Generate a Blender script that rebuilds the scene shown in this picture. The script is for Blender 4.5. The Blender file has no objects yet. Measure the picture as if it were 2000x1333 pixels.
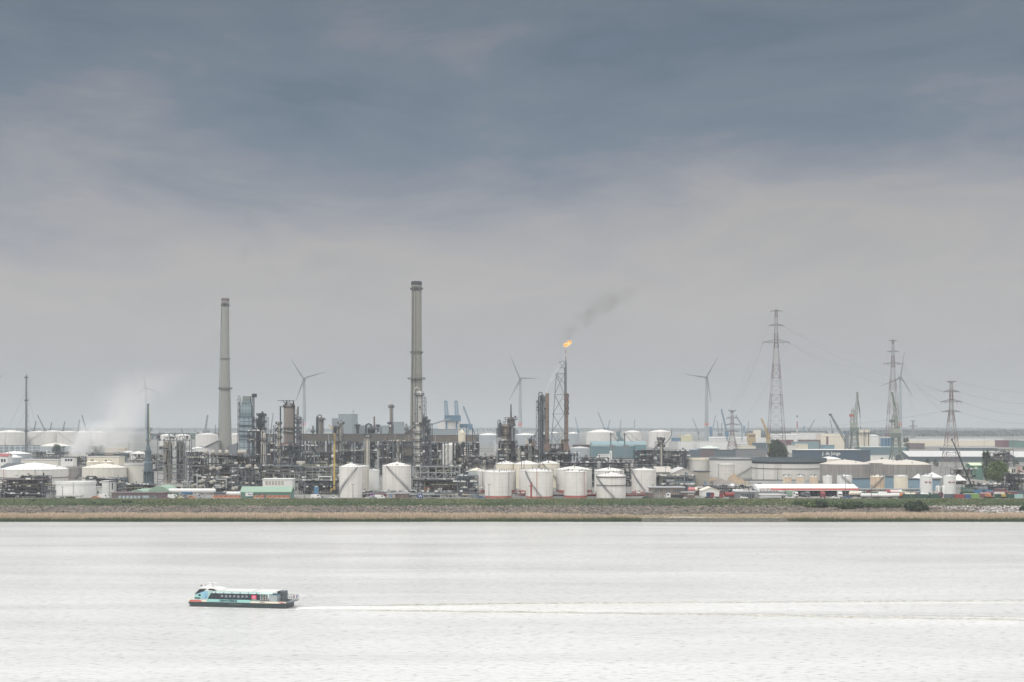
import bpy, math, random
import numpy as np
from mathutils import Vector, Matrix

# ------------------------------------------------------------ camera, sky, sun, exposure
SC = bpy.context.scene
F = 2777.8          # focal length in photograph pixels (50 mm on a 36 mm sensor)
H = 46.0            # eye height over the river
G = 6.0             # height of the land behind the dike
R = math.radians
cam = bpy.data.objects.new('camera', bpy.data.cameras.new('camera'))
SC.collection.objects.link(cam)
cam.data.lens = 50.0
cam.data.sensor_width = 36.0
cam.data.shift_y = 168.5 / 2000.0
cam.data.clip_start = 1.0
cam.data.clip_end = 120000.0
cam.location = (0, 0, H)
cam.rotation_euler = (R(90), 0, 0)
SC.camera = cam
SC.view_settings.view_transform = 'Standard'
SC.view_settings.look = 'None'
SC.view_settings.exposure = 0.0
SC.view_settings.gamma = 1.0
SC.cycles.max_bounces = 5
SC.cycles.diffuse_bounces = 2
SC.cycles.glossy_bounces = 2
SC.cycles.transparent_max_bounces = 8
SC.cycles.volume_bounces = 2
SC.cycles.volume_max_steps = 64

SUN_EL, SUN_AZ = 52.0, 215.0      # azimuth clockwise from the view direction (+Y)

def N(nt, kind, **kw):
    n = nt.nodes.new(kind)
    ins = kw.pop('ins', {})
    for k, v in kw.items():
        setattr(n, k, v)
    for k, v in ins.items():
        if isinstance(v, bpy.types.NodeSocket):
            nt.links.new(v, n.inputs[k])
        else:
            n.inputs[k].default_value = v
    return n

def ramp(nt, fac, stops, interp='LINEAR'):
    n = nt.nodes.new('ShaderNodeValToRGB')
    n.color_ramp.interpolation = interp
    el = n.color_ramp.elements
    while len(el) < len(stops):
        el.new(0.5)
    for e, (p, c) in zip(el, stops):
        e.position = p
        e.color = (c[0], c[1], c[2], 1) if not isinstance(c, (int, float)) else (c, c, c, 1)
    nt.links.new(fac, n.inputs[0])
    return n.outputs[0]

def math_(nt, op, a, b=None, c=None, clamp=False):
    n = nt.nodes.new('ShaderNodeMath')
    n.operation = op
    n.use_clamp = clamp
    for i, v in enumerate((a, b, c)):
        if v is None:
            continue
        if isinstance(v, bpy.types.NodeSocket):
            nt.links.new(v, n.inputs[i])
        else:
            n.inputs[i].default_value = v
    return n.outputs[0]

def mixc(nt, fac, a, b, mode='MIX'):
    n = nt.nodes.new('ShaderNodeMix')
    n.data_type = 'RGBA'
    n.blend_type = mode
    for i, v in ((0, fac), (6, a), (7, b)):
        if isinstance(v, bpy.types.NodeSocket):
            nt.links.new(v, n.inputs[i])
        elif i:
            n.inputs[i].default_value = (v[0], v[1], v[2], 1)
        else:
            n.inputs[i].default_value = v
    return n.outputs[2]

W = bpy.data.worlds.new('World')
SC.world = W
W.use_nodes = True
nt = W.node_tree
nt.nodes.clear()
tc = N(nt, 'ShaderNodeTexCoord')
sep = N(nt, 'ShaderNodeSeparateXYZ', ins={0: tc.outputs['Generated']})
nish = N(nt, 'ShaderNodeTexSky', sky_type='NISHITA', sun_disc=False)
nish.sun_elevation = R(SUN_EL)
nish.sun_rotation = R(SUN_AZ)
nish.air_density = 1.5
nish.dust_density = 4.0
# cloud deck: direction projected on a layer overhead, warped, stretched towards the horizon
zc = math_(nt, 'MAXIMUM', sep.outputs[2], 0.0)
inv = math_(nt, 'DIVIDE', 1.0, math_(nt, 'ADD', zc, 0.16))
cx = math_(nt, 'MULTIPLY', sep.outputs[0], inv)
cy = math_(nt, 'MULTIPLY', sep.outputs[1], inv)
pl = N(nt, 'ShaderNodeCombineXYZ', ins={0: math_(nt, 'MULTIPLY', cx, 0.45), 1: math_(nt, 'MULTIPLY', cy, 0.2), 2: math_(nt, 'MULTIPLY', zc, 3.6)})
mp = N(nt, 'ShaderNodeMapping', ins={0: pl.outputs[0]})
mp.inputs['Rotation'].default_value = (0, R(24), R(8))
mp.inputs['Scale'].default_value = (1.0, 1.0, 1.0)
mp.inputs['Location'].default_value = (3.1, 1.7, 0.0)
n1 = N(nt, 'ShaderNodeTexNoise', ins={0: mp.outputs[0], 'Scale': 1.5, 'Detail': 3.0, 'Roughness': 0.45, 'Distortion': 0.3})
n2 = N(nt, 'ShaderNodeTexNoise', ins={0: mp.outputs[0], 'Scale': 4.8, 'Detail': 7.0, 'Roughness': 0.58, 'Distortion': 0.35})
nn = math_(nt, 'ADD', math_(nt, 'MULTIPLY', n1.outputs[0], 0.52), math_(nt, 'MULTIPLY', n2.outputs[0], 0.48))
dev = math_(nt, 'SUBTRACT', nn, 0.5)
amp = ramp(nt, zc, [(0.0, 0.0), (0.05, 0.07), (0.10, 0.22), (0.16, 0.38), (0.26, 0.72), (1.0, 0.5)])
zz = math_(nt, 'ADD', zc, math_(nt, 'MULTIPLY', math_(nt, 'MULTIPLY', dev, amp), 1.35), clamp=True)
base = ramp(nt, math_(nt, 'MINIMUM', zz, 0.31), [
    (0.0, (0.445, 0.452, 0.465)), (0.045, (0.422, 0.428, 0.440)), (0.09, (0.450, 0.438, 0.438)),
    (0.115, (0.388, 0.388, 0.405)), (0.145, (0.315, 0.328, 0.365)), (0.19, (0.228, 0.252, 0.30)), (0.235, (0.156, 0.197, 0.252)),
    (0.31, (0.100, 0.140, 0.190))])
# out of frame above, the deck thins towards the zenith
high = ramp(nt, zc, [(0.40, (1.5, 1.52, 1.55)), (0.65, (2.0, 2.0, 2.0)), (1.0, (1.7, 1.7, 1.7))])
base = mixc(nt, ramp(nt, zc, [(0.315, 0.0), (0.44, 1.0)]), base, high)
# behind the viewer the deck is thinner and brighter
back = math_(nt, 'MULTIPLY', math_(nt, 'SUBTRACT', 0.0, sep.outputs[1]), 1.0, clamp=True)
base = mixc(nt, math_(nt, 'POWER', back, 0.6), base, (1.3, 1.28, 1.25))
tex = math_(nt, 'ADD', 1.0, math_(nt, 'MULTIPLY', dev, math_(nt, 'MULTIPLY', amp, 2.6)))
cloud = N(nt, 'ShaderNodeVectorMath', operation='SCALE', ins={0: base, 3: math_(nt, 'MULTIPLY', tex, 10.0)})
skyc = mixc(nt, 0.97, nish.outputs[0], cloud.outputs[0])
bg = N(nt, 'ShaderNodeBackground', ins={0: skyc, 1: 0.1})
out = N(nt, 'ShaderNodeOutputWorld', ins={0: bg.outputs[0]})

sun = bpy.data.objects.new('sun', bpy.data.lights.new('sun', 'SUN'))
SC.collection.objects.link(sun)
sun.data.energy = 1.0
sun.data.angle = R(18)
sun.data.color = (1.0, 0.96, 0.9)
az, el_ = R(SUN_AZ), R(SUN_EL)
d = Vector((math.sin(az) * math.cos(el_), math.cos(az) * math.cos(el_), math.sin(el_)))
sun.rotation_euler = d.to_track_quat('Z', 'Y').to_euler()

# ------------------------------------------------------------ placing: photograph pixel + distance -> place
def X(px, D): return (px - 1000.0) / F * D
def Z(py, D): return H + (835.0 - py) / F * D
def Dg(py): return (H - G) * F / (py - 835.0)     # distance of the ground seen at row py
def S(D): return D / F

# ------------------------------------------------------------ materials
MATS = {}
def mat(name, col, rough=0.75, metal=0.0, vary=0.18, scale=0.25, streak=0.0, streak_col=(0.2, 0.12, 0.07), band=None, bands=None, bump=0.0, grid=None):
    """painted / weathered surface; streak = vertical run-off stains; bands = (period m, colour b) painted rings"""
    if name in MATS:
        return MATS[name]
    m = bpy.data.materials.new(name)
    m.use_nodes = True
    nt = m.node_tree
    bs = nt.nodes['Principled BSDF']
    tc = N(nt, 'ShaderNodeTexCoord')
    geo = N(nt, 'ShaderNodeNewGeometry')
    nz = N(nt, 'ShaderNodeTexNoise', ins={0: geo.outputs['Position'], 'Scale': scale, 'Detail': 4.0, 'Roughness': 0.65})
    v = math_(nt, 'ADD', 1.0 - vary * 0.6, math_(nt, 'MULTIPLY', nz.outputs[0], vary * 1.2))
    c0 = N(nt, 'ShaderNodeRGB')
    c0.outputs[0].default_value = (*col, 1)
    c = c0.outputs[0]
    if bands:
        per, cb = bands
        sp = N(nt, 'ShaderNodeSeparateXYZ', ins={0: tc.outputs['Object']})
        k = math_(nt, 'GREATER_THAN', math_(nt, 'FRACT', math_(nt, 'DIVIDE', sp.outputs[2], per)), 0.5)
        c = mixc(nt, k, c, cb)
    if streak:
        mp = N(nt, 'ShaderNodeMapping', ins={0: geo.outputs['Position']})
        mp.inputs['Scale'].default_value = (0.95, 0.95, 0.035)
        sn = N(nt, 'ShaderNodeTexNoise', ins={0: mp.outputs[0], 'Scale': 1.0, 'Detail': 5.0, 'Roughness': 0.7})
        k = ramp(nt, sn.outputs[0], [(0.50, 0.0), (0.72, 1.0)])
        c = mixc(nt, math_(nt, 'MULTIPLY', k, streak), c, streak_col)
    if grid:
        gx, gz, gc, gw = grid
        sp = N(nt, 'ShaderNodeSeparateXYZ', ins={0: geo.outputs['Position']})
        a = math_(nt, 'LESS_THAN', math_(nt, 'FRACT', math_(nt, 'DIVIDE', math_(nt, 'ADD', sp.outputs[0], math_(nt, 'MULTIPLY', sp.outputs[1], 0.83)), gx)), gw)
        b = math_(nt, 'LESS_THAN', math_(nt, 'FRACT', math_(nt, 'DIVIDE', sp.outputs[2], gz)), gw)
        c = mixc(nt, math_(nt, 'MAXIMUM', a, b), c, gc)
    c = N(nt, 'ShaderNodeVectorMath', operation='SCALE', ins={0: c, 3: v}).outputs[0]
    nt.links.new(c, bs.inputs['Base Color'])
    bs.inputs['Roughness'].default_value = rough
    bs.inputs['Metallic'].default_value = metal
    if bump:
        bp = N(nt, 'ShaderNodeBump', ins={'Strength': bump, 'Distance': 0.3, 'Height': nz.outputs[0]})
        nt.links.new(bp.outputs[0], bs.inputs['Normal'])
    MATS[name] = m
    return m

# ------------------------------------------------------------ object helpers
COL = SC.collection
def tag(o, label=None, cat=None, group=None, kind=None):
    if label: o['label'] = label
    if cat: o['category'] = cat
    if group: o['group'] = group
    if kind: o['kind'] = kind
    return o
def link(o):
    COL.objects.link(o)
    return o
def empty(name, loc, label, cat, group=None, rz=0.0):
    o = link(bpy.data.objects.new(name, None))
    o.location = loc
    o.rotation_euler = (0, 0, rz)
    o.empty_display_size = 1.0
    return tag(o, label, cat, group)
def mesh_np(name, verts, faces, m, parent=None, smooth=False):
    """faces: (n,3) or (n,4) int array"""
    me = bpy.data.meshes.new(name)
    nf, k = faces.shape
    me.vertices.add(len(verts))
    me.vertices.foreach_set('co', np.asarray(verts, np.float32).ravel())
    me.loops.add(nf * k)
    me.loops.foreach_set('vertex_index', faces.astype(np.int32).ravel())
    me.polygons.add(nf)
    me.polygons.foreach_set('loop_start', np.arange(0, nf * k, k, dtype=np.int32))
    me.polygons.foreach_set('loop_total', np.full(nf, k, np.int32))
    me.update(calc_edges=True)
    me.materials.append(m)
    if smooth:
        me.polygons.foreach_set('use_smooth', np.ones(nf, bool))
    o = link(bpy.data.objects.new(name, me))
    if parent: o.parent = parent
    return o

# ------------------------------------------------------------ river, dike, land
def water_material():
    m = bpy.data.materials.new('river_water')
    m.use_nodes = True
    nt = m.node_tree
    bs = nt.nodes['Principled BSDF']
    geo = N(nt, 'ShaderNodeNewGeometry')
    mp = N(nt, 'ShaderNodeMapping', ins={0: geo.outputs['Position']})
    mp.inputs['Scale'].default_value = (0.45, 1.0, 1.0)
    mp.inputs['Rotation'].default_value = (0, 0, R(8))
    a = N(nt, 'ShaderNodeTexNoise', ins={0: mp.outputs[0], 'Scale': 0.95, 'Detail': 6.0, 'Roughness': 0.68})
    mp2 = N(nt, 'ShaderNodeMapping', ins={0: geo.outputs['Position']})
    mp2.inputs['Scale'].default_value = (0.006, 0.035, 1.0)
    b = N(nt, 'ShaderNodeTexNoise', ins={0: mp2.outputs[0], 'Scale': 1.0, 'Detail': 4.0, 'Roughness': 0.6, 'Distortion': 0.6})
    st = ramp(nt, b.outputs[0], [(0.3, 0.55), (0.7, 1.0)])
    bp = N(nt, 'ShaderNodeBump', ins={'Strength': math_(nt, 'MULTIPLY', st, 0.34), 'Distance': 0.5, 'Height': a.outputs[0]})
    c = mixc(nt, ramp(nt, b.outputs[0], [(0.35, 0.0), (0.7, 1.0)]), (0.66, 0.655, 0.64), (0.80, 0.80, 0.79))
    c = mixc(nt, ramp(nt, a.outputs[0], [(0.30, 1.0), (0.47, 0.0)]), c, (0.36, 0.345, 0.30))
    nt.links.new(c, bs.inputs['Base Color'])
    bs.inputs['Roughness'].default_value = 0.14
    bs.inputs['IOR'].default_value = 1.33
    nt.links.new(bp.outputs[0], bs.inputs['Normal'])
    return m

WATER = water_material()
xs = np.linspace(-1600, 1600, 3)
me_v = np.array([[-2500, -300, 0], [2500, -300, 0], [2500, 694, 0], [-2500, 694, 0]], float)
water = mesh_np('water', me_v, np.array([[0, 1, 2, 3]]), WATER)
tag(water, kind='structure')

def noise2(x, y, seed=0):
    r = np.zeros_like(x)
    rs = np.random.RandomState(seed)
    for k in range(7):
        fx, fy, p, q = rs.uniform(-1, 1), rs.uniform(-1, 1), rs.uniform(0, 6.28), 0.012 * 1.9 ** k
        r += np.sin((x * fx + y * fy) * q * 6.28 + p) / (1.35 ** k)
    return r / 3.0

def sheet(name, x0, x1, dx, prof, m, wob=0.0, seed=1, kind='structure', sub=1.5):
    ys, zs = [], []
    for (ya, za), (yb, zb) in zip(prof[:-1], prof[1:]):
        n = max(1, int(abs(yb - ya) / sub))
        for i in range(n):
            ys.append(ya + (yb - ya) * i / n)
            zs.append(za + (zb - za) * i / n)
    ys.append(prof[-1][0]); zs.append(prof[-1][1])
    xg = np.arange(x0, x1 + dx, dx)
    XX, YY = np.meshgrid(xg, np.array(ys))
    ZZ = np.repeat(np.array(zs)[:, None], len(xg), 1)
    nz = noise2(XX, YY * 2, seed)
    ZZ = ZZ + wob * nz
    YY = YY + wob * 2.0 * noise2(XX, YY * 0, seed + 5)
    V = np.stack([XX, YY, ZZ], -1).reshape(-1, 3)
    nr, nc = XX.shape
    idx = np.arange(nr * nc).reshape(nr, nc)
    Fc = np.stack([idx[:-1, :-1], idx[:-1, 1:], idx[1:, 1:], idx[1:, :-1]], -1).reshape(-1, 4)
    o = mesh_np(name, V, Fc, m, smooth=True)
    return tag(o, kind=kind)

def ground_mat(name, ca, cb, scale, cc=None, scale2=0.02, rough=0.95, bump=0.3, stretch=1.0):
    m = bpy.data.materials.new(name)
    m.use_nodes = True
    nt = m.node_tree
    bs = nt.nodes['Principled BSDF']
    geo = N(nt, 'ShaderNodeNewGeometry')
    mp = N(nt, 'ShaderNodeMapping', ins={0: geo.outputs['Position']})
    mp.inputs['Scale'].default_value = (1.0, stretch, 1.0)
    a = N(nt, 'ShaderNodeTexNoise', ins={0: mp.outputs[0], 'Scale': scale, 'Detail': 6.0, 'Roughness': 0.7})
    b = N(nt, 'ShaderNodeTexNoise', ins={0: mp.outputs[0], 'Scale': scale2, 'Detail': 4.0, 'Roughness': 0.6})
    c = mixc(nt, ramp(nt, a.outputs[0], [(0.35, 0.0), (0.65, 1.0)]), ca, cb)
    if cc:
        c = mixc(nt, ramp(nt, b.outputs[0], [(0.45, 0.0), (0.62, 1.0)]), c, cc)
    nt.links.new(c, bs.inputs['Base Color'])
    bs.inputs['Roughness'].default_value = rough
    if bump:
        bp = N(nt, 'ShaderNodeBump', ins={'Strength': bump, 'Distance': 0.4, 'Height': a.outputs[0]})
        nt.links.new(bp.outputs[0], bs.inputs['Normal'])
    return m

M_MUD = ground_mat('shore_mud', (0.10, 0.095, 0.075), (0.24, 0.21, 0.16), 0.8, (0.12, 0.15, 0.07), 0.05)
M_STONE = ground_mat('stone_slope', (0.05, 0.045, 0.04), (0.19, 0.165, 0.14), 1.1, (0.15, 0.125, 0.10), 0.03, bump=0.8)
M_GRASS = ground_mat('dike_grass', (0.035, 0.055, 0.026), (0.075, 0.105, 0.048), 0.5, (0.12, 0.125, 0.065), 0.03, bump=0.5)
M_LAND = ground_mat('land', (0.13, 0.125, 0.12), (0.26, 0.25, 0.235), 0.06, (0.10, 0.12, 0.10), 0.004, bump=0.0)
M_PATH = ground_mat('dike_path', (0.3, 0.29, 0.26), (0.42, 0.4, 0.36), 0.5, bump=0.1)
XL, XR = -420.0, 440.0
sheet('shore', XL, XR, 2.0, [(687, -1.2), (692, 0.15), (700, 0.9), (716, 1.9)], M_MUD, 0.25, 3)
sheet('stone_bank', XL, XR, 2.0, [(714, 1.7), (719, 2.4), (737, 5.25)], M_STONE, 0.12, 4)
sheet('grass_bank', XL, XR, 2.0, [(735.5, 5.0), (739, 5.6), (756, 8.0), (758, 8.05)], M_GRASS, 0.12, 5)
sheet('path', XL, XR, 4.0, [(757.5, 8.06), (761, 8.0), (775, G + 0.02)], M_PATH, 0.0, 5)
gv = np.array([[-9000, 765, G], [9000, 765, G], [30000, 60000, G], [-30000, 60000, G]], float)
tag(mesh_np('ground', gv, np.array([[0, 1, 2, 3]]), M_LAND), kind='structure')

# ------------------------------------------------------------ reeds, boulders, tufts
def blades(name, x, y, z, h, w, lean, m, ci=None):
    n = len(x)
    rs = np.random.RandomState(len(name) + n)
    ang = rs.uniform(-0.9, 0.9, n)
    dx, dy = np.cos(ang) * w / 2, np.sin(ang) * w / 2
    lx = lean * rs.normal(0, 1, n) * h
    ly = lean * rs.normal(0, 1, n) * h
    V = np.zeros((n, 5, 3))
    V[:, 0] = np.stack([x - dx, y - dy, z], -1)
    V[:, 1] = np.stack([x + dx, y + dy, z], -1)
    V[:, 2] = np.stack([x - dx * .9 + lx * .35, y - dy * .9 + ly * .35, z + h * .55], -1)
    V[:, 3] = np.stack([x + dx * .9 + lx * .35, y + dy * .9 + ly * .35, z + h * .55], -1)
    V[:, 4] = np.stack([x + lx, y + ly, z + h], -1)
    b = np.arange(n)[:, None] * 5
    T = np.concatenate([b + [[0, 1, 3]], b + [[0, 3, 2]], b + [[2, 3, 4]]])
    o = mesh_np(name, V.reshape(-1, 3), T, m)
    return tag(o, kind='stuff')

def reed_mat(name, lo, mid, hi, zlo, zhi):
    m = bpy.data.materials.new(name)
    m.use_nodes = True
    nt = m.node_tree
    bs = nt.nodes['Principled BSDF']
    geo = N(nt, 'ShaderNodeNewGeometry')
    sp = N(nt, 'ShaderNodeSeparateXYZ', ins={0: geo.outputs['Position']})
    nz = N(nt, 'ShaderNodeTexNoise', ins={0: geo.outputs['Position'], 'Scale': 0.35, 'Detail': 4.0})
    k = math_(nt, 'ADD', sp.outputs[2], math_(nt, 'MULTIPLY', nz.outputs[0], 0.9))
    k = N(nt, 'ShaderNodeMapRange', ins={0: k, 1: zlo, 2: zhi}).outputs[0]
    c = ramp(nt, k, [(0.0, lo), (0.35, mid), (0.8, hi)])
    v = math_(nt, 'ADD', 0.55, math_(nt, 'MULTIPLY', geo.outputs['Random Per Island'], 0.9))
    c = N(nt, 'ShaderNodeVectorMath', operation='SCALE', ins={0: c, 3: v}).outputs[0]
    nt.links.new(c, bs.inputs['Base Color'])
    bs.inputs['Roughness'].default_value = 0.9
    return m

def bank_z(y):
    return np.interp(y, [687, 692, 700, 716, 719, 737, 739, 756], [-1.2, .15, 1.0, 1.9, 2.4, 5.25, 5.6, 8.0])

def in_reeds(x):
    px = 1000 + x / 700 * F
    return (px < 1245) | (px > 1535)

rs = np.random.RandomState(11)
M_REED = reed_mat('dry_reed', (0.08, 0.085, 0.045), (0.37, 0.29, 0.195), (0.62, 0.49, 0.37), 0.6, 4.6)
M_SHOOT = reed_mat('green_reed', (0.012, 0.022, 0.012), (0.035, 0.06, 0.028), (0.07, 0.10, 0.045), 0.0, 2.4)
n = 95000
x = rs.uniform(XL, XR, n); y = 692.5 + 24 * rs.beta(1.0, 1.1, n)
edge = noise2(x, y * 0 + 3, 8)
px = 1000 + x / 700 * F
taper = np.interp(px, [-999, 1020, 1250, 1251, 1534, 1535, 1700, 9999], [1, 1, 0.35, 0, 0, 0.75, 1, 1])
keep = (taper > 0.05) & (y < 692 + 23.5 * taper + 3.0 * edge) & (y > 692.3 + 1.3 * edge)
x, y, taper = x[keep], y[keep], taper[keep]
h = (2.2 + 0.75 * noise2(x * 1.3, y, 2) + rs.uniform(-.35, .35, len(x))) * (0.55 + 0.45 * taper)
h = h * np.interp(y, [692, 708, 716], [1.0, 1.0, 0.8])
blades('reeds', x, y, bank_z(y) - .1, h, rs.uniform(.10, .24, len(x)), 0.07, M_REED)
n = 42000
x = rs.uniform(XL, XR, n); y = 691.6 + rs.exponential(1.3, n)
px = 1000 + x / 700 * F
keep = ((px < 1250) | (px > 1534)) & (y < 702)
x, y = x[keep], y[keep]
h = (1.45 + 0.5 * noise2(x * 2.5, y * 0, 12) + rs.uniform(-.3, .5, len(x))).clip(.4, 2.3)
blades('young_reeds', x, y, bank_z(y) - .15, h, rs.uniform(.12, .28, len(x)), 0.06, M_SHOOT)
# weeds on the bare stretch and tufts on the dike
M_WEED = reed_mat('bank_weed', (0.05, 0.07, 0.03), (0.12, 0.14, 0.06), (0.30, 0.27, 0.15), 0.4, 3.0)
n = 26000
x = rs.uniform(XL, XR, n); y = rs.uniform(694, 717, n)
keep = (noise2(x * 1.5, y * 3, 21) > 0.05)
blades('bank_weeds', x[keep], y[keep], bank_z(y[keep]) - .05, rs.uniform(.25, .7, keep.sum()), rs.uniform(.15, .4, keep.sum()), .2, M_WEED)
n = 14000
x = rs.uniform(X(1200, 705), X(1570, 705), n); y = rs.uniform(703, 716, n)
keep = (noise2(x * 1.2, y * 2, 41) > -.25)
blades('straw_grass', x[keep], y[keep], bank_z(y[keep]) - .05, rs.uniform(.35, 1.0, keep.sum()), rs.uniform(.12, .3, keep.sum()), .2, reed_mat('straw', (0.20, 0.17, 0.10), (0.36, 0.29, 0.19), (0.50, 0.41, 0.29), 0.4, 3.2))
M_TUFT = reed_mat('dike_tuft', (0.024, 0.046, 0.018), (0.052, 0.092, 0.034), (0.12, 0.14, 0.065), 5.0, 9.0)
n = 60000
x = rs.uniform(XL, XR, n); y = rs.uniform(736.5, 757, n)
h = (0.28 + 0.3 * np.maximum(0, noise2(x * 2, y * 3, 31)) ** 2 * 2.0)
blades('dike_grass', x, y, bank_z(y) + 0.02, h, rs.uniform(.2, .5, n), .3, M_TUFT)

def boulders(name, n, x0, x1, y0, y1, smin, smax, m, seed=5, dens=None):
    rs = np.random.RandomState(seed)
    t = (1 + 5 ** .5) / 2
    iv = np.array([(-1, t, 0), (1, t, 0), (-1, -t, 0), (1, -t, 0), (0, -1, t), (0, 1, t), (0, -1, -t), (0, 1, -t), (t, 0, -1), (t, 0, 1), (-t, 0, -1), (-t, 0, 1)], float) / 1.9
    it = np.array([(0, 11, 5), (0, 5, 1), (0, 1, 7), (0, 7, 10), (0, 10, 11), (1, 5, 9), (5, 11, 4), (11, 10, 2), (10, 7, 6), (7, 1, 8), (3, 9, 4), (3, 4, 2), (3, 2, 6), (3, 6, 8), (3, 8, 9), (4, 9, 5), (2, 4, 11), (6, 2, 10), (8, 6, 7), (9, 8, 1)])
    x = rs.uniform(x0, x1, n); y = rs.uniform(y0, y1, n)
    if dens is not None:
        k = dens(x, y); x, y = x[k], y[k]
    n = len(x)
    s = rs.uniform(smin, smax, n)
    V = iv[None] * (rs.uniform(.6, 1.25, (n, 12, 1))) * s[:, None, None] * rs.uniform(.6, 1.2, (n, 1, 3)) * np.array([1, 1, .7])
    V = V + np.stack([x, y, bank_z(y) + s * .1], -1)[:, None]
    T = (it[None] + (np.arange(n) * 12)[:, None, None]).reshape(-1, 3)
    return tag(mesh_np(name, V.reshape(-1, 3), T, m), kind='stuff')

def rock_mat(name, a, b):
    m = bpy.data.materials.new(name)
    m.use_nodes = True
    nt = m.node_tree
    bs = nt.nodes['Principled BSDF']
    geo = N(nt, 'ShaderNodeNewGeometry')
    c = ramp(nt, geo.outputs['Random Per Island'], [(0.0, a), (0.7, b), (1.0, [min(.7, q * 1.5) for q in b])])
    nt.links.new(c, bs.inputs['Base Color'])
    bs.inputs['Roughness'].default_value = 0.95
    return m
M_ROCK = rock_mat('rubble', (0.05, 0.046, 0.042), (0.21, 0.18, 0.15))
M_ROCKL = rock_mat('pale_rubble', (0.20, 0.19, 0.18), (0.42, 0.40, 0.39))
boulders('rubble', 15000, XL, XR, 716.5, 737.5, .3, .85, M_ROCK, 5)
boulders('pale_rubble', 3800, 175, XR, 719, 735.5, .4, 1.0, M_ROCKL, 6, dens=lambda x, y: noise2(x, y * 2, 77) + np.interp(x, [175, 240], [-.9, 0.4]) > 0)
M_SROCK = rock_mat('waterline_stones', (0.03, 0.035, 0.028), (0.13, 0.13, 0.105))
boulders('waterline_stones', 13000, X(1225, 695), X(1560, 695), 690.3, 700.5, .22, .6, M_SROCK, 7)
boulders('shore_gravel', 5000, X(1180, 705), X(1560, 705), 701, 708, .15, .4, rock_mat('gravel_tan', (0.26, 0.21, 0.16), (0.48, 0.41, 0.33)), 8)

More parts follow.
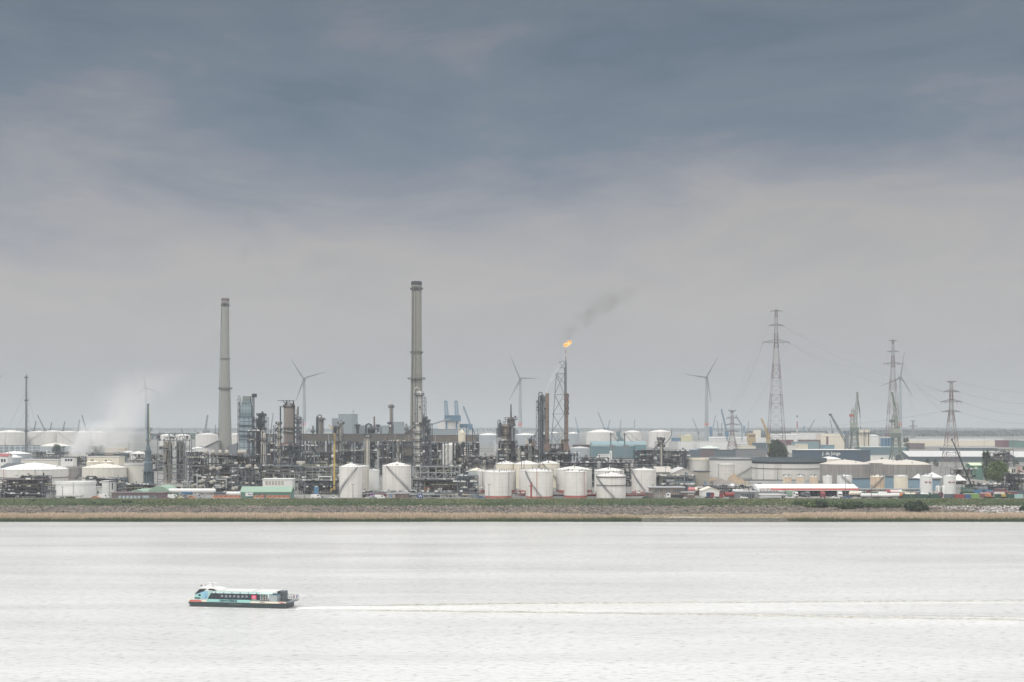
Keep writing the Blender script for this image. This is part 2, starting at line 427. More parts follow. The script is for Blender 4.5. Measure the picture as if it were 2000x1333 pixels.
# ------------------------------------------------------------ mesh kit
class MB:
    def __init__(s):
        s.v, s.f = [], []
    def add(s, vs, fs):
        b = len(s.v)
        s.v.extend(vs)
        s.f.extend([tuple(i + b for i in f) for f in fs])
        return s
    def box(s, x0, x1, y0, y1, z0, z1):
        return s.add([(x, y, z) for z in (z0, z1) for y in (y0, y1) for x in (x0, x1)],
                     [(0, 2, 3, 1), (4, 5, 7, 6), (0, 1, 5, 4), (2, 6, 7, 3), (0, 4, 6, 2), (1, 3, 7, 5)])
    def lathe(s, cx, cy, prof, n=24, a0=0.0):
        vs, fs = [], []
        for r, z in prof:
            for i in range(n):
                a = a0 + 2 * math.pi * i / n
                vs.append((cx + r * math.cos(a), cy + r * math.sin(a), z))
        for j in range(len(prof) - 1):
            for i in range(n):
                k = (i + 1) % n
                fs.append((j * n + i, j * n + k, (j + 1) * n + k, (j + 1) * n + i))
        if prof[0][0] > 1e-4: fs.append(tuple(range(n - 1, -1, -1)))
        if prof[-1][0] > 1e-4: fs.append(tuple((len(prof) - 1) * n + i for i in range(n)))
        return s.add(vs, fs)
    def bar(s, p, q, w, w2=None, n=4):
        p, q = Vector(p), Vector(q)
        d = q - p
        if d.length < 1e-6: return s
        d.normalize()
        u = d.orthogonal().normalized() if abs(d.z) < .9 else Vector((1, 0, 0))
        u = (u - d * u.dot(d)).normalized()
        if n == 4 and abs(d.z) < .9:
            u = Vector((0, 0, 1)); u = (u - d * u.dot(d)).normalized()
        v = d.cross(u)
        w2 = w if w2 is None else w2
        vs = []
        for c, ww in ((p, w), (q, w2)):
            for i in range(n):
                a = 2 * math.pi * (i + .5) / n
                k = ww / 2 * (1.414 if n == 4 else 1)
                vs.append(tuple(c + (u * math.cos(a) + v * math.sin(a)) * k))
        fs = [(i, (i + 1) % n, n + (i + 1) % n, n + i) for i in range(n)]
        fs += [tuple(range(n - 1, -1, -1)), tuple(range(n, 2 * n))]
        return s.add(vs, fs)
    def path(s, pts, w, n=6):
        for a, b in zip(pts[:-1], pts[1:]):
            s.bar(a, b, w, n=n)
        for c in pts[1:-1]:
            s.ball(c, w * .52, 6, 3)
        return s
    def ball(s, c, r, n=10, m=6, sz=1.0):
        return s.lathe(c[0], c[1], [(max(1e-5, r * math.sin(math.pi * j / m)), c[2] - sz * r * math.cos(math.pi * j / m)) for j in range(m + 1)], n)
    def hcyl(s, p, q, r, n=14, cap=0.35):
        """lying drum with domed ends from p to q"""
        p, q = Vector(p), Vector(q)
        d = (q - p).normalized()
        prof = [(0.01, -cap * r), (r * .6, -cap * r * .8), (r, 0)]
        L = (q - p).length
        prof = prof + [(r, L), (r * .6, L + cap * r * .8), (0.01, L + cap * r)]
        u = Vector((0, 0, 1)); v = d.cross(u)
        vs, fs = [], []
        for rr, t in prof:
            for i in range(n):
                a = 2 * math.pi * i / n
                vs.append(tuple(p + d * t + (u * math.cos(a) + v * math.sin(a)) * rr))
        for j in range(len(prof) - 1):
            for i in range(n):
                k = (i + 1) % n
                fs.append((j * n + i, j * n + k, (j + 1) * n + k, (j + 1) * n + i))
        return s.add(vs, fs)
    def prism(s, pts, y0, y1):
        """outline in x,z extruded along y"""
        n = len(pts)
        vs = [(x, y0, z) for x, z in pts] + [(x, y1, z) for x, z in pts]
        fs = [tuple(range(n)), tuple(range(2 * n - 1, n - 1, -1))] + [((i + 1) % n, i, n + i, n + (i + 1) % n) for i in range(n)]
        return s.add(vs, fs)
    def prism_x(s, pts, x0, x1):
        n = len(pts)
        vs = [(x0, y, z) for y, z in pts] + [(x1, y, z) for y, z in pts]
        fs = [tuple(range(n)), tuple(range(2 * n - 1, n - 1, -1))] + [((i + 1) % n, i, n + i, n + (i + 1) % n) for i in range(n)]
        return s.add(vs, fs)
    def build(s, name, m, parent=None, smooth=False, loc=None):
        me = bpy.data.meshes.new(name)
        me.from_pydata([tuple(v) for v in s.v], [], s.f)
        me.materials.append(m)
        o = link(bpy.data.objects.new(name, me))
        if parent: o.parent = parent
        if loc: o.location = loc
        import bmesh
        bm = bmesh.new(); bm.from_mesh(me)
        bmesh.ops.recalc_face_normals(bm, faces=bm.faces)
        if smooth:
            for f in bm.faces: f.smooth = True
            for e in bm.edges:
                if len(e.link_faces) == 2 and e.calc_face_angle(0) > .6: e.smooth = False
        bm.to_mesh(me); bm.free()
        return o

def lattice(mb, p0, p1, w0, w1, nseg, t, tb=None, diag=True, cross=False):
    """four-legged lattice from p0 to p1, square section w0 -> w1; t leg thickness"""
    tb = tb or t * .6
    p0, p1 = Vector(p0), Vector(p1)
    d = (p1 - p0).normalized()
    if abs(d.z) > .5:
        u = Vector((1, 0, 0)); u = (u - d * u.dot(d)).normalized()
    else:
        u = Vector((0, 0, 1)); u = (u - d * u.dot(d)).normalized()
    v = d.cross(u)
    def ring(k):
        f = k / nseg
        c = p0.lerp(p1, f); w = (w0 + (w1 - w0) * f) / 2
        return [c + u * a * w + v * b * w for a, b in ((1, 1), (-1, 1), (-1, -1), (1, -1))]
    rings = [ring(k) for k in range(nseg + 1)]
    for i in range(4):
        mb.bar(rings[0][i], rings[-1][i], t)
    for k in range(nseg + 1):
        for i in range(4):
            mb.bar(rings[k][i], rings[k][(i + 1) % 4], tb)
            if k < nseg and diag:
                j = (i + 1) % 4
                if cross or k % 2 == 0: mb.bar(rings[k][i], rings[k + 1][j], tb)
                if cross or k % 2 == 1: mb.bar(rings[k][j], rings[k + 1][i], tb)
    return mb

def ring_deck(mb, cx, cy, z, r, w=1.2, n=16, rail=1.1, t=.12, th=.15):
    mb.lathe(cx, cy, [(r * .98, z - th), (r + w, z - th), (r + w, z), (r * .98, z)], n)
    for i in range(n):
        a, b = 2 * math.pi * i / n, 2 * math.pi * (i + 1) / n
        p = (cx + (r + w) * math.cos(a), cy + (r + w) * math.sin(a))
        q = (cx + (r + w) * math.cos(b), cy + (r + w) * math.sin(b))
        mb.bar((*p, z), (*p, z + rail), t)
        mb.bar((*p, z + rail), (*q, z + rail), t)
    return mb

def text_on(s, size, m, parent, loc, name='lettering', ex=0.03, sx=1.0, bold=0.0):
    cu = bpy.data.curves.new(name, 'FONT')
    cu.body = s; cu.size = size; cu.extrude = ex; cu.offset = bold
    cu.align_x = 'LEFT'
    o = bpy.data.objects.new(name, cu)
    COL.objects.link(o)
    bpy.context.view_layer.update()
    me = bpy.data.meshes.new_from_object(o)
    COL.objects.unlink(o); bpy.data.objects.remove(o)
    me.materials.clear(); me.materials.append(m)
    t = link(bpy.data.objects.new(name, me))
    t.parent = parent; t.location = loc; t.rotation_euler = (R(90), 0, 0); t.scale = (sx, 1, 1)
    return t

# ------------------------------------------------------------ paints
WHITE = mat('tank_white', (0.70, 0.68, 0.65), streak=.5, streak_col=(0.42, 0.36, 0.29), vary=.22, grid=(9.0, 2.4, (0.54, 0.52, 0.48), .03))
WHITE2 = mat('clean_white', (0.72, 0.72, 0.70), vary=.14, streak=.25, streak_col=(.45, .42, .38))
CREAM = mat('tank_cream', (0.74, 0.68, 0.56), streak=.22, streak_col=(0.45, 0.36, 0.25), vary=.12)
STAINED = mat('stained_white', (0.70, 0.67, 0.60), streak=.75, streak_col=(0.24, 0.21, 0.17), vary=.12)
RUSTY = mat('rusty_cream', (0.66, 0.55, 0.42), streak=.9, streak_col=(0.38, 0.19, 0.09), vary=.2)
CONC = mat('dark_concrete', (0.29, 0.275, 0.26), streak=.85, streak_col=(0.12, 0.115, 0.11), vary=.2, grid=(6.0, 5.0, (0.2, 0.19, 0.18), .03))
CONC_ROOF = mat('concrete_roof', (0.52, 0.48, 0.43), vary=.12)
CHIM = mat('chimney_concrete', (0.265, 0.265, 0.245), streak=.35, streak_col=(0.30, 0.285, 0.25), vary=.12)
CHIM2 = mat('chimney_concrete_b', (0.24, 0.235, 0.205), streak=.4, streak_col=(0.28, 0.26, 0.22), vary=.12)
STRIPE = mat('dark_duct', (0.13, 0.13, 0.13))
DARK = mat('dark_steel', (0.024, 0.029, 0.036), rough=.6)
STEEL = mat('grey_steel', (0.052, 0.062, 0.076), rough=.6, vary=.3)
LSTEEL = mat('light_steel', (0.155, 0.175, 0.19), rough=.55, vary=.25)
PSTEEL = mat('pale_steel', (0.34, 0.355, 0.355), rough=.55, vary=.2)
BLUEG = mat('bluegrey_paint', (0.105, 0.15, 0.18), rough=.6, vary=.25)
BLUEG2 = mat('bluegrey_ribbed', (0.25, 0.32, 0.36), rough=.6, vary=.2, grid=(4.0, 4.2, (0.10, 0.13, 0.15), .14))
RUST = mat('rust_steel', (0.17, 0.115, 0.09), rough=.85, vary=.45, scale=.6)
RUST2 = mat('red_brown_steel', (0.078, 0.062, 0.066), rough=.85, vary=.4, scale=.5)
INSUL = mat('cream_insulation', (0.42, 0.395, 0.345), vary=.2, streak=.3, streak_col=(0.3, 0.25, 0.2))
ALU = mat('aluminium_clad', (0.36, 0.355, 0.34), rough=.45, metal=.25, vary=.25, grid=(50, 3.0, (0.2, 0.2, 0.2), .08))
OLDV = mat('old_vessel', (0.15, 0.14, 0.13), vary=.35, streak=.4, streak_col=(0.14, 0.11, 0.09), scale=.4, grid=(50, 4.0, (0.13, 0.12, 0.11), .09))
GRATE = mat('clad_bridge', (0.12, 0.115, 0.105), vary=.4, scale=.2, grid=(2.4, 2.2, (0.12, 0.115, 0.11), .18))
BRICK = mat('brick', (0.17, 0.12, 0.105), vary=.3, scale=.8)
PURPLE = mat('brown_purple_wall', (0.15, 0.115, 0.12), vary=.2)
ROOFG = mat('grey_roof', (0.34, 0.35, 0.36), vary=.2)
LROOF = mat('light_roof', (0.62, 0.62, 0.60), vary=.15, streak=.2, streak_col=(0.4, 0.39, 0.37), grid=(6.0, 900, (0.5, 0.5, 0.49), .08))
SLATE = mat('slate_wall', (0.12, 0.155, 0.18), vary=.15, grid=(8.0, 900, (0.10, 0.13, 0.15), .06))
NAVY = mat('navy_wall', (0.065, 0.10, 0.14), vary=.12)
NAVYR = mat('navy_wall_grey', (0.10, 0.13, 0.165), vary=.12, grid=(2.5, 900, (0.08, 0.11, 0.14), .2))
GREYW = mat('grey_corrugated', (0.25, 0.27, 0.28), vary=.2, grid=(3.0, 900, (0.19, 0.2, 0.21), .3))
TEAL = mat('teal_wall', (0.12, 0.20, 0.225), vary=.2)
TURQ = mat('turquoise', (0.20, 0.29, 0.31), vary=.12)
MINT = mat('mint_roof', (0.25, 0.36, 0.28), vary=.10)
GREEN = mat('green_wall', (0.11, 0.22, 0.18), vary=.15)
LGREEN = mat('pale_green_roof', (0.55, 0.66, 0.45), vary=.1)
TAN = mat('tan_wall', (0.50, 0.38, 0.22), vary=.2, grid=(9, 900, (0.4, 0.3, 0.17), .1))
GLASS = mat('window_glass', (0.045, 0.06, 0.075), rough=.15, vary=.3, scale=.8)
LGLASS = mat('pale_window', (0.30, 0.38, 0.42), rough=.2, vary=.2)
RED = mat('red_paint', (0.28, 0.05, 0.05), rough=.5, vary=.15)
REDB = mat('red_band', (0.40, 0.13, 0.10), vary=.2)
SALMON = mat('salmon_stripe', (0.58, 0.16, 0.13), vary=.08)
MAROON = mat('maroon', (0.19, 0.08, 0.10), vary=.2)
BLUE = mat('blue_paint', (0.05, 0.11, 0.24), rough=.5, vary=.15)
LBLUE = mat('light_blue_paint', (0.08, 0.20, 0.34), rough=.5, vary=.15)
SKYB = mat('steel_blue_cladding', (0.20, 0.30, 0.36), vary=.15, grid=(3.0, 900, (0.2, 0.3, 0.37), .1))
YEL = mat('yellow_paint', (0.46, 0.33, 0.09), rough=.5, vary=.2)
PYEL = mat('pale_yellow', (0.62, 0.58, 0.36), vary=.15)
ORANGE = mat('orange_paint', (0.50, 0.20, 0.09), vary=.15)
LIME = mat('lime_paint', (0.20, 0.32, 0.11), vary=.15)
DGREEN = mat('dark_green', (0.035, 0.085, 0.065), vary=.15)
CRGREEN = mat('crane_green', (0.30, 0.33, 0.29), vary=.2, scale=.4)
CRDARK = mat('crane_grey_green', (0.15, 0.18, 0.16), vary=.2)
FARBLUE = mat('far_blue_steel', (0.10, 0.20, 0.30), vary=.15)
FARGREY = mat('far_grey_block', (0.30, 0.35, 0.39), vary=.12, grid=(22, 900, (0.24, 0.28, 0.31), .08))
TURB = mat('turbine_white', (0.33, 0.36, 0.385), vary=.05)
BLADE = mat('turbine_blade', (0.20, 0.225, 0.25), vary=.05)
PYL = mat('pylon_steel', (0.20, 0.20, 0.205), vary=.2)
PYLRW = mat('pylon_red_white', (0.30, 0.30, 0.30), bands=(44.0, (0.16, 0.105, 0.105)), vary=.15)
RW = mat('red_white_bands', (0.7, 0.7, 0.7), bands=(12.0, (0.42, 0.10, 0.08)), vary=.1)
BLACK = mat('black_rubber', (0.025, 0.025, 0.028))
DIRT = mat('dirt', (0.20, 0.18, 0.165), vary=.5, scale=.3, bump=.5)
SAND = mat('sand', (0.29, 0.22, 0.145), vary=.4, scale=.3, bump=.4)
TILE = mat('concrete_blocks', (0.45, 0.43, 0.40), vary=.2)
ORW = mat('orange_white', (0.72, 0.66, 0.58), bands=(1.2, (0.62, 0.25, 0.1)), vary=.1)
COLS = dict(white=WHITE, clean=WHITE2, cream=CREAM, stained=STAINED, rusty=RUSTY, conc=CONC, dark=DARK, steel=STEEL, lsteel=LSTEEL, psteel=PSTEEL,
            blueg=BLUEG, rust=RUST, rust2=RUST2, insul=INSUL, alu=ALU, oldv=OLDV, brick=BRICK, purple=PURPLE, roofg=ROOFG, lroof=LROOF, slate=SLATE,
            navy=NAVY, greyw=GREYW, teal=TEAL, turq=TURQ, mint=MINT, green=GREEN, lgreen=LGREEN, tan=TAN, glass=GLASS, red=RED, maroon=MAROON,
            blue=BLUE, lblue=LBLUE, skyb=SKYB, yel=YEL, pyel=PYEL, orange=ORANGE, lime=LIME, dgreen=DGREEN, crgreen=CRGREEN, fblue=FARBLUE,
            fgrey=FARGREY, tile=TILE, salmon=SALMON, blueg2=BLUEG2, grate=GRATE, croof=CONC_ROOF, rw=RW, dirt=DIRT, sand=SAND)

RND = random.Random(7)

# ------------------------------------------------------------ builders
def root(px, D, name, label, cat, group=None, rz=0.0):
    return empty(name, (X(px, D), D, G), label, cat, group, rz)

def tank(px0, px1, yw, D, label, ya=None, m=WHITE, roof=None, stair=0, band=None, rings=(), group=None, n=48, rail=True, pipes=0, flat=False, name='storage_tank', shellname='shell', cat='tank', rimw=0):
    """D = distance of the front of the shell; yw = row of the wall top, ya = row of the roof's crown"""
    w = (px1 - px0) / 2 / F
    Dc = D / (1 - w); r = w * Dc
    t = root((px0 + px1) / 2, Dc, name, label, cat, group)
    s = S(D); h = (835 - yw) * s + (H - G)
    roof = roof or m
    z0 = 0.0
    if band:
        z0 = band
        MB().lathe(0, 0, [(r + .06, 0), (r + .06, band)], n).build('base_band', REDB, t, True)
    MB().lathe(0, 0, [(r, z0), (r, h)], n).build(shellname, m, t, True)
    if flat:
        b = MB().lathe(0, 0, [(r + .35, h - 1.0), (r + .35, h + .5), (r - .2, h + .5), (r - .2, h - 1.6), (0.01, h - 1.6)], n)
        b.build('rim', roof, t, True)
    else:
        rise = (yw - (ya if ya is not None else yw - 3)) * S(Dc) + r * 0.004
        prof = [(r + .15, h - .25), (r + .15, h), (r, h + .02)] + [(r * k, h + rise * (1 - k * k * .55 - k * .45)) for k in (.8, .6, .4, .2)] + [(0.3, h + rise), (.3, h + rise + .6), (.01, h + rise + .6)]
        MB().lathe(0, 0, prof, n).build('roof', roof, t, True)
    if rail and r < 45:
        b = MB()
        k = 28
        for i in range(k):
            a, c = 2 * math.pi * i / k, 2 * math.pi * (i + 1) / k
            p = (r * .985 * math.cos(a), r * .985 * math.sin(a)); q = (r * .985 * math.cos(c), r * .985 * math.sin(c))
            b.bar((*p, h), (*p, h + 1.1), .12); b.bar((*p, h + 1.1), (*q, h + 1.1), .10)
        b.build('railing', PSTEEL, t)
    if rimw:
        MB().lathe(0, 0, [(r + .5, h + .3), (r + .5, h + rimw), (r - .4, h + rimw), (r - .4, h + .3)], n).build('rim_wall', SLATE, t, True)
    for zr in rings:
        zz = h - zr
        MB().lathe(0, 0, [(r, zz - .2), (r + .45, zz - .2), (r + .45, zz + .1), (r, zz + .1)], n).build('wind_girder', DARK, t, True)
    if stair:
        b = MB()
        a0, a1 = (R(-168), R(-52)) if stair > 0 else (R(-12), R(-128))
        if abs(stair) == 2: a0, a1 = (R(-100), R(-20)) if stair > 0 else (R(-80), R(-160))
        k = 22
        for i in range(k):
            f, g = i / k, (i + 1) / k
            a, c = a0 + (a1 - a0) * f, a0 + (a1 - a0) * g
            for rr, up in ((r + .25, 0), (r + 1.0, 0), (r + 1.0, 1.1)):
                b.bar((rr * math.cos(a), rr * math.sin(a), h * f + up), (rr * math.cos(c), rr * math.sin(c), h * g + up), .12 if up else .2)
            b.bar((r * math.cos(a), r * math.sin(a), h * f), ((r + 1) * math.cos(a), (r + 1) * math.sin(a), h * f), .16)
            b.bar(((r + 1) * math.cos(a), (r + 1) * math.sin(a), h * f), ((r + 1) * math.cos(a), (r + 1) * math.sin(a), h * f + 1.1), .1)
        b.build('stairway', LSTEEL, t)
    for i in range(pipes):
        a = R(RND.uniform(-150, -30))
        MB().bar(((r + .35) * math.cos(a), (r + .35) * math.sin(a), 0.5), ((r + .35) * math.cos(a), (r + .35) * math.sin(a), h + .5), .28, n=6).build('pipe', RND.choice([REDB, LSTEEL, PSTEEL]), t)
    # roof fittings
    if not flat and r < 30:
        b = MB()
        for i in range(5):
            a = RND.uniform(0, 6.28); rr = r * RND.uniform(.2, .8)
            b.box(rr * math.cos(a) - .3, rr * math.cos(a) + .3, rr * math.sin(a) - .3, rr * math.sin(a) + .3, h, h + rise * (1 - rr / r) + RND.uniform(.7, 1.3))
        b.build('roof_vent', LSTEEL, t)
    return t

def chimney(px, D, ytop, w0, w1, label, rings=(), m=CHIM, capm=DARK, capw=None, stripe=False, group=None, name='chimney', cat='chimney', openings=True, n=32):
    s = S(D); h = (835 - ytop) * s + (H - G)
    t = root(px, D, name, label, cat, group)
    r0, r1 = w0 * s / 2, w1 * s / 2
    capz = h - 6 * s * (w1 / 16)
    MB().lathe(0, 0, [(r0, 0), (r0 * .84 + r1 * .16, h * .12), (r0 * .55 + r1 * .45, h * .33), (r0 * .15 + r1 * .85, h * .6), (r1, h * .8), (r1, capz)], n).build('shaft', m, t, True)
    MB().lathe(0, 0, [(r1 * 1.05, capz), (r1 * 1.05, h - .5), (r1 * .95, h), (r1 * .8, h), (r1 * .8, h - 2)], n).build('cap', capm, t, True)
    for y, ww in rings:
        z = (835 - y) * s + (H - G)
        f = min(1, z / h / .8)
        ring_deck(MB(), 0, 0, z, r1 + (r0 - r1) * max(0, 1 - z / h * 1.35) * .8 , ww * s, n=22, rail=1.3 if ww > 1.5 else .7, t=.3).build('platform', STEEL, t)
    if openings:
        for a in (-140, -110, -90, -70, -40):
            x, y = (r1 + .02) * math.cos(R(a)), (r1 + .02) * math.sin(R(a))
            z1 = capz - 1.5 * s * 2
            MB().box(x - .5, x + .5, y - .3, y + .3, z1 - 4.5, z1).build('opening', DARK, t)
    if stripe:
        a = R(-128)
        MB().bar((r0 * 1.02 * math.cos(a), r0 * 1.02 * math.sin(a), 2), (r1 * 1.05 * math.cos(a), r1 * 1.05 * math.sin(a), capz - 6), 1.3, n=6).build('duct', STRIPE, t)
        MB().bar((-.4, -r0 * 1.0, 30), (-.4, -r1 * 1.02, capz - 6), .35, n=4).build('ladder', STEEL, t)
    else:
        MB().bar((-r0 * .9, -r0 * .45, 30), (-r1 * .9, -r1 * .5, capz - 6), .45, n=4).build('ladder', STEEL, t)
    return t

def column(px, D, ytop, w, label, m=OLDV, decks=4, loop=False, dome=True, y0=None, ladder=True, top=None, neck=None, group=None, name='process_tower', cat='column', twist=False, skirt=False, seed=None, deckw=.6):
    rr = random.Random(seed or int(px * 13 + ytop))
    s = S(D); h = (835 - ytop) * s + (H - G)
    r = w * s / 2
    t = root(px, D, name, label, cat, group)
    prof = [(r * (1.7 if skirt else 1), 0)]
    if skirt: prof += [(r, h * .18)]
    if neck:
        prof += [(r, h * neck[0]), (r * neck[1], h * (neck[0] + .04)), (r * neck[1], h - r * .3)]
        rt = r * neck[1]
    else:
        prof += [(r, h - r * .6)]; rt = r
    prof += ([(rt * .8, h - rt * .2), (rt * .35, h), (.01, h + .05)] if dome else [(rt, h), (rt * .85, h), (rt * .85, h - 1)])
    MB().lathe(0, 0, prof, 18).build('vessel', m, t, True)
    for i in range(decks):
        z = h * (.28 + .68 * i / max(1, decks - 1)) + rr.uniform(-1, 1) if decks > 1 else h * .85
        rad = r * (neck[1] if neck and z > h * (neck[0] + .04) else 1)
        ring_deck(MB(), 0, 0, min(z, h - r * .4), rad, max(1.3, deckw * r * rr.uniform(.8, 1.4)), n=12, rail=1.5, t=.32, th=.5).build('platform', STEEL, t)
    if ladder:
        b = MB()
        for dx in (-.3, .3):
            b.bar((r + .5, -r * .4 + dx, 1), (r + .5, -r * .4 + dx, h), .14)
        for k in range(int(h / 2.0)):
            b.bar((r + .5, -r * .4 - .3, 1 + k * 2.0), (r + .5, -r * .4 + .3, 1 + k * 2.0), .12)
            if k % 2: b.bar((r - .1, -r * .4, 1 + k * 2.0), (r + .5, -r * .4, 1 + k * 2.0), .12)
        b.build('ladder', STEEL, t)
    if loop:
        k = max(.5, r * .28)
        MB().path([(0, 0, h - .5), (0, 0, h + k * 2.4), (-r * .7, -r * .3, h + k * 3.6), (-r - k * 1.6, -r * .4, h + k * 2.0), (-r - k * 1.6, -r * .4, h * .12)], k * 1.5, 8).build('overhead_pipe', rr.choice([STEEL, LSTEEL, m]), t, True)
    if decks > 2 and h > 25:
        b = MB(); sg = rr.choice((-1, 1)); xa, xb = sg * (r + 1.4), sg * (r + 3.0)
        for x in (xa, xb): b.bar((x, -.5, 0), (x, -.5, h * .93), .34)
        k = int(h / 3.6)
        for i in range(k):
            zz = h * .93 * i / k; z2 = h * .93 * (i + 1) / k
            b.bar((xa, -.5, zz), (xb, -.5, z2), .3) if i % 2 else b.bar((xb, -.5, zz), (xa, -.5, z2), .3)
            b.bar((xa - sg * 1.2, -.5, z2), (xb, -.5, z2), .34)
        b.build('stair_frame', rr.choice([STEEL, LSTEEL]), t)
        for i in range(5):
            zz = h * rr.uniform(.35, 1.0); a = rr.uniform(-3.2, 0)
            MB().box(r * 1.1 * math.cos(a) - .7, r * 1.1 * math.cos(a) + .7, r * math.sin(a) - 1.2, r * math.sin(a), zz, zz + rr.uniform(.9, 2.2)).build('nozzle', rr.choice([WHITE2, LSTEEL, DARK, STEEL]), t)
    for i in range(2 if r > 1 else 1):
        a = rr.uniform(-2.6, -.5); z0 = h * rr.uniform(.05, .3)
        MB().path([(1.22 * r * math.cos(a), 1.22 * r * math.sin(a), z0), (1.22 * r * math.cos(a), 1.22 * r * math.sin(a), h * rr.uniform(.6, .95)), (.8 * r * math.cos(a), .8 * r * math.sin(a), h * .97)], max(.35, r * .16), 6).build('riser_pipe', rr.choice([STEEL, LSTEEL, INSUL, DARK]), t)
    if top:  # thin vent mast
        zt = (835 - top) * s + (H - G)
        MB().lathe(0, 0, [(r * .22, h - 1), (r * .16, zt)], 8).build('vent_pipe', STEEL, t)
    if twist:
        b = MB()
        k = 60
        for st in range(3):
            for i in range(k):
                f, g = i / k, (i + 1) / k
                a, c = f * 12 + st * 2.1, g * 12 + st * 2.1
                b.bar((r * 1.05 * math.cos(a), r * 1.05 * math.sin(a), h * (.62 + .36 * f)), (r * 1.05 * math.cos(c), r * 1.05 * math.sin(c), h * (.62 + .36 * g)), .5)
        b.build('wind_strake', RUST, t)
    return t

PIPE_M = [PSTEEL, LSTEEL, STEEL, INSUL, STEEL, DARK, RUST2, BLUEG]
def unit(px0, px1, y0, D, label, y1=None, depth=16, levels=4, bays=6, m=STEEL, pipes=14, vessels=5, fans=0, towers=2, pm=None, seed=1, brace=.4, decks=True, t=None, name='process_unit', cat='process plant', fill=.5, group=None, highlights=14):
    """open steel frame full of pipes and vessels; y0 = row of its top"""
    rr = random.Random(seed * 977 + int(px0))
    pm = pm or PIPE_M
    s = S(D); w = (px1 - px0) * s; h = (835 - y0) * s + (H - G)
    zb = 0.0 if y1 is None else (835 - y1) * s + (H - G)
    o = root((px0 + px1) / 2, D, name, label, cat, group)
    t = t or max(.28, 0.8 * s)
    b = MB()
    xs = [-w / 2 + w * i / bays for i in range(bays + 1)]
    zs = [zb + (h - zb) * (k / levels) for k in range(levels + 1)]
    rows = (0.0, depth * .5, depth)
    for x in xs:
        for y in rows:
            b.bar((x, y, zb if zb < 3 else 0), (x, y, h), t)
    for z in zs[1:]:
        for y in rows:
            b.bar((xs[0], y, z), (xs[-1], y, z), t * .9)
        for x in xs:
            b.bar((x, 0, z), (x, depth, z), t * .7)
    for k in range(levels):
        for i in range(bays):
            if rr.random() < brace:
                b.bar((xs[i], 0, zs[k]), (xs[i + 1], 0, zs[k + 1]), t * .55)
                if rr.random() < .6: b.bar((xs[i + 1], 0, zs[k]), (xs[i], 0, zs[k + 1]), t * .55)
    b.build('frame', m, o)
    if decks:
        for k in range(1, levels + 1):
            i0, i1 = sorted(rr.sample(range(bays + 1), 2)) if k < levels else (0, bays)
            MB().box(xs[i0], xs[i1], .1, depth * .9, zs[k] + t * .5, zs[k] + t * .5 + .12).build('floor_deck', rr.choice([STEEL, DARK, RUST2]), o)
            q = MB()
            for y in (0,):
                q.bar((xs[i0], y, zs[k] + 1.3), (xs[i1], y, zs[k] + 1.3), .13)
                for j in range(int((xs[i1] - xs[i0]) / 2) + 1):
                    q.bar((xs[i0] + j * 2, y, zs[k]), (xs[i0] + j * 2, y, zs[k] + 1.3), .1)
            q.build('railing', rr.choice([LSTEEL, STEEL, PYEL]), o)
    for i in range(pipes):
        k = rr.randrange(levels); z = zs[k] + rr.uniform(.3, .9) * (zs[k + 1] - zs[k]); y = rr.uniform(-.8, depth * .9)
        xa, xb = rr.uniform(-w / 2, w / 2), rr.uniform(-w / 2, w / 2)
        if abs(xa - xb) < w * .2: xb = -xa if abs(xa) > w * .1 else w / 2
        d = rr.choice([.25, .35, .5, .7, .9]) * max(1, s * 2.2)
        pts = [(xa, y, z)]
        if rr.random() < .6: pts.insert(0, (xa, y, max(zb, z - rr.uniform(2, 7))))
        pts.append((xb, y, z))
        if rr.random() < .7: pts.append((xb, y, min(h + 2, max(zb, z + rr.choice([-1, 1]) * rr.uniform(2, 7)))))
        if rr.random() < .3: pts.append((xb, y + 3, pts[-1][2]))
        MB().path(pts, d, 6).build('pipe', rr.choice(pm), o)
    for i in range(vessels):
        k = rr.randrange(levels); z = zs[k] + .35 * (zs[k + 1] - zs[k]); x = rr.uniform(-w / 2, w / 2) * .85; y = rr.uniform(0, depth * .7)
        r = min((zs[k + 1] - zs[k]) * .3, rr.uniform(.7, 1.6) * max(1, s * 2))
        q = MB()
        c = rr.random()
        if c < .4: q.hcyl((x - r * 2.2, y, z + r * .5), (x + r * 2.2, y, z + r * .5), r, 12)
        elif c < .7: q.hcyl((x, y - 1.5, z + r * .5), (x, y + 4, z + r * .5), r, 12)
        else: q.lathe(x, y, [(.01, z - r * .3), (r * .8, z), (r, z + r * .4), (r, z + r * 2.6), (r * .6, z + r * 3.1), (.01, z + r * 3.3)], 12)
        q.build('drum', rr.choice([PSTEEL, INSUL, STEEL, OLDV, LSTEEL, WHITE2]), o, True)
    for i in range(towers):
        x = rr.uniform(-w / 2, w / 2) * .9; y = rr.uniform(2, depth); r = rr.uniform(.6, 1.3) * max(1, s * 1.8)
        zt = h + rr.uniform(-.1, .25) * (h - zb)
        MB().lathe(x, y, [(r, zb), (r, zt - r), (r * .6, zt - r * .2), (.01, zt)], 12).build('small_column', rr.choice([OLDV, STEEL, LSTEEL, INSUL, RUST]), o, True)
    for i in range(fans):
        x = -w / 2 + w * (i + .5) / fans
        MB().hcyl((x - w / fans * .40, depth * .2, h + 1.6), (x + w / fans * .40, depth * .2, h + 1.6), 1.8, 12).build('cooler_drum', INSUL, o, True)
    # inner equipment blocks that close the view through the frame
    nb = int(bays * levels * fill)
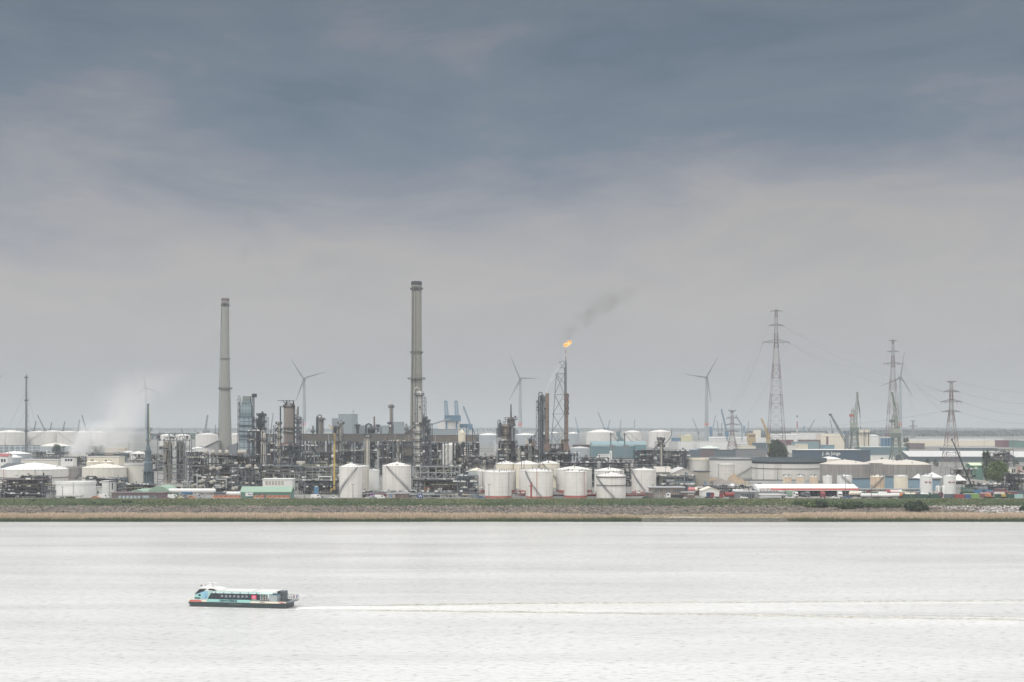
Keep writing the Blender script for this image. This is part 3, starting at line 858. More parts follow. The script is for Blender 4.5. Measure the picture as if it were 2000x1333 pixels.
    for i in range(nb):
        k = rr.randrange(levels); j = rr.randrange(bays)
        a, c = xs[j], xs[j + 1]
        f = rr.uniform(.35, .95); e = rr.uniform(.3, .85)
        z = zs[k] + t * .6
        MB().box(a + (c - a) * (1 - f) * .5, c - (c - a) * (1 - f) * .5, depth * rr.uniform(.45, .6), depth * .95, z, z + (zs[k + 1] - zs[k]) * e).build('equipment_box', rr.choice([DARK, STEEL, DARK, RUST2, BLUEG, RUST, LSTEEL]), o)
    for i in range(highlights):  # small pale boxes added to stand in for highlights on the frame
        x = rr.choice(xs); z = rr.choice(zs[1:])
        x += rr.uniform(-3, 3); k = rr.uniform(.35, .8)
        MB().box(x - k, x + k * rr.uniform(1, 3), -.5, -.1, z + .3, z + .5 + k).build('highlight_box', rr.choice([WHITE, WHITE2, PSTEEL]), o)
    return o

def building(px0, px1, yt, D, label, m=WHITE2, roof=LROOF, depth=20, rise=0.0, kind='flat', yb=None, win=None, door=0, stripe=None, name='industrial_building', cat='building', group=None, overhang=.4, ridge='x', winm=GLASS, side=None, vents=0, rz=0.0):
    """yt = row of the eaves; win = list of (row y, height m, count, x0frac, x1frac)"""
    s = S(D); w = (px1 - px0) * s; h = (835 - yt) * s + (H - G)
    zb = 0 if yb is None else (835 - yb) * s + (H - G)
    o = root((px0 + px1) / 2, D, name, label, cat, group, rz)
    MB().box(-w / 2, w / 2, 0, depth, zb, h).build('walls', m, o)
    q = MB()
    k = overhang
    if kind == 'flat':
        q.box(-w / 2 - k, w / 2 + k, -k, depth + k, h + .002, h + .5)
    elif kind == 'gable':         # ridge parallel to the front
        q.prism_x([(-k, h), (depth / 2, h + rise), (depth + k, h), (depth + k, h - .4), (depth / 2, h + rise - .4), (-k, h - .4)], -w / 2 - k, w / 2 + k)
        MB().prism_x([(0.02, h - .5), (depth / 2, h + rise - .45), (depth - .02, h - .5)], -w / 2 + .02, w / 2 - .02).build('gable', m, o)
    elif kind == 'front':         # gable faces the viewer
        q.prism([(-w / 2 - k, h), (0, h + rise), (w / 2 + k, h), (w / 2 + k, h - .4), (0, h + rise - .4), (-w / 2 - k, h - .4)], -k, depth + k)
        MB().prism([(-w / 2, h - .45), (0, h + rise - .42), (w / 2, h - .45)], 0.01, depth - .01).build('gable', m, o)
    elif kind == 'arch':
        pts = [(w / 2 * math.cos(math.pi * i / 14) * 1.01, h - .3 + rise * math.sin(math.pi * i / 14)) for i in range(15)]
        q.prism(pts, -k, depth + k)
    elif kind == 'vault':          # vault along the front
        pts = [(depth / 2 - depth / 2 * math.cos(math.pi * i / 14) * 1.02, h - .3 + rise * math.sin(math.pi * i / 14)) for i in range(15)]
        q.prism_x(pts, -w / 2 - k, w / 2 + k)
    q.build('roof', roof, o, kind in ('arch', 'vault'))
    if win:
        for (y, wh, cnt, f0, f1) in win:
            z = (835 - y) * s + (H - G)
            a, c = -w / 2 + w * f0, -w / 2 + w * f1
            for i in range(cnt):
                xa = a + (c - a) * (i + .12) / cnt; xb = a + (c - a) * (i + .88) / cnt
                wq = MB().box(xa, xb, -.06, .05, z - wh / 2, z + wh / 2).build('window', winm, o)
                if w / cnt > 3 and s < .35:
                    MB().box((xa + xb) / 2 - .06, (xa + xb) / 2 + .06, -.1, -.05, z - wh / 2, z + wh / 2).box(xa - .08, xb + .08, -.1, -.05, z - wh / 2 - .1, z - wh / 2).build('frame', WHITE2, wq)
    for i in range(door):
        x = -w / 2 + w * (i + .7) / (door + .4)
        MB().box(x - 1.6, x + 1.6, -.07, .05, zb, zb + min(3.6, (h - zb) * .7)).build('door', RND.choice([STEEL, BLUEG, SLATE]), o)
    if stripe:
        y, hh, ms = stripe
        z = (835 - y) * s + (H - G)
        MB().box(-w / 2 - .03, w / 2 + .03, -.08, .05, z - hh / 2, z + hh / 2).build('stripe', ms, o)
    for i in range(vents):
        x = -w / 2 + w * (i + .5) / vents
        MB().box(x - .8, x + .8, depth * .3, depth * .3 + 1.6, h + .5, h + 1.6).build('roof_vent', LSTEEL, o)
    return o

def turbine(px, hy, D, blades, bl, label, yb=None, tw=(9, 4.5), band=True, group='wind turbines', yaw=0.0):
    s = S(D); hh = (835 - hy) * s + (H - G)
    o = root(px, D, 'wind_turbine', label, 'wind turbine', group)
    r0, r1 = tw[0] * s / 2, tw[1] * s / 2
    zb = (835 - 829) * s + (H - G)
    MB().lathe(0, 0, [(r0, 0), (r1 + (r0 - r1) * .5, hh * .5), (r1, hh)], 18).build('tower', TURB, o, True)
    if band:
        f = lambda z: (r1 + (r0 - r1) * (1 - z / hh)) * 1.02
        MB().lathe(0, 0, [(f(zb - 2 * s), zb - 2 * s), (f(zb + 2 * s), zb + 2 * s)], 18).build('red_ring', SALMON, o, True)
    Lb = bl * s
    MB().box(-r1 * 1.1, r1 * 1.1, -r1 * 1.6, r1 * 3, hh - r1 * .9, hh + r1 * 1.1).build('nacelle', BLADE, o)
    MB().lathe(0, 0, [(.01, -r1 * 2.2), (r1 * .7, -r1 * 1.8), (r1 * 1.0, -r1 * .2), (r1 * .9, 0)], 14).build('hub', BLADE, o, True).matrix_local = Matrix.Translation((0, -r1 * 1.6, hh)) @ Matrix.Rotation(R(-90), 4, 'X')
    for a, k in blades:
        L = Lb * k
        w = Lb * .075
        q = MB()
        pts = [(-.3, 0), (-.35, .02), (-.55, .10), (-.6, .22), (-.35, .6), (-.12, .98), (0, 1.0), (.06, .98), (.12, .6), (.25, .22), (.3, .08), (.3, 0)]
        q.prism([(x * w, z * L) for x, z in pts], -w * .14, w * .14)
        q.build('blade', BLADE, o).matrix_local = Matrix.Translation((0, -r1 * 2.4, hh)) @ Matrix.Rotation(R(90 - a), 4, 'Y')
    return o

def pylon(px, D, yt, wb, wt, waist, arms, label, m=PYLRW, yb=None, nseg=14, group='electricity pylons', t=None, seg2=8, masts=False):
    """wb/wt base/waist/top widths in photograph px; arms: (row y, half width px, drop px)"""
    s = S(D); h = (835 - yt) * s + (H - G)
    o = root(px, D, 'electricity_pylon', label, 'pylon', group)
    zw = (835 - waist) * s + (H - G)
    t = t or .8 * s
    b = MB(); lattice(b, (0, 0, 0), (0, 0, zw), wb * s, wt * s, nseg, t, t * .5, cross=True); b.build('tower_body', m, o)
    b = MB(); lattice(b, (0, 0, zw), (0, 0, h), wt * s, wt * s * .55, seg2, t * .8, t * .4, cross=True); b.build('tower_head', m, o)
    for y, hw, dr in arms:
        z = (835 - y) * s + (H - G); a = hw * s; d = dr * s
        for sg in (-1, 1):
            q = MB()
            for yy in (-1, 1):
                q.bar((0, yy * wt * s * .25, z + d), (sg * a, 0, z), t * 1.25)
                q.bar((0, yy * wt * s * .25, z - d * .1), (sg * a, 0, z), t * 1.25)
            for k in range(1, 5):
                f = k / 5
                q.bar((sg * a * f, wt * s * .25 * (1 - f), z + d * (1 - f)), (sg * a * (f - .1), wt * s * .25 * (1 - f), z), t * .7)
            q.build('crossarm', PYL, o)
            for f in ((1.0, .55) if hw > 14 else (1.0,)):
                MB().lathe(sg * a * f, 0, [(.3 * t, z - d * .9), (.6 * t, z - d * .5), (.3 * t, z)], 6).build('insulator', PYL, o)
    return o

def cable(p, q, sag, w, label, group):
    b = MB(); k = 14
    mid = (Vector(p) + Vector(q)) / 2
    pts = []
    for i in range(k + 1):
        f = i / k
        v = Vector(p).lerp(Vector(q), f); v.z -= sag * 4 * f * (1 - f)
        pts.append(v - Vector(p))
    for a, c in zip(pts[:-1], pts[1:]): b.bar(a, c, w, n=3)
    o = b.build('power_cable', STEEL, None, loc=tuple(p))
    return tag(o, label, 'cable', group)

def jib_crane(px, D, ybase, pts, label, m=FARBLUE, w=1.6, house=None, legs=None, rope=True, group='harbour cranes on the skyline', name='harbour_crane'):
    """pts: jib polyline in photograph px; house (px0,px1,y0,y1); legs (px0,px1,y0)"""
    s = S(D)
    o = root(px, D, name, label, 'crane', group)
    q = lambda x, y: ((x - px) * s, 0, (835 - y) * s + (H - G))
    for a, c in zip(pts[:-1], pts[1:]):
        b = MB(); lattice(b, q(*a), q(*c), w * s * 1.1, w * s * .7, 8, .55 * w * s * .6, .3 * w * s * .6); b.build('jib', m, o)
    if house:
        x0, x1, y0, y1 = house
        b = MB().box((x0 - px) * s, (x1 - px) * s, -(x1 - x0) * s / 2, (x1 - x0) * s / 2, (835 - y1) * s + (H - G), (835 - y0) * s + (H - G))
        b.build('machinery_house', m, o)
    if legs:
        x0, x1, y0 = legs
        zt = (835 - y0) * s + (H - G)
        for xx in (x0, x1):
            for yy in (-1, 1):
                MB().bar(((xx - px) * s, yy * (x1 - x0) * s / 2, 0), (((xx - px) * .55) * s, yy * (x1 - x0) * s * .3, zt), w * s * .7).build('leg', m, o)
        MB().bar(((x0 - px) * s * .6, 0, zt), ((x1 - px) * s * .6, 0, zt), w * s).build('portal_beam', m, o)
    elif house is None or True:
        zt = (835 - pts[0][1]) * s + (H - G)
        MB().bar(((pts[0][0] - px) * s, 0, 0), ((pts[0][0] - px) * s, 0, max(zt, 1)), w * s * .9).build('pedestal', m, o)
    if rope:
        x, y = pts[-1]
        MB().bar(q(x, y), q(x, y + 14), w * s * .12).build('hoist_rope', STEEL, o)
    return o

# ------------------------------------------------------------ vehicles and boxes
def wheels(o, xs, r, hw, y0=0.0):
    for x in xs:
        for sg in (-1, 1):
            wq = MB().lathe(0, 0, [(r, -.16), (r, .16)], 14).build('wheel', BLACK, o, True)
            wq.matrix_local = Matrix.Translation((x, sg * hw, r)) @ Matrix.Rotation(R(90), 4, 'X')
            MB().lathe(0, 0, [(r * .5, -.19), (r * .5, .19)], 10).build('rim', LSTEEL, wq, True)

def lorry(px, D, L, label, cabm=WHITE2, load='tank', loadm=WHITE2, face=-1, rz=0.0, group='lorries at the riverside yards', z=0.0, hh=2.6):
    """face -1: cab at the low-x end"""
    o = root(px, D, 'lorry', label, 'lorry', group, rz)
    o.location.z += z
    f = face
    cx0 = f * L / 2
    def bx(a, c): return (min(a, c), max(a, c))
    a, c = bx(cx0, cx0 - f * 2.2)
    cab = MB().prism([(a, .7), (c, .7), (c, 3.3), (a + (.5 if f < 0 else 0), 3.3), (a, 2.3)] if f < 0 else [(a, .7), (c, .7), (c, 2.3), (c - .5, 3.3), (a, 3.3)], -1.2, 1.2).build('cab', cabm, o)
    MB().box(*bx(cx0 - f * .35, cx0 - f * 1.5), -1.24, -1.18, 2.0, 2.9).build('side_window', GLASS, cab)
    MB().box(*bx(cx0 - f * -.03, cx0 - f * .1), -1.0, 1.0, 1.6, 2.3).build('windscreen', GLASS, cab)
    MB().box(*bx(cx0, cx0 - f * L), -.5, .5, .75, 1.0).build('chassis', DARK, o)
    a, c = bx(cx0 - f * 2.7, cx0 - f * L)
    if load == 'tank':
        MB().hcyl((a + .5, 0, 2.3), (c - .5, 0, 2.3), 1.2, 16).build('load_tank', loadm, o, True)
        MB().box(a + 1.5, c - 1.5, -.4, .4, 3.45, 3.6).build('walkway', LSTEEL, o)
    elif load == 'box':
        MB().box(a, c, -1.25, 1.25, 1.05, 1.05 + hh).build('load_box', loadm, o)
    elif load == 'mixer':
        MB().hcyl((a + 1.2, 0, 2.1), (c - 1.2, 0, 2.7), 1.15, 16, .8).build('drum', loadm, o, True)
    elif load == 'tipper':
        MB().prism([(a, 1.05), (c, 1.05), (c + .2, 2.6), (a, 2.6)], -1.25, 1.25).build('tipping_body', loadm, o)
    wheels(o, [cx0 - f * 1.2, cx0 - f * (L - 1.0), cx0 - f * (L - 2.3)] + ([cx0 - f * 4.2] if L > 10 else []), .5, 1.05)
    return o

def car(px, D, label, m=WHITE2, kind='car', group='cars and vans parked behind the dike', z=0.0, rz=0.0):
    L, h = (4.4, 1.45) if kind == 'car' else (5.6, 2.4)
    o = root(px, D, 'parked_van' if kind == 'van' else 'parked_car', label, kind, group, rz)
    o.location.z += z
    if kind == 'car':
        pts = [(-2.2, .35), (2.2, .35), (2.2, .8), (1.4, .92), (.7, 1.42), (-.9, 1.45), (-1.7, .98), (-2.2, .85)]
        wn = [(-1.45, .98), (1.2, .95), (.62, 1.36), (-.85, 1.38)]
    else:
        pts = [(-2.8, .35), (2.8, .35), (2.8, 1.1), (2.2, 1.3), (1.6, 2.3), (-2.8, 2.4)]
        wn = [(.8, 1.35), (2.0, 1.35), (1.5, 2.1), (.8, 2.1)]
    b = MB().prism(pts, -.88, .88).build('body', m, o)
    MB().prism(wn, -.9, .9).build('window', GLASS, b)
    wheels(o, [-L * .31, L * .31], .33, .8)
    return o

def container(px, D, label, m=RED, L=6.1, z=0.0, rz=0.0, group='shipping containers', h=2.6):
    o = root(px, D, 'shipping_container', label, 'container', group, rz)
    o.location.z += z
    b = MB()
    n = int(L / .5)
    pts = []
    for i in range(n):
        x = -L / 2 + L * i / n; d = L / n
        pts += [(x, 0), (x + d * .3, .06), (x + d * .5, .06), (x + d * .8, 0)]
    vs = [(x, y, z_) for z_ in (.15, h - .1) for x, y in pts]
    k = len(pts)
    b.add(vs, [(i, i + 1, k + i + 1, k + i) for i in range(k - 1)])
    b.box(-L / 2, L / 2, .07, 2.4, .12, h - .05)
    b.build('box_body', m, o)
    q = MB()
    for x in (-L / 2, L / 2 - .15):
        q.box(x, x + .15, -.03, .1, 0, h)
    q.box(-L / 2, L / 2, -.03, .1, 0, .15); q.box(-L / 2, L / 2, -.03, .1, h - .12, h)
    q.build('corner_frame', m, o)
    return o

def tankcar(px, D, label, m=WHITE2, L=9.0, endm=None, z=0.0, rz=0.0, r=1.2, group='tank trailers lined up behind the dike', legs=True):
    o = root(px, D, 'tank_trailer', label, 'tank trailer', group, rz)
    o.location.z += z
    MB().hcyl((-L / 2 + .4, 0, r + 1.0), (L / 2 - .4, 0, r + 1.0), r, 16).build('barrel', m, o, True)
    if endm:
        MB().hcyl((L / 2 - L * .28, 0, r + 1.0), (L / 2 - .35, 0, r + 1.0), r + .04, 16).build('end_section', endm, o, True)
    MB().box(-L / 2, L / 2, -.45, .45, .75, 1.02).build('chassis', DARK, o)
    MB().box(-L / 2 + 1.5, L / 2 - 1.5, -.4, .4, 2 * r + .98, 2 * r + 1.1).build('walkway', LSTEEL, o)
    wheels(o, [L / 2 - 1.0, L / 2 - 2.2, -L / 2 + 1.5], .48, 1.0)
    return o

def lamp_post(px, D, ytop, label, m=LSTEEL, group='lamp posts behind the dike', arm=True):
    s = S(D); h = (835 - ytop) * s + (H - G)
    o = root(px, D, 'lamp_post', label, 'lamp post', group)
    MB().lathe(0, 0, [(.22, 0), (.12, h)], 8).build('pole', m, o, True)
    MB().box(-.7, .7, -.2, .2, h, h + .3).build('lamp_head', m, o)
    return o

def leafmat(name, a, b):
    m = bpy.data.materials.new(name); m.use_nodes = True
    nt = m.node_tree; bs = nt.nodes['Principled BSDF']
    geo = N(nt, 'ShaderNodeNewGeometry')
    nz = N(nt, 'ShaderNodeTexNoise', ins={0: geo.outputs['Position'], 'Scale': .45, 'Detail': 3.0})
    k = math_(nt, 'ADD', math_(nt, 'MULTIPLY', geo.outputs['Random Per Island'], .6), math_(nt, 'MULTIPLY', nz.outputs[0], .5), clamp=True)
    nt.links.new(ramp(nt, k, [(0.15, a), (0.9, b)]), bs.inputs['Base Color'])
    bs.inputs['Roughness'].default_value = .9
    return m
LEAF_D = leafmat('dark_leaves', (0.012, 0.030, 0.018), (0.065, 0.10, 0.055))
LEAF_B = leafmat('blue_green_leaves', (0.022, 0.05, 0.045), (0.05, 0.09, 0.075))
LEAF_L = leafmat('light_leaves', (0.035, 0.075, 0.025), (0.19, 0.25, 0.10))
LEAF_M = leafmat('bush_leaves', (0.018, 0.042, 0.016), (0.10, 0.15, 0.06))
BARK = mat('bark', (0.09, 0.075, 0.06))

def tree(px, D, ytop, w, label, lobes, m=LEAF_D, zbot=0.1, n=2600, leaf=None, name='tree', group=None, z=0.0, cat='tree', seed=3):
    """lobes: (x frac, z frac, rx frac of w, rz frac of h)"""
    s = S(D); h = (835 - ytop) * s + (H - G) - z; W_ = w * s
    o = root(px, D, name, label, cat, group); o.location.z += z
    rs = np.random.RandomState(seed + int(px))
    if zbot > 0.02 or cat == 'tree':
        b = MB().lathe(0, 0, [(max(.12, h * .025), 0), (h * .018, h * .3), (h * .008, h * .8)], 8)
        for i in range(5):
            a = rs.uniform(0, 6.28); zz = h * rs.uniform(.15, .5)
            b.bar((0, 0, zz), (W_ * .3 * math.cos(a), W_ * .3 * math.sin(a), zz + h * .25), h * .018, h * .006, 5)
        b.build('trunk', BARK, o, True)
    P = []
    per = n // len(lobes)
    for fx, fz, rx, rz in lobes:
        d = rs.normal(size=(per, 3)); d /= np.linalg.norm(d, axis=1)[:, None]
        bumps = 1 + .24 * np.sin(d[:, 0] * 7 + fx * 9 + fz * 5) * np.sin(d[:, 2] * 6 + fx * 3) + .15 * np.sin(d[:, 1] * 11 + fz)
        k = rs.uniform(.4, 1.12, per) ** .55 * bumps
        P.append(np.stack([fx * W_ + d[:, 0] * k * rx * W_, d[:, 1] * k * rx * W_, fz * h + d[:, 2] * k * rz * h], -1))
    P = np.concatenate(P)
    P = P[P[:, 2] > 0.05]
    k = len(P)
    L = leaf or max(.35, W_ * .05)
    u = rs.normal(size=(k, 3)); u /= np.linalg.norm(u, axis=1)[:, None]
    v = np.cross(u, rs.normal(size=(k, 3))); v /= np.linalg.norm(v, axis=1)[:, None]
    sz = (L * rs.uniform(.5, 1.3, k))[:, None]
    V = np.stack([P - u * sz, P + v * sz * .55, P + u * sz, P - v * sz * .55], 1).reshape(-1, 3)
    mesh_np('crown', V, np.arange(4 * k).reshape(-1, 4), m, o)
    return o
POPLAR = [(-.22, .55, .30, .46), (.12, .60, .40, .42), (0, .35, .40, .34), (.1, .2, .3, .2), (.15, .88, .2, .12), (-.25, .85, .15, .12)]
ROUND = [(0, .55, .40, .40), (-.25, .42, .28, .30), (.25, .45, .28, .32), (-.1, .75, .28, .24), (.15, .72, .25, .22), (0, .28, .42, .26)]
BLOB = [(-.18, .60, .32, .38), (.16, .52, .34, .36), (0, .30, .46, .30), (-.05, .78, .22, .2), (.3, .35, .2, .3), (-.3, .38, .2, .32)]
BUSH = [(-.25, .38, .3, .42), (.2, .42, .32, .5), (0, .25, .5, .3), (.36, .25, .2, .28)]

# ============================================================ FAR BACKGROUND (2.5 - 12 km)
def woods(name, px0, px1, ytop, D, seed, thick=300, n=5000, hvar=.35, m=LEAF_B):
    rs = np.random.RandomState(seed)
    h = (835 - ytop) * S(D) + (H - G)
    x = rs.uniform(X(px0, D), X(px1, D), n); y = D + rs.uniform(0, thick, n)
    hh = h * (1 - hvar * .5 + hvar * .5 * noise2(x * .25, y * 0, seed))
    z = G + hh * rs.uniform(0, 1, n) ** .6
    L = h * .22
    u = rs.normal(size=(n, 3)); u /= np.linalg.norm(u, axis=1)[:, None]
    v = np.cross(u, rs.normal(size=(n, 3))); v /= np.linalg.norm(v, axis=1)[:, None]
    sz = L * rs.uniform(.6, 1.4, n)[:, None]
    P = np.stack([x, y, z], -1)
    V = np.stack([P - u * sz, P + v * sz, P + u * sz, P - v * sz], 1).reshape(-1, 3)
    return tag(mesh_np(name, V, np.arange(4 * n).reshape(-1, 4), m), kind='stuff')
woods('far_woods', -200, 2200, 836.0, 11500, 3, 1500, 14000)
woods('far_treeline', 1690, 2150, 840.5, 6200, 5, 500, 7000)
woods('far_treeline_strip', 1480, 1620, 842, 5600, 6, 300, 2500)
woods('distant_trees', 290, 480, 846, 4600, 7, 200, 1800)

# wind turbines
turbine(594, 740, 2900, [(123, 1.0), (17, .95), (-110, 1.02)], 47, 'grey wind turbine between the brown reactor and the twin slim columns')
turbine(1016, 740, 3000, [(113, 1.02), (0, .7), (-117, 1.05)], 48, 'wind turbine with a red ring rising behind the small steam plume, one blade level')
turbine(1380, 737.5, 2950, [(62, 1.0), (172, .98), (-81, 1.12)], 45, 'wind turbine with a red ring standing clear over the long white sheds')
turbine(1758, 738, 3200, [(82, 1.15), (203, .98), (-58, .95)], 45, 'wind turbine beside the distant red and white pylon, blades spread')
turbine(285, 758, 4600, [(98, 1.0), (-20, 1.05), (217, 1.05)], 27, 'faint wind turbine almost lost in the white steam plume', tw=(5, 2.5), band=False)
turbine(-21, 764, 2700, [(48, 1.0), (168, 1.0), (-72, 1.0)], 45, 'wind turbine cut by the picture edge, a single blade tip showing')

# thin cranes on the skyline
def sky_crane(px, yb, top, D, label, m=STEEL, w=1.3):
    x1, y1 = top
    jib_crane(px, D, yb, [(px, yb), (x1, y1)], label, m, w, rope=False, house=(px - 2.2, px + 2.2, yb - 1.5, yb + 4))
sky_crane(66, 842, (70.5, 823), 4200, 'short jib crane nearest the guyed flare mast, over the white tanks')
sky_crane(88, 841, (73, 811), 4300, 'long jib crane leaning left over the row of white tanks')
sky_crane(98, 841, (101, 825), 4200, 'small jib crane third from the guyed flare mast')
sky_crane(123, 842, (126.5, 824), 4200, 'small upright jib crane over the middle of the white tank row')
sky_crane(153, 842, (155, 820), 4200, 'upright slim crane beside the steam plume')
sky_crane(169, 842, (160, 811), 4300, 'jib crane leaning left into the steam plume')
jib_crane(404, 4000, 845, [(401, 842), (405.5, 811)], 'pale harbour crane behind the white tank left of the tall concrete chimney', LSTEEL, 2.6, house=(397, 408, 841, 846), rope=False)
sky_crane(421, 845, (420.5, 830), 4600, 'thin mast crane just left of the tall concrete chimney')
sky_crane(529, 842, (533.5, 807), 4300, 'thin leaning crane between the column bunch and the domed reactor')
sky_crane(1130, 842, (1123, 815), 4300, 'slim crane leaning left, right of the rusty stacks', FARBLUE)
sky_crane(1181, 838, (1168, 806), 4300, 'long blue jib crane above the first white tank')
sky_crane(1187, 838, (1191.5, 820), 4400, 'short jib crane behind the first white tank', FARBLUE)
sky_crane(1211, 842, (1213, 820), 4500, 'straight slim crane between the first and second white tank', LSTEEL)
sky_crane(1238, 842, (1240, 820), 4500, 'straight slim crane above the second white tank', LSTEEL)
sky_crane(1364, 845, (1353, 818), 4500, 'thin crane leaning left beside the clear wind turbine', LSTEEL)
sky_crane(1390, 848, (1397.5, 812), 3600, 'pale blue crane right of the clear wind turbine', SKYB, 1.6)
sky_crane(1404, 848, (1400.5, 822), 4200, 'pale thin crane between two blue jib cranes', LSTEEL)
sky_crane(1409, 848, (1410, 826), 4200, 'short pale crane left of the long blue jib', LSTEEL)
jib_crane(1419, 3000, 855, [(1420, 846), (1409, 800)], 'long blue jib crane left of the small lattice pylon', FARBLUE, 2.4, house=(1416, 1423, 842, 853), rope=False)
jib_crane(1452, 3000, 850, [(1449, 832), (1437, 811)], 'turquoise jib crane right of the small lattice pylon', SKYB, 2.0, house=(1451.5, 1455.5, 833, 846), rope=False)
jib_crane(1388, 3400, 850, [(1388, 846), (1388, 836)], 'blue boxy crane tower at the foot of the clear wind turbine', FARBLUE, 4.0, house=(1385.5, 1390, 834, 847), rope=False)
sky_crane(1461, 850, (1462, 822), 4300, 'very thin pale mast crane over the yellow ship house', LSTEEL, 1.0)
jib_crane(1499, 2300, 872, [(1500, 848), (1487, 818)], 'yellow jib crane at the left foot of the tallest pylon', YEL, 3.0, house=(1497, 1503, 848, 868), rope=False)
sky_crane(1569, 843, (1571, 832), 4200, 'stub crane with a blue tower over the white sheds', FARBLUE, 1.6)
sky_crane(1580, 840, (1591, 820), 4200, 'pale crane with crossed jibs between the tallest pylon and the grey harbour crane', LSTEEL)
sky_crane(1626, 843, (1621.5, 820), 4300, 'thin crane hidden behind the grey harbour crane', LSTEEL)
o = jib_crane(1653, 2150, 878, [(1651, 862), (1622, 810)], 'grey lattice harbour crane leaning left behind the navy hall', GREYW, 3.2, house=(1650.5, 1657, 845, 877), rope=False, group='harbour cranes')
MB().box(-4, 4, -2, 2, (835 - 849) * S(2150) + 40, (835 - 843) * S(2150) + 40).build('tower_head', FARBLUE, o)
MB().box(-34 * S(2150), -29 * S(2150), -1, 1, (835 - 812) * S(2150) + 40, (835 - 808.5) * S(2150) + 40).build('jib_head', DARK, o)
# red and white mast
t = root(1557, 3000, 'radio_mast', 'slim red and white mast right of the tallest pylon', 'mast')
b = MB(); lattice(b, (0, 0, 0), (0, 0, (835 - 813) * S(3000) + 40), 2.6, 1.2, 20, .5); b.build('mast_body', mat('mast_rw', (.6, .6, .6), bands=(26, (.42, .1, .08))), t)
MB().box(-1.2, 1.2, -1, 1, (835 - 815) * S(3000) + 40, (835 - 812) * S(3000) + 40).build('beacon', DARK, t)

# green-white level luffing portal cranes
def portal(px, D, ytop, ybase, label, px_tip, lean, m=CRGREEN, bw=22, dip=None, cabc=REDB):
    s = S(D); z = lambda y: (835 - y) * s + (H - G)
    o = root(px, D, 'portal_crane', label, 'crane', 'harbour cranes')
    yp = ybase - (ybase - ytop) * .33     # top of the portal
    ym = ybase - (ybase - ytop) * .40
    for a in (-1, 1):
        for c in (-1, 1):
            q = MB()
            q.bar((a * bw * s / 2, c * bw * s / 2, 0), (a * bw * s * .32, c * bw * s * .25, z(yp) * .4), 2.0 * s * 1.3)
            q.bar((a * bw * s * .32, c * bw * s * .25, z(yp) * .4), (a * bw * s * .22, c * bw * s * .2, z(yp)), 1.6 * s * 1.3)
            q.build('leg', CRDARK if D < 2000 else m, o)
            q = MB()
            for k in (-.6, .6): q.box(a * bw * s / 2 + k - .4, a * bw * s / 2 + k + .4, c * bw * s / 2 - .5, c * bw * s / 2 + .5, 0, 1.2)
            q.build('bogie', DARK, o)
    b = MB()
    for c in (-1, 1):
        for k in range(3):
            za, zb2 = z(yp) * (.42 + .19 * k), z(yp) * (.42 + .19 * (k + 1))
            b.bar((-bw * s * .3, c * bw * s * .22, za), (bw * s * .26, c * bw * s * .2, zb2), .8 * s)
            b.bar((bw * s * .3, c * bw * s * .22, za), (-bw * s * .26, c * bw * s * .2, zb2), .8 * s)
        b.bar((-bw * s * .33, c * bw * s * .25, z(yp) * .42), (bw * s * .33, c * bw * s * .25, z(yp) * .42), 1.2 * s)
    b.build('bracing', m, o)
    MB().box(-bw * s * .34, bw * s * .3, -bw * s * .3, bw * s * .3, z(yp), z(ym)).build('turntable', CRDARK, o)
    MB().box(-bw * s * .32, bw * s * .22, -bw * s * .28, bw * s * .28, z(ym), z(ym - 8)).build('machinery_house', m, o)
    MB().box(-bw * s * .42, -bw * s * .14, -bw * s * .2, bw * s * .2, z(ym - 26), z(ym - 21)).build('cab', cabc, o)
    b = MB(); lattice(b, (-bw * s * .2, 0, z(ym - 8)), (-bw * s * .14, 0, z(ym - 36)), bw * s * .3, bw * s * .2, 7, .8 * s, .5 * s); b.build('gantry_mast', m, o)
    b = MB(); lattice(b, (bw * s * .08, 0, z(ym - 8)), ((px_tip - px) * s, 0, z(ytop)), bw * s * .22, 2.2 * s, 12, 1.0 * s, .5 * s); b.build('jib', m, o)
    if dip:
        q = MB()
        for c in (-1, 1):
            q.bar(((px_tip - px - 1.5) * s, c * 1.5, z(ytop - .6)), ((dip[0] - px) * s, c * .5, z(dip[1])), 1.4 * s, .8 * s)
        q.bar(((px_tip - px + 1) * s, 0, z(ytop + 10)), ((dip[0] - px - .5) * s, 0, z(dip[1] - 12)), .8 * s)
        q.build('fly_jib', CRDARK, o)
        MB().bar(((dip[0] - px) * s, 0, z(dip[1])), ((dip[0] - px) * s, 0, z(dip[1] + 17)), .25 * s).build('hoist_rope', STEEL, o)
        MB().box((dip[0] - px - .7) * s, (dip[0] - px + .7) * s, -.5, .5, z(dip[1] + 20), z(dip[1] + 17)).build('hook_block', DARK, o)
    MB().bar((-bw * s * .14, 0, z(ym - 36)), ((px_tip - px) * s * .75, 0, z(ytop + 18)), .4 * s).build('luffing_rope', CRDARK, o)
    return o
portal(1669, 1950, 767, 881, 'pale green portal crane with a folded jib behind the navy hall', 1675, 0, dip=(1680.5, 817))
portal(1750, 1480, 767, 899, 'tall green-grey portal crane with splayed legs over the concrete tanks', 1743, 0, bw=27, dip=(1753, 816), cabc=CRDARK)
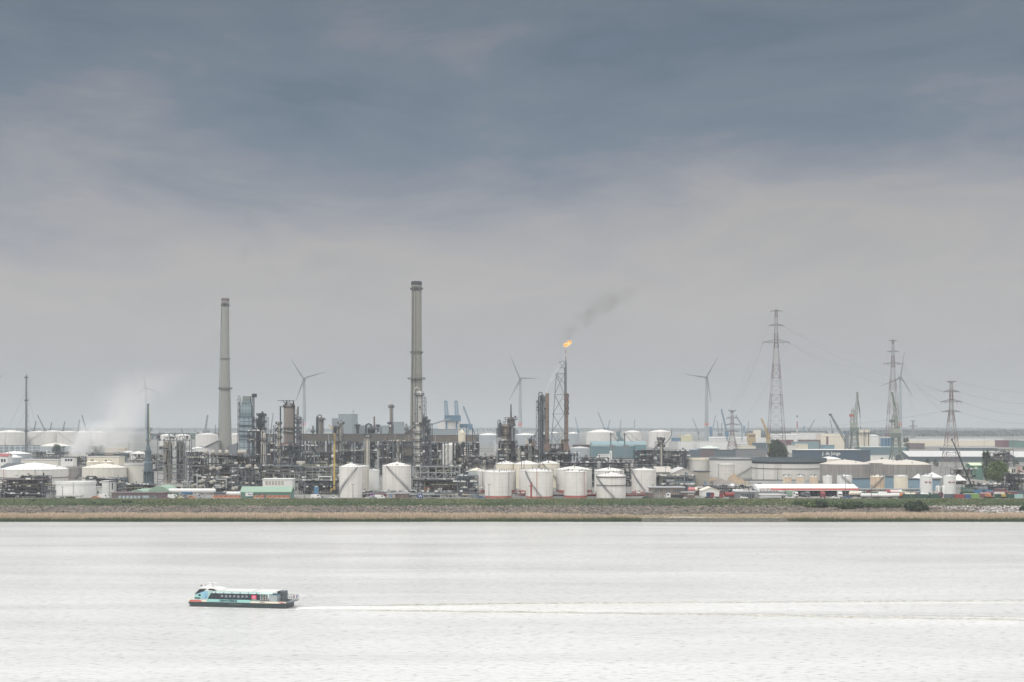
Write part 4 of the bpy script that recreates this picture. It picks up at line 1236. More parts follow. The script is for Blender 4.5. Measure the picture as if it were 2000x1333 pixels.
# small level luffing cranes by the teal hall
for px, yy, lab in ((1196, 892, 'small grey quay crane in front of the teal hall, nearer the white silo'), (1223, 888, 'small grey quay crane in front of the teal hall, with forked legs')):
    D = 1750; s = S(D); z = lambda y: (835 - y) * s + (H - G)
    o = root(px, D, 'quay_crane', lab, 'crane', 'harbour cranes')
    for a in (-1, 1):
        for c in (-1, 1): MB().bar((a * 6.5 * s, c * 5 * s, 0), (a * 2 * s, c * 2 * s, z(876)), 1.5 * s).build('leg', LSTEEL, o)
    MB().box(-6 * s, 5 * s, -3 * s, 3 * s, z(876), z(870)).build('machinery_house', LSTEEL, o)
    MB().bar((-3 * s, 0, z(870)), (-3 * s, 0, z(846)), 2.0 * s).build('mast', STEEL, o)
    MB().bar((-3 * s, 0, z(848)), (12 * s, 0, z(864)), .8 * s).build('jib', STEEL, o)
    MB().bar((-6 * s, 0, z(849)), (4 * s, 0, z(848)), 1.0 * s).build('mast_head', STEEL, o)
jib_crane(1212, 2400, 878, [(1213, 872), (1208, 846)], 'teal boxed crane between the first and second white tank', TEAL, 5.0, house=(1204, 1211, 843, 852), legs=(1204, 1219, 858), rope=False, group='harbour cranes')

# electricity pylons
pylon(1516, 2050, 605, 35, 7, 671, [(608, 11.5, 1.5), (636, 15, 3), (669, 26, 6)], 'tallest red and white lattice pylon, right of the clear wind turbine', yb=885, nseg=13)
pylon(1744, 2700, 664, 26, 5.5, 711, [(666, 8, 1), (687, 11, 2), (711, 19, 4)], 'second tallest pylon, behind the wind turbine and the green-grey portal crane', nseg=12)
pylon(1858, 1240, 745, 34, 7, 803, [(745.5, 8, -3), (765, 15, 4), (785, 20, 5), (804, 17, 3)], 'nearest lattice pylon with four crossarms, beside the dark slanting crane', m=mat('pylon_small_rw', (.30, .29, .29), bands=(18, (.19, .12, .12)), vary=.15), nseg=9, t=.42, seg2=7)
pylon(1430, 2300, 802, 20, 6, 846, [(802.5, 7, -3), (817, 11, 3), (830, 14, 3), (843, 12, 3)], 'small lattice pylon with four crossarms over the corrugated grey hall', m=mat('pylon_small_rw', (.5, .5, .5)), nseg=6, t=.7, seg2=6)
pylon(1783, 4600, 822, 9, 3, 850, [(822.5, 4, -1.5), (833, 8, 1.5), (841, 9, 1.5), (849, 8, 1.5)], 'faint distant pylon right of the wind turbine over the light green hall', m=PYL, nseg=4, t=1.6, seg2=5)
pylon(2160, 1300, 750, 34, 7, 803, [(750, 8, -3), (770, 15, 4), (790, 20, 5)], 'lattice pylon outside the frame that carries the wires to the right', nseg=8, t=.7, seg2=6)
# cables
def W3(px, py, D): return (X(px, D), D, Z(py, D))
cab = [((1541, 669, 2050), (1840, 765, 1240), 14), ((1530, 637, 2050), (1843, 765, 1240), 10), ((1541, 669, 2050), (1726, 711, 2700), 18), ((1530, 637, 2050), (1733, 687, 2700), 18), ((1526, 608, 2050), (1737, 666, 2700), 16),
       ((1491, 669, 2050), (1418, 830, 2300), 10), ((1502, 637, 2050), (1420, 817, 2300), 10), ((1541, 669, 2050), (1443, 830, 2300), 10), ((1506, 608, 2050), (1424, 802, 2300), 8),
       ((1873, 765, 1240), (2145, 770, 1300), 10), ((1878, 785, 1240), (2140, 790, 1300), 11), ((1875, 804, 1240), (2145, 800, 1300), 12), ((1866, 745, 1240), (2152, 750, 1300), 9),
       ((1843, 765, 1240), (1762, 711, 2700), 8), ((1838, 785, 1240), (1755, 711, 2700), 8), ((1841, 804, 1240), (1755, 687, 2700), 12), ((1765, 711, 2700), (1791, 833, 4600), 8),
       ((1838, 785, 1240), (1395, 862, 2300), 10), ((1841, 804, 1240), (1444, 830, 2300), 9)]
cl = ['lowest arm of the tallest pylon to the nearest pylon', 'middle arm of the tallest pylon to the nearest pylon', 'lowest arm of the tallest pylon to the second tallest', 'middle arm of the tallest pylon to the second tallest', 'peak of the tallest pylon to the second tallest',
      'outer left arm of the tallest to the small pylon', 'middle left arm of the tallest to the small pylon', 'lower right arm of the tallest to the small pylon', 'peak of the tallest pylon down to the small pylon',
      'upper arm of the nearest pylon out of the frame', 'longest arm of the nearest pylon out of the frame', 'lowest arm of the nearest pylon out of the frame', 'peak of the nearest pylon out of the frame',
      'upper arm of the nearest pylon to the second tallest', 'longest arm of the nearest pylon to the second tallest', 'lowest arm of the nearest pylon to the second tallest', 'second tallest pylon to the faint distant pylon',
      'longest arm of the nearest pylon far to the sheds', 'lowest arm of the nearest pylon to the small pylon']
for (p, q, sg), l in zip(cab, cl):
    if q[0] == 1395: continue
    cable(W3(*p), W3(*q), sg, .10 * (p[2] + q[2]) / 3600 + .04, 'thin power cable from the ' + l, 'power cables between the pylons')

# far storage tanks, left
tank(-10, 49, 845, 2850, 'large white tank cut by the picture edge, behind the guyed flare mast', ya=840.5, group='white tanks on the far shore')
tank(55, 98, 844.5, 2900, 'far white tank with a stair rising right, just right of the guyed flare mast', ya=842, stair=1, group='white tanks on the far shore')
tank(83, 122, 843.5, 2800, 'far white tank with an upright pipe, under the long leaning crane', ya=841, pipes=1, group='white tanks on the far shore')
tank(112, 152, 844.5, 2780, 'far white tank with a stair falling right, beside the steam', ya=842, stair=-1, group='white tanks on the far shore')
tank(148, 180, 845, 2900, 'far white tank half veiled by the steam plume', ya=842, group='white tanks on the far shore')
tank(176, 208, 845, 3000, 'far white tank last in the row, deep in the steam plume', ya=842, group='white tanks on the far shore')
BLT = mat('bluegrey_tank', (0.36, 0.40, 0.43), vary=.12, streak=.2)
tank(79, 138, 872, 2080, 'blue-grey tank with a pale roof behind the dark green tree', ya=866, m=BLT, roof=STAINED)
tank(2, 59, 887, 1480, 'blue-grey tank with a white cone roof near the red-roofed hut', ya=882, m=BLT, roof=WHITE2)
tank(10, 44, 894, 1400, 'smaller blue-grey tank overlapping the one with the white cone roof', ya=889, m=BLT, roof=WHITE2)
tank(382, 426, 849, 3000, 'white tank left of the tall concrete chimney', ya=846.5, rail=False, group='white tanks on the far shore')
tank(446, 474, 849, 3050, 'white tank right of the tall concrete chimney', ya=846.5, rail=False, group='white tanks on the far shore')
tank(312, 340, 851, 3100, 'white tank above the left silo of the twin silo unit', ya=848, rail=False, group='white tanks on the far shore')
tank(341, 372, 851, 3100, 'white tank above the right silo of the twin silo unit', ya=848, rail=False, group='white tanks on the far shore')
tank(240, 262, 884, 1900, 'small white roofed tank beside the tan building', ya=881, m=BLT, roof=WHITE2, rail=False)
tank(254, 287, 887, 1750, 'white roofed tank left of the blue-grey furnace stack', ya=882, rail=False)
tank(372, 400, 877, 2100, 'low grey tank with a white roof behind the cooler drums', ya=873, m=BLT, roof=WHITE2, rail=False)
# middle
tank(934, 975, 850, 2950, 'grey-white tank between the tower blocks and the boiler column', ya=846.5, m=BLT, roof=WHITE2, rail=False, group='white tanks on the far shore')
tank(1006, 1048, 850, 2950, 'grey-white tank at the foot of the middle wind turbine', ya=846.5, m=BLT, roof=WHITE2, rail=False, group='white tanks on the far shore')
tank(1069, 1093, 847, 3100, 'grey tank seen between the two rusty stacks', ya=844, m=BLT, roof=WHITE2, rail=False)
tank(1108, 1130, 847, 3050, 'grey tank just right of the second rusty stack', ya=844, m=BLT, roof=WHITE2, rail=False)
tank(1145, 1202, 845, 2900, 'first and largest of three cream-white tanks behind the teal hall', ya=839, group='cream-white tanks on the far shore')
tank(1219, 1253, 844.5, 3000, 'second and smallest of three cream-white tanks behind the teal hall', ya=841, stair=-1, group='cream-white tanks on the far shore')
tank(1267, 1311, 844, 2800, 'third of three cream-white tanks, with a long hose beside it', ya=840, pipes=1, group='cream-white tanks on the far shore')
tank(1113, 1152, 876, 1700, 'grey tank right of the black stack platform', ya=872.5, m=BLT, roof=LROOF)
MB().build
# long hose on the third tank
s = S(2780)
tag(MB().path([W3(1311, 841, 2780), W3(1312, 848, 2780), W3(1309, 856, 2780), W3(1302, 864, 2780), W3(1297, 868, 2780)], 1.6).build('loading_pipe', STEEL), 'curved loading pipe hanging right of the third cream-white tank', 'pipe')

# far buildings, middle
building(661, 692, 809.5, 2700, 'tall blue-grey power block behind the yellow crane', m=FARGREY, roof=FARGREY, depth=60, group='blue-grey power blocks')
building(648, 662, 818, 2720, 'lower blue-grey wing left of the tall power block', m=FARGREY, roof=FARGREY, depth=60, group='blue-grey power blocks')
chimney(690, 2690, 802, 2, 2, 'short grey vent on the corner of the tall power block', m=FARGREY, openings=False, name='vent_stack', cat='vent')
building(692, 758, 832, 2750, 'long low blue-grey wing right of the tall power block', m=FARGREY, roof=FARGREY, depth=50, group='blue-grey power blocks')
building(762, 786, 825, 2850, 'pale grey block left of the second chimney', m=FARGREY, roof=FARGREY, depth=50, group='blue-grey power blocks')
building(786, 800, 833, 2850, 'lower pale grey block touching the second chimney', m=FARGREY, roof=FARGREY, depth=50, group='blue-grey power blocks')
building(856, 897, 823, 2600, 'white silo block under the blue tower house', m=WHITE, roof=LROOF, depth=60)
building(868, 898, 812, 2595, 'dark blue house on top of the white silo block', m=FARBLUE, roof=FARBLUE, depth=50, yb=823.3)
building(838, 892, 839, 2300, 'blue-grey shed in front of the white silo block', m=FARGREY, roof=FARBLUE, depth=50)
tag(MB().bar(W3(835, 832, 2500), W3(880, 818, 2500), 2.6).build('conveyor', FARGREY), 'slanting conveyor climbing to the blue tower house', 'conveyor')
for px, l in ((871, 'left one of two lattice unloader masts over the blue tower house'), (891, 'right one of two lattice unloader masts over the blue tower house')):
    o = root(px, 2580, 'unloader_mast', l, 'crane', 'unloader masts'); s = S(2580)
    b = MB(); lattice(b, (1.5 * s, 0, (835 - 812) * s + 40), (-.5 * s, 0, (835 - 784) * s + 40), 6.5 * s, 5 * s, 7, 1.1 * s, .6 * s, cross=True); b.build('lattice_mast', FARBLUE, o)
    MB().box(-3.5 * s, 2.5 * s, -2, 2, (835 - 785) * s + 40, (835 - 783) * s + 40).build('head_beam', FARBLUE, o)
    MB().bar((0, 20, 0), (0, 20, (835 - 812) * s + 40), 3).build('leg', FARBLUE, o)
jib_crane(918, 2600, 845, [(920, 834), (905, 794)], 'lattice jib crane right of the blue tower house', FARBLUE, 2.6, house=(914, 923, 829, 838), legs=(912, 926, 838), group='harbour cranes')
building(898, 915, 829, 2620, 'blue portal house between tower block and lattice crane', m=FARBLUE, roof=FARBLUE, depth=30, yb=836)
sky_crane(934, 850, (931.5, 838), 2900, 'stub crane left of the grey-white tank', FARBLUE)
sky_crane(1044, 851, (1051, 838), 2900, 'small grey crane left of the twin rusty stacks', STEEL)

# teal hall and neighbours
o = building(1156, 1262, 872, 1850, 'long teal hall with rounded roof behind the quay cranes', m=TEAL, roof=TURQ, depth=40, rise=7, kind='vault', win=[(886, 3, 9, .05, .95)], winm=TEAL)
building(1240, 1262, 871, 1845, 'dark teal end block of the long teal hall', m=mat('dark_teal', (0.12, 0.25, 0.28)), roof=BRICK, depth=30)
building(1120, 1156, 870, 1950, 'low dark brown shed left of the teal hall', m=RUST2, roof=RUST2, depth=30)
building(1190, 1237, 897, 1120, 'pale hall with black roof edge and a thin silo beside it', m=WHITE, roof=DARK, depth=22, vents=3)
building(1170, 1192, 889, 1500, 'pale low block left of the thin white silo', m=WHITE2, depth=20)
column(1193, 1110, 881, 5, 'thin white silo standing on the hall with the black roof edge', m=WHITE2, decks=0, name='silo', cat='silo', ladder=False)
for (a, b_, y, D, m, r_, l) in [
    (1330, 1372, 863, 2500, WHITE2, LROOF, 'low white shed left of the clear wind turbine'),
    (1366, 1460, 863, 2450, WHITE2, LROOF, 'long low white shed at the foot of the clear wind turbine'),
    (1385, 1482, 856, 3000, WHITE2, LROOF, 'very long white roofed warehouse behind the small lattice pylon'),
    (1312, 1330, 856, 2900, FARBLUE, FARBLUE, 'small blue shed right of the three cream-white tanks'),
    (1312, 1348, 864, 2600, LROOF, LROOF, 'pale shed below the small blue shed'),
    (1330, 1352, 852, 3000, PYEL, CREAM, 'pale yellow ship house on the far dock'),
    (1476, 1506, 856, 2950, WHITE2, LROOF, 'white warehouse end behind the yellow jib crane'),
    (1508, 1560, 850, 2900, WHITE2, LROOF, 'pale hipped warehouse behind the tallest pylon'),
    (1553, 1612, 846, 3000, WHITE2, LROOF, 'pale wide warehouse right of the red and white mast'),
    (1603, 1656, 848, 2600, CREAM, LROOF, 'pale salt store behind the grey harbour crane'),
    (1603, 1652, 858, 2550, WHITE, LROOF, 'pale hall with a red door behind the navy hall'),
    (1568, 1602, 860, 2500, PURPLE, MAROON, 'maroon container block behind the turquoise hall'),
    (1540, 1550, 860, 2550, MAROON, MAROON, 'small maroon block beside the tallest pylon'),
    (1515, 1540, 859.5, 2560, MAROON, LROOF, 'maroon strip shed behind the dark round tree'),
    (1552, 1600, 864, 2300, TURQ, TURQ, 'turquoise hall behind the navy hall'),
    (1538, 1560, 871, 2200, WHITE, LROOF, 'pale crushed-stone shed left of the turquoise hall'),
    (1560, 1578, 868, 2190, CREAM, LROOF, 'small cream container block in front of the turquoise hall'),
    (1610, 1630, 870, 2100, SKYB, TURQ, 'light blue low shed behind the navy hall'),
    (1696, 1716, 852, 2600, WHITE2, LROOF, 'white step-roofed store right of the pale twin silos'),
    (1678, 1770, 874, 2000, TEAL, mat('white_teal_roof', (.6, .66, .62)), 'long pale green hall behind the green-grey portal crane'),
    (1700, 1745, 889, 1700, WHITE2, SLATE, 'low white wall behind the legs of the green-grey portal crane'),
    (1770, 1960, 857, 3300, WHITE2, LROOF, 'longest white warehouse under the wooded horizon'),
    (1775, 1985, 861, 3000, CREAM, WHITE2, 'second long pale warehouse in front of the longest one'),
    (1783, 1806, 867, 2600, PURPLE, RUST2, 'small maroon shed right of the dark cone tree'),
    (1846, 1950, 875, 2200, SLATE, LROOF, 'dark long warehouse behind the nearest pylon'),
    (1940, 2040, 860, 3100, CREAM, LROOF, 'pale warehouse at the picture edge under the woods'),
    (1958, 1992, 861, 2850, MAROON, PURPLE, 'stack of maroon ship containers near the picture edge'),
    (1986, 2020, 862, 2800, GREEN, SLATE, 'dark green container stack at the picture edge'),
    (1437, 1496, 878, 1850, GREYW, SLATE, 'corrugated grey hall beside the small lattice pylon'),
    (1475, 1500, 866, 2250, SLATE, FARBLUE, 'dark blue-grey hall behind the corrugated grey hall'),
    (1400, 1437, 880, 1800, SLATE, STEEL, 'dark open shed below the small lattice pylon'),
    (1366, 1402, 878, 1900, PURPLE, STEEL, 'dark brown shed with a low white dome behind'),
    (1330, 1368, 880, 1850, SLATE, FARBLUE, 'dark blue shed behind the pipe racks'),
    (2, 34, 912, 1100, SKYB, STEEL, 'blue clad block at the picture edge left of the cone-roofed tank'),
]:
    building(a, b_, y, D, l, m=m, roof=r_, depth=28 if D < 2400 else 45, rise=2.5 if 'roofed' in l or 'hipped' in l else 0, kind='gable' if ('roofed' in l or 'hipped' in l) else 'flat', group='far halls and sheds', door=1 if D < 2300 else 0)
building(1603, 1652, 853, 2500, 'tall pale store with a maroon sliding door', m=CREAM, roof=LROOF, depth=30, group='far halls and sheds', win=[(862, 16, 1, .2, .32)], winm=MAROON)
tank(1366, 1406, 876, 2050, 'low pale dome with a green cap beside the dark brown shed', ya=871, m=LROOF, roof=mat('pale_mint', (.55, .62, .56)), rail=False, name='dome_store')
for px, l in ((1683, 'left one of two pale silos behind the pale green portal crane'), (1694, 'right one of two pale silos behind the pale green portal crane')):
    column(px, 2300, 840, 10, l, m=CREAM, decks=1, name='silo', cat='silo', dome=False, group='pale twin silos', ladder=False)
# ship houses
o = building(1461, 1476, 847, 2500, 'tan ship superstructure left of the yellow jib crane', m=TAN, roof=CREAM, depth=12, win=[(852, 2.5, 3, .1, .9)])
building(1440, 1462, 868, 2300, 'pale stepped heap of white blocks below the tan ship house', m=WHITE, roof=LROOF, depth=30)
building(1448, 1476, 872, 2200, 'pale jagged heap of white blocks in front of the tan ship house', m=CREAM, roof=LROOF, depth=30)
building(1340, 1348, 848, 3200, 'cream ship bridge on the far dock', m=CREAM, roof=PYEL, depth=12)
building(1472, 1486, 840, 4200, 'reddish cream ship bridge near the horizon', m=CREAM, roof=REDB, depth=12)
# ribbed dark stores by the far crane
for i, px in enumerate((1726, 1731.5, 1737, 1742.5)):
    building(px, px + 4, 856, 2350, 'dark blue bay of the ribbed store, %s' % ('nearest the twin silos', 'second from the twin silos', 'third from the twin silos', 'farthest from the twin silos')[i], m=FARBLUE, roof=WHITE2, depth=20, group='bays of the ribbed store')
# navy hall
o = building(1558, 1680, 879.5, 1500, 'navy blue hall with white lettering behind the long white tank', m=NAVY, roof=WHITE2, depth=30, overhang=1.0)
text_on('J. de Jonge', 5.0, WHITE2, o, ((1606 - 1619) * S(1500), -.15, (835 - 889) * S(1500) + 40), ex=.06, sx=.9, bold=.08)
building(1680, 1700, 880, 1503, 'grey-blue end bay of the navy hall', m=NAVYR, roof=SLATE, depth=25, overhang=.2)
tank(1597, 1642, 897, 1380, 'low cream dome in front of the navy hall', ya=892.5, m=CREAM, roof=WHITE2, rail=False, name='dome_store')
# slate warehouses right
building(1776, 1966, 892, 1650, 'long slate grey warehouse with a wide pale roof behind the nearest pylon', m=SLATE, roof=LROOF, depth=60, rise=6, kind='gable', group='slate warehouses')
building(1984, 2060, 893, 1640, 'slate warehouse with a pale roof cut by the picture edge', m=SLATE, roof=LROOF, depth=60, rise=6, kind='gable', group='slate warehouses')
unit(1941, 1979, 879, 1450, 'grey steel framed structure without walls beside the poplar', levels=5, bays=4, m=RUST2, pipes=5, vessels=2, fill=.75, towers=0, seed=12, depth=20)
building(1897, 1920, 909, 1080, 'green hall with a pale green roof at the foot of the poplar', m=GREEN, roof=LGREEN, depth=14, rise=1.6, kind='gable', win=[(914, 1.6, 1, .25, .55)], winm=LGREEN)
building(1968, 1985, 915, 1180, 'cream flat house with tall windows right of the round willow', m=CREAM, roof=ROOFG, depth=12, win=[(921, 4, 2, .45, .95)])
building(1994, 2020, 910, 1180, 'pinkish flat house at the picture edge', m=mat('pinkish', (.5, .38, .33)), roof=ROOFG, depth=12, win=[(915, 3, 2, .1, .5)])
building(1884, 1895, 915, 1090, 'small white cabin left of the green hall', m=WHITE2, roof=LROOF, depth=8, win=[(920, 2, 2, .3, .9)])

# trees
tree(1519, 1650, 860, 36, 'large dark round tree at the foot of the tallest pylon', BLOB, LEAF_D, n=6000)
tree(1770, 2050, 855, 14, 'dark cone shaped tree behind the green-grey portal crane', POPLAR, LEAF_B, n=2400)
tree(1926.5, 1060, 881, 18, 'tall dark poplar with a forked tip beside the green hall', POPLAR, LEAF_D, n=5200)
tree(1949, 1030, 901, 40, 'round light green willow right of the poplar', ROUND, LEAF_L, n=7000)
tree(111, 2000, 867.5, 18, 'round dark green tree in front of the blue-grey tank', ROUND, LEAF_B, n=2400)
tree(124, 2010, 872, 8, 'small dark tree beside the round one by the steam', POPLAR, LEAF_B, n=900)
for px, w, y, l in ((176, 12, 880, 'dark bush leftmost behind the steam'), (188, 14, 871, 'dark bluish tree inside the steam plume'), (199, 14, 869, 'dark bluish tree at the right edge of the steam'), (230, 16, 882, 'dark conifer hedge in front of the tan building'), (243, 14, 884, 'dark conifer hedge right of the tan building'), (252, 12, 886, 'dark conifer hedge ending before the white roofed tank')):
    tree(px, 1850, y, w, l, BLOB, LEAF_B, n=1400, group='dark trees near the tan building')
for i in range(9):
    px = (1150, 1165, 1178, 1300, 1322, 1812, 1828, 1985, 860)[i]
    tree(px, 1350 + i * 12, 897 - (i % 3), 9 + i % 4, 'low dark tree ' + ('right of the grey tank', 'between grey tank and pale block', 'left of the thin silo', 'behind the slim flare-tip column', 'behind the pipe racks', 'in front of the long slate warehouse', 'beside the nearest pylon foot', 'near the cream flat house', 'behind the white truss bridge')[i], BLOB, LEAF_D, n=700, group='low trees between the plants')

# ============================================================ THE REFINERY (800 - 1900 m)
chimney(440, 1600, 583, 27, 15, 'tall pale concrete chimney, the slimmer and farther left one', rings=[(597, 1.3), (702, 1.3), (760, 4.0)], m=CHIM, capm=PURPLE, group='tall concrete chimneys')
chimney(813.5, 1450, 550, 27, 20, 'tallest concrete chimney with a dark duct up its side', rings=[(565.5, 2.4), (690, 2.0), (741, 6.0)], m=CHIM2, capm=DARK, stripe=True, group='tall concrete chimneys')
# breechings of the first chimney
s = S(1590)
o = root(416, 1590, 'flue_duct', 'dark slanting flue duct rising to the left foot of the concrete chimney', 'duct')
MB().prism([((x - 416) * s, (835 - y) * s + 40) for x, y in ((402, 905), (429, 905), (429, 861), (402, 874))], -6, 6).build('duct_body', mat('duct_grey', (.27, .28, .28)), o)
MB().bar((-14 * s, -6.3, (835 - 874) * s + 40), (13 * s, -6.3, (835 - 861) * s + 40), 1.0).build('duct_rib', STEEL, o)
o = root(460, 1590, 'flue_duct', 'pale low flue duct running right from the concrete chimney', 'duct')
MB().prism([((x - 460) * s, (835 - y) * s + 40) for x, y in ((450, 905), (464, 905), (464, 866), (450, 870))], -5, 5).build('duct_body', LSTEEL, o)
# roof-like dark duct at the second chimney
o = root(800, 1420, 'flue_duct', 'brown sloping duct against the foot of the tallest chimney', 'duct'); s = S(1420)
MB().prism([((x - 800) * s, (835 - y) * s + 40) for x, y in ((785, 905), (804, 905), (804, 838), (787, 848))], -5, 5).build('duct_body', RUST2, o)

# guyed flare mast (left)
D = 1900; s = S(D); z = lambda y: (835 - y) * s + (H - G)
o = root(52, D, 'guyed_flare_mast', 'slim guyed flare mast with a row of small landings above the white tanks', 'flare mast')
MB().lathe(0, 0, [(1.9 * s, 0), (1.5 * s, z(800)), (1.1 * s, z(735)), (.9 * s, z(731))], 10).build('mast_tube', LSTEEL, o, True)
b = MB(); lattice(b, (-1.6 * s, 0, z(886)), (-1.0 * s, 0, z(738)), 1.6 * s, 1.2 * s, 26, .4, .25); b.build('climbing_frame', STEEL, o)
for y in range(745, 880, 11):
    q = MB().box(-1.5 * s, 5 * s, -1.5 * s, 1.5 * s, z(y), z(y) + .5)
    q.bar((5 * s, 0, z(y)), (5 * s, 0, z(y) - 3 * s), .35); q.bar((5 * s, 0, z(y) - 3 * s), (1 * s, 0, z(y) - 3 * s), .3)
    q.build('landing', PSTEEL, o)
for y in (738, 783, 843): MB().box(-4 * s, 3 * s, -2 * s, 2 * s, z(y) - .4, z(y) + 1.2).build('platform', STEEL, o)
for dx, y in ((-36, 760), (-20, 800), (26, 760), (14, 800)):
    MB().bar((0, 0, z(y)), (dx * s, -8, z(848)), .18, n=3).build('guy_wire', STEEL, o)
# blue-grey furnace stack
D = 930; s = S(D); z = lambda y: (835 - y) * s + (H - G)
o = root(289.5, D, 'furnace_stack', 'slim blue-grey furnace stack with stepped shoulders left of the twin silos', 'furnace stack')
MB().lathe(0, 0, [(5.5 * s, z(882)), (3.6 * s, z(872)), (2.9 * s, z(866)), (2.4 * s, z(800)), (2.2 * s, z(789)), (1.8 * s, z(789))], 16).build('stack_tube', BLUEG, o, True)
MB().lathe(0, 0, [(7.5 * s, z(922)), (7.5 * s, z(904)), (6.0 * s, z(902)), (6.0 * s, z(882))], 10).build('convection_section', BLUEG, o, True)
MB().lathe(0, 6 * s, [(10 * s, 0), (10 * s, z(922)), (8 * s, z(920))], 14).build('furnace_body', BLUEG, o, True)
for y, r_, w in ((839, 2.6, 2.2), (884, 5.2, 2.4), (921, 9.5, 1.5), (862, 3, 1)): ring_deck(MB(), 0, 0, z(y), r_ * s, w * s, 14, 1.2, .15).build('platform', LSTEEL, o)
MB().bar((2.9 * s, -.3, z(880)), (2.4 * s, -.3, z(792)), .35).build('ladder', PYEL, o)
MB().path([(3 * s, -2, z(847)), (9 * s, -2, z(838)), (9 * s, -2, z(836))], .5).build('davit', LSTEEL, o)
for k in range(5):
    a = R(-150 + 30 * k); MB().bar((10.3 * s * math.cos(a), 6 * s + 10.3 * s * math.sin(a), 0), (10.3 * s * math.cos(a), 6 * s + 10.3 * s * math.sin(a), z(922)), .35).build('buckstay', STEEL, o)

# twin silo unit
D = 885; s = S(D); z = lambda y: (835 - y) * s + (H - G)
o = root(335, D, 'coker_structure', 'steel tower around two fat grey silos, right of the blue-grey furnace stack', 'silo tower')
for a, w in ((322.5, 16), (347, 17)):
    x = (a - 335) * s
    MB().lathe(x, 8, [(w * .3 * s, z(945)), (w / 2 * s, z(935)), (w / 2 * s, z(868)), (w * .4 * s, z(863)), (w * .15 * s, z(861))], 20).build('silo_vessel', OLDV if a > 330 else mat('silo_grey', (.42, .37, .30), streak=.3, streak_col=(.55, .53, .5)), o, True)
b = MB()
for x in (308, 320, 333, 345, 359, 363):
    for y in (0, 16): b.bar(((x - 335) * s, y, 0), ((x - 335) * s, y, z(858 if x < 360 else 862)), .4)
for y in (861, 878, 896, 908, 917, 925, 937, 946):
    for yy in (0, 16): b.bar((-27 * s, yy, z(y)), (28 * s, yy, z(y)), .38)
for (xa, ya, xb, yb) in ((320, 937, 333, 917), (333, 917, 346, 937), (333, 937, 346, 925), (308, 946, 320, 937), (345, 917, 359, 937), (308, 896, 320, 878), (345, 878, 359, 861), (320, 861, 333, 878)):
    b.bar(((xa - 335) * s, 0, z(ya)), ((xb - 335) * s, 0, z(yb)), .35)
b.build('frame', LSTEEL, o)
MB().box(-31 * s, 22 * s, -1, 18, z(951), z(946)).build('table_slab', TILE, o)
for x in (-28, -8, 4, 18): MB().box(x * s, (x + 3) * s, 1, 15, 0, z(951)).build('table_leg', TILE, o)
for y, xa, xb in ((861, -28, 29), (878, -27, 28), (903, -27, 28), (917, -27, 24)):
    MB().box(xa * s, xb * s, .2, 3, z(y), z(y) + .2).build('walkway', STEEL, o)
rr = random.Random(5)
for i in range(26):
    x = rr.uniform(-28, 28) * s; zz = z(rr.choice([861, 857, 878, 896, 908]))
    MB().box(x - .5, x + .5, rr.uniform(-1, 4), rr.uniform(4.2, 8), zz, zz + rr.uniform(.8, 2.2)).build('valve', rr.choice([WHITE2, PSTEEL, STEEL, RUST2, DARK]), o)
for i in range(6):
    x = rr.uniform(-27, 27) * s; za = z(rr.uniform(945, 900))
    MB().path([(x, rr.uniform(-1, 10), za), (x, 2, za + rr.uniform(8, 20)), (x + rr.uniform(-4, 4), 2, za + 20)], rr.choice([.3, .45, .7])).build('pipe', rr.choice(PIPE_M), o)
for x in (-25, -13, 11, 22): MB().bar((x * s, 0, z(861)), (x * s, 0, z(851)), .2).build('vent_mast', STEEL, o)

unit(393, 511, 890, 905, 'air cooler deck with a row of pale drums, in front of the concrete chimney', levels=4, bays=8, m=RUST2, pipes=30, vessels=10, towers=0, seed=2, depth=22, fill=.55)
for i, (a, b_) in enumerate(((396.5, 407), (409.5, 421), (423, 434.5), (436, 448), (461, 483))):
    D = 912; s = S(D); zc_ = (835 - 884.3) * s + 40
    o = root((a + b_) / 2, D, 'cooler_drum', ('first pale cooler drum on the deck, nearest the flue duct', 'second pale cooler drum from the flue duct', 'third pale cooler drum from the flue duct', 'fourth pale cooler drum, under the chimney foot', 'longest pale cooler drum, under the blue-grey heater')[i], 'drum', 'cooler drums on the deck')
    w = (b_ - a) * s / 2
    MB().hcyl((-w + 1.2, 2, zc_), (w - 1.2, 2, zc_), 1.75, 16).build('barrel', INSUL, o, True)
    for x in (-w * .6, w * .6): MB().box(x - .3, x + .3, 1, 3, zc_ - 3, zc_ - 1.4).build('saddle', DARK, o)
unit(483, 498, 843, 900, 'slim brown lattice tower at the right end of the cooler deck', levels=6, bays=1, m=RUST2, pipes=8, vessels=2, towers=0, depth=8, brace=1.0, seed=3, fill=.2)
unit(364, 403, 896, 940, 'pipe frame between the twin silos and the cooler deck', levels=5, bays=5, m=STEEL, pipes=26, vessels=8, seed=4, fill=.6, pm=[PSTEEL, LSTEEL, RUST2, WHITE2, STEEL])
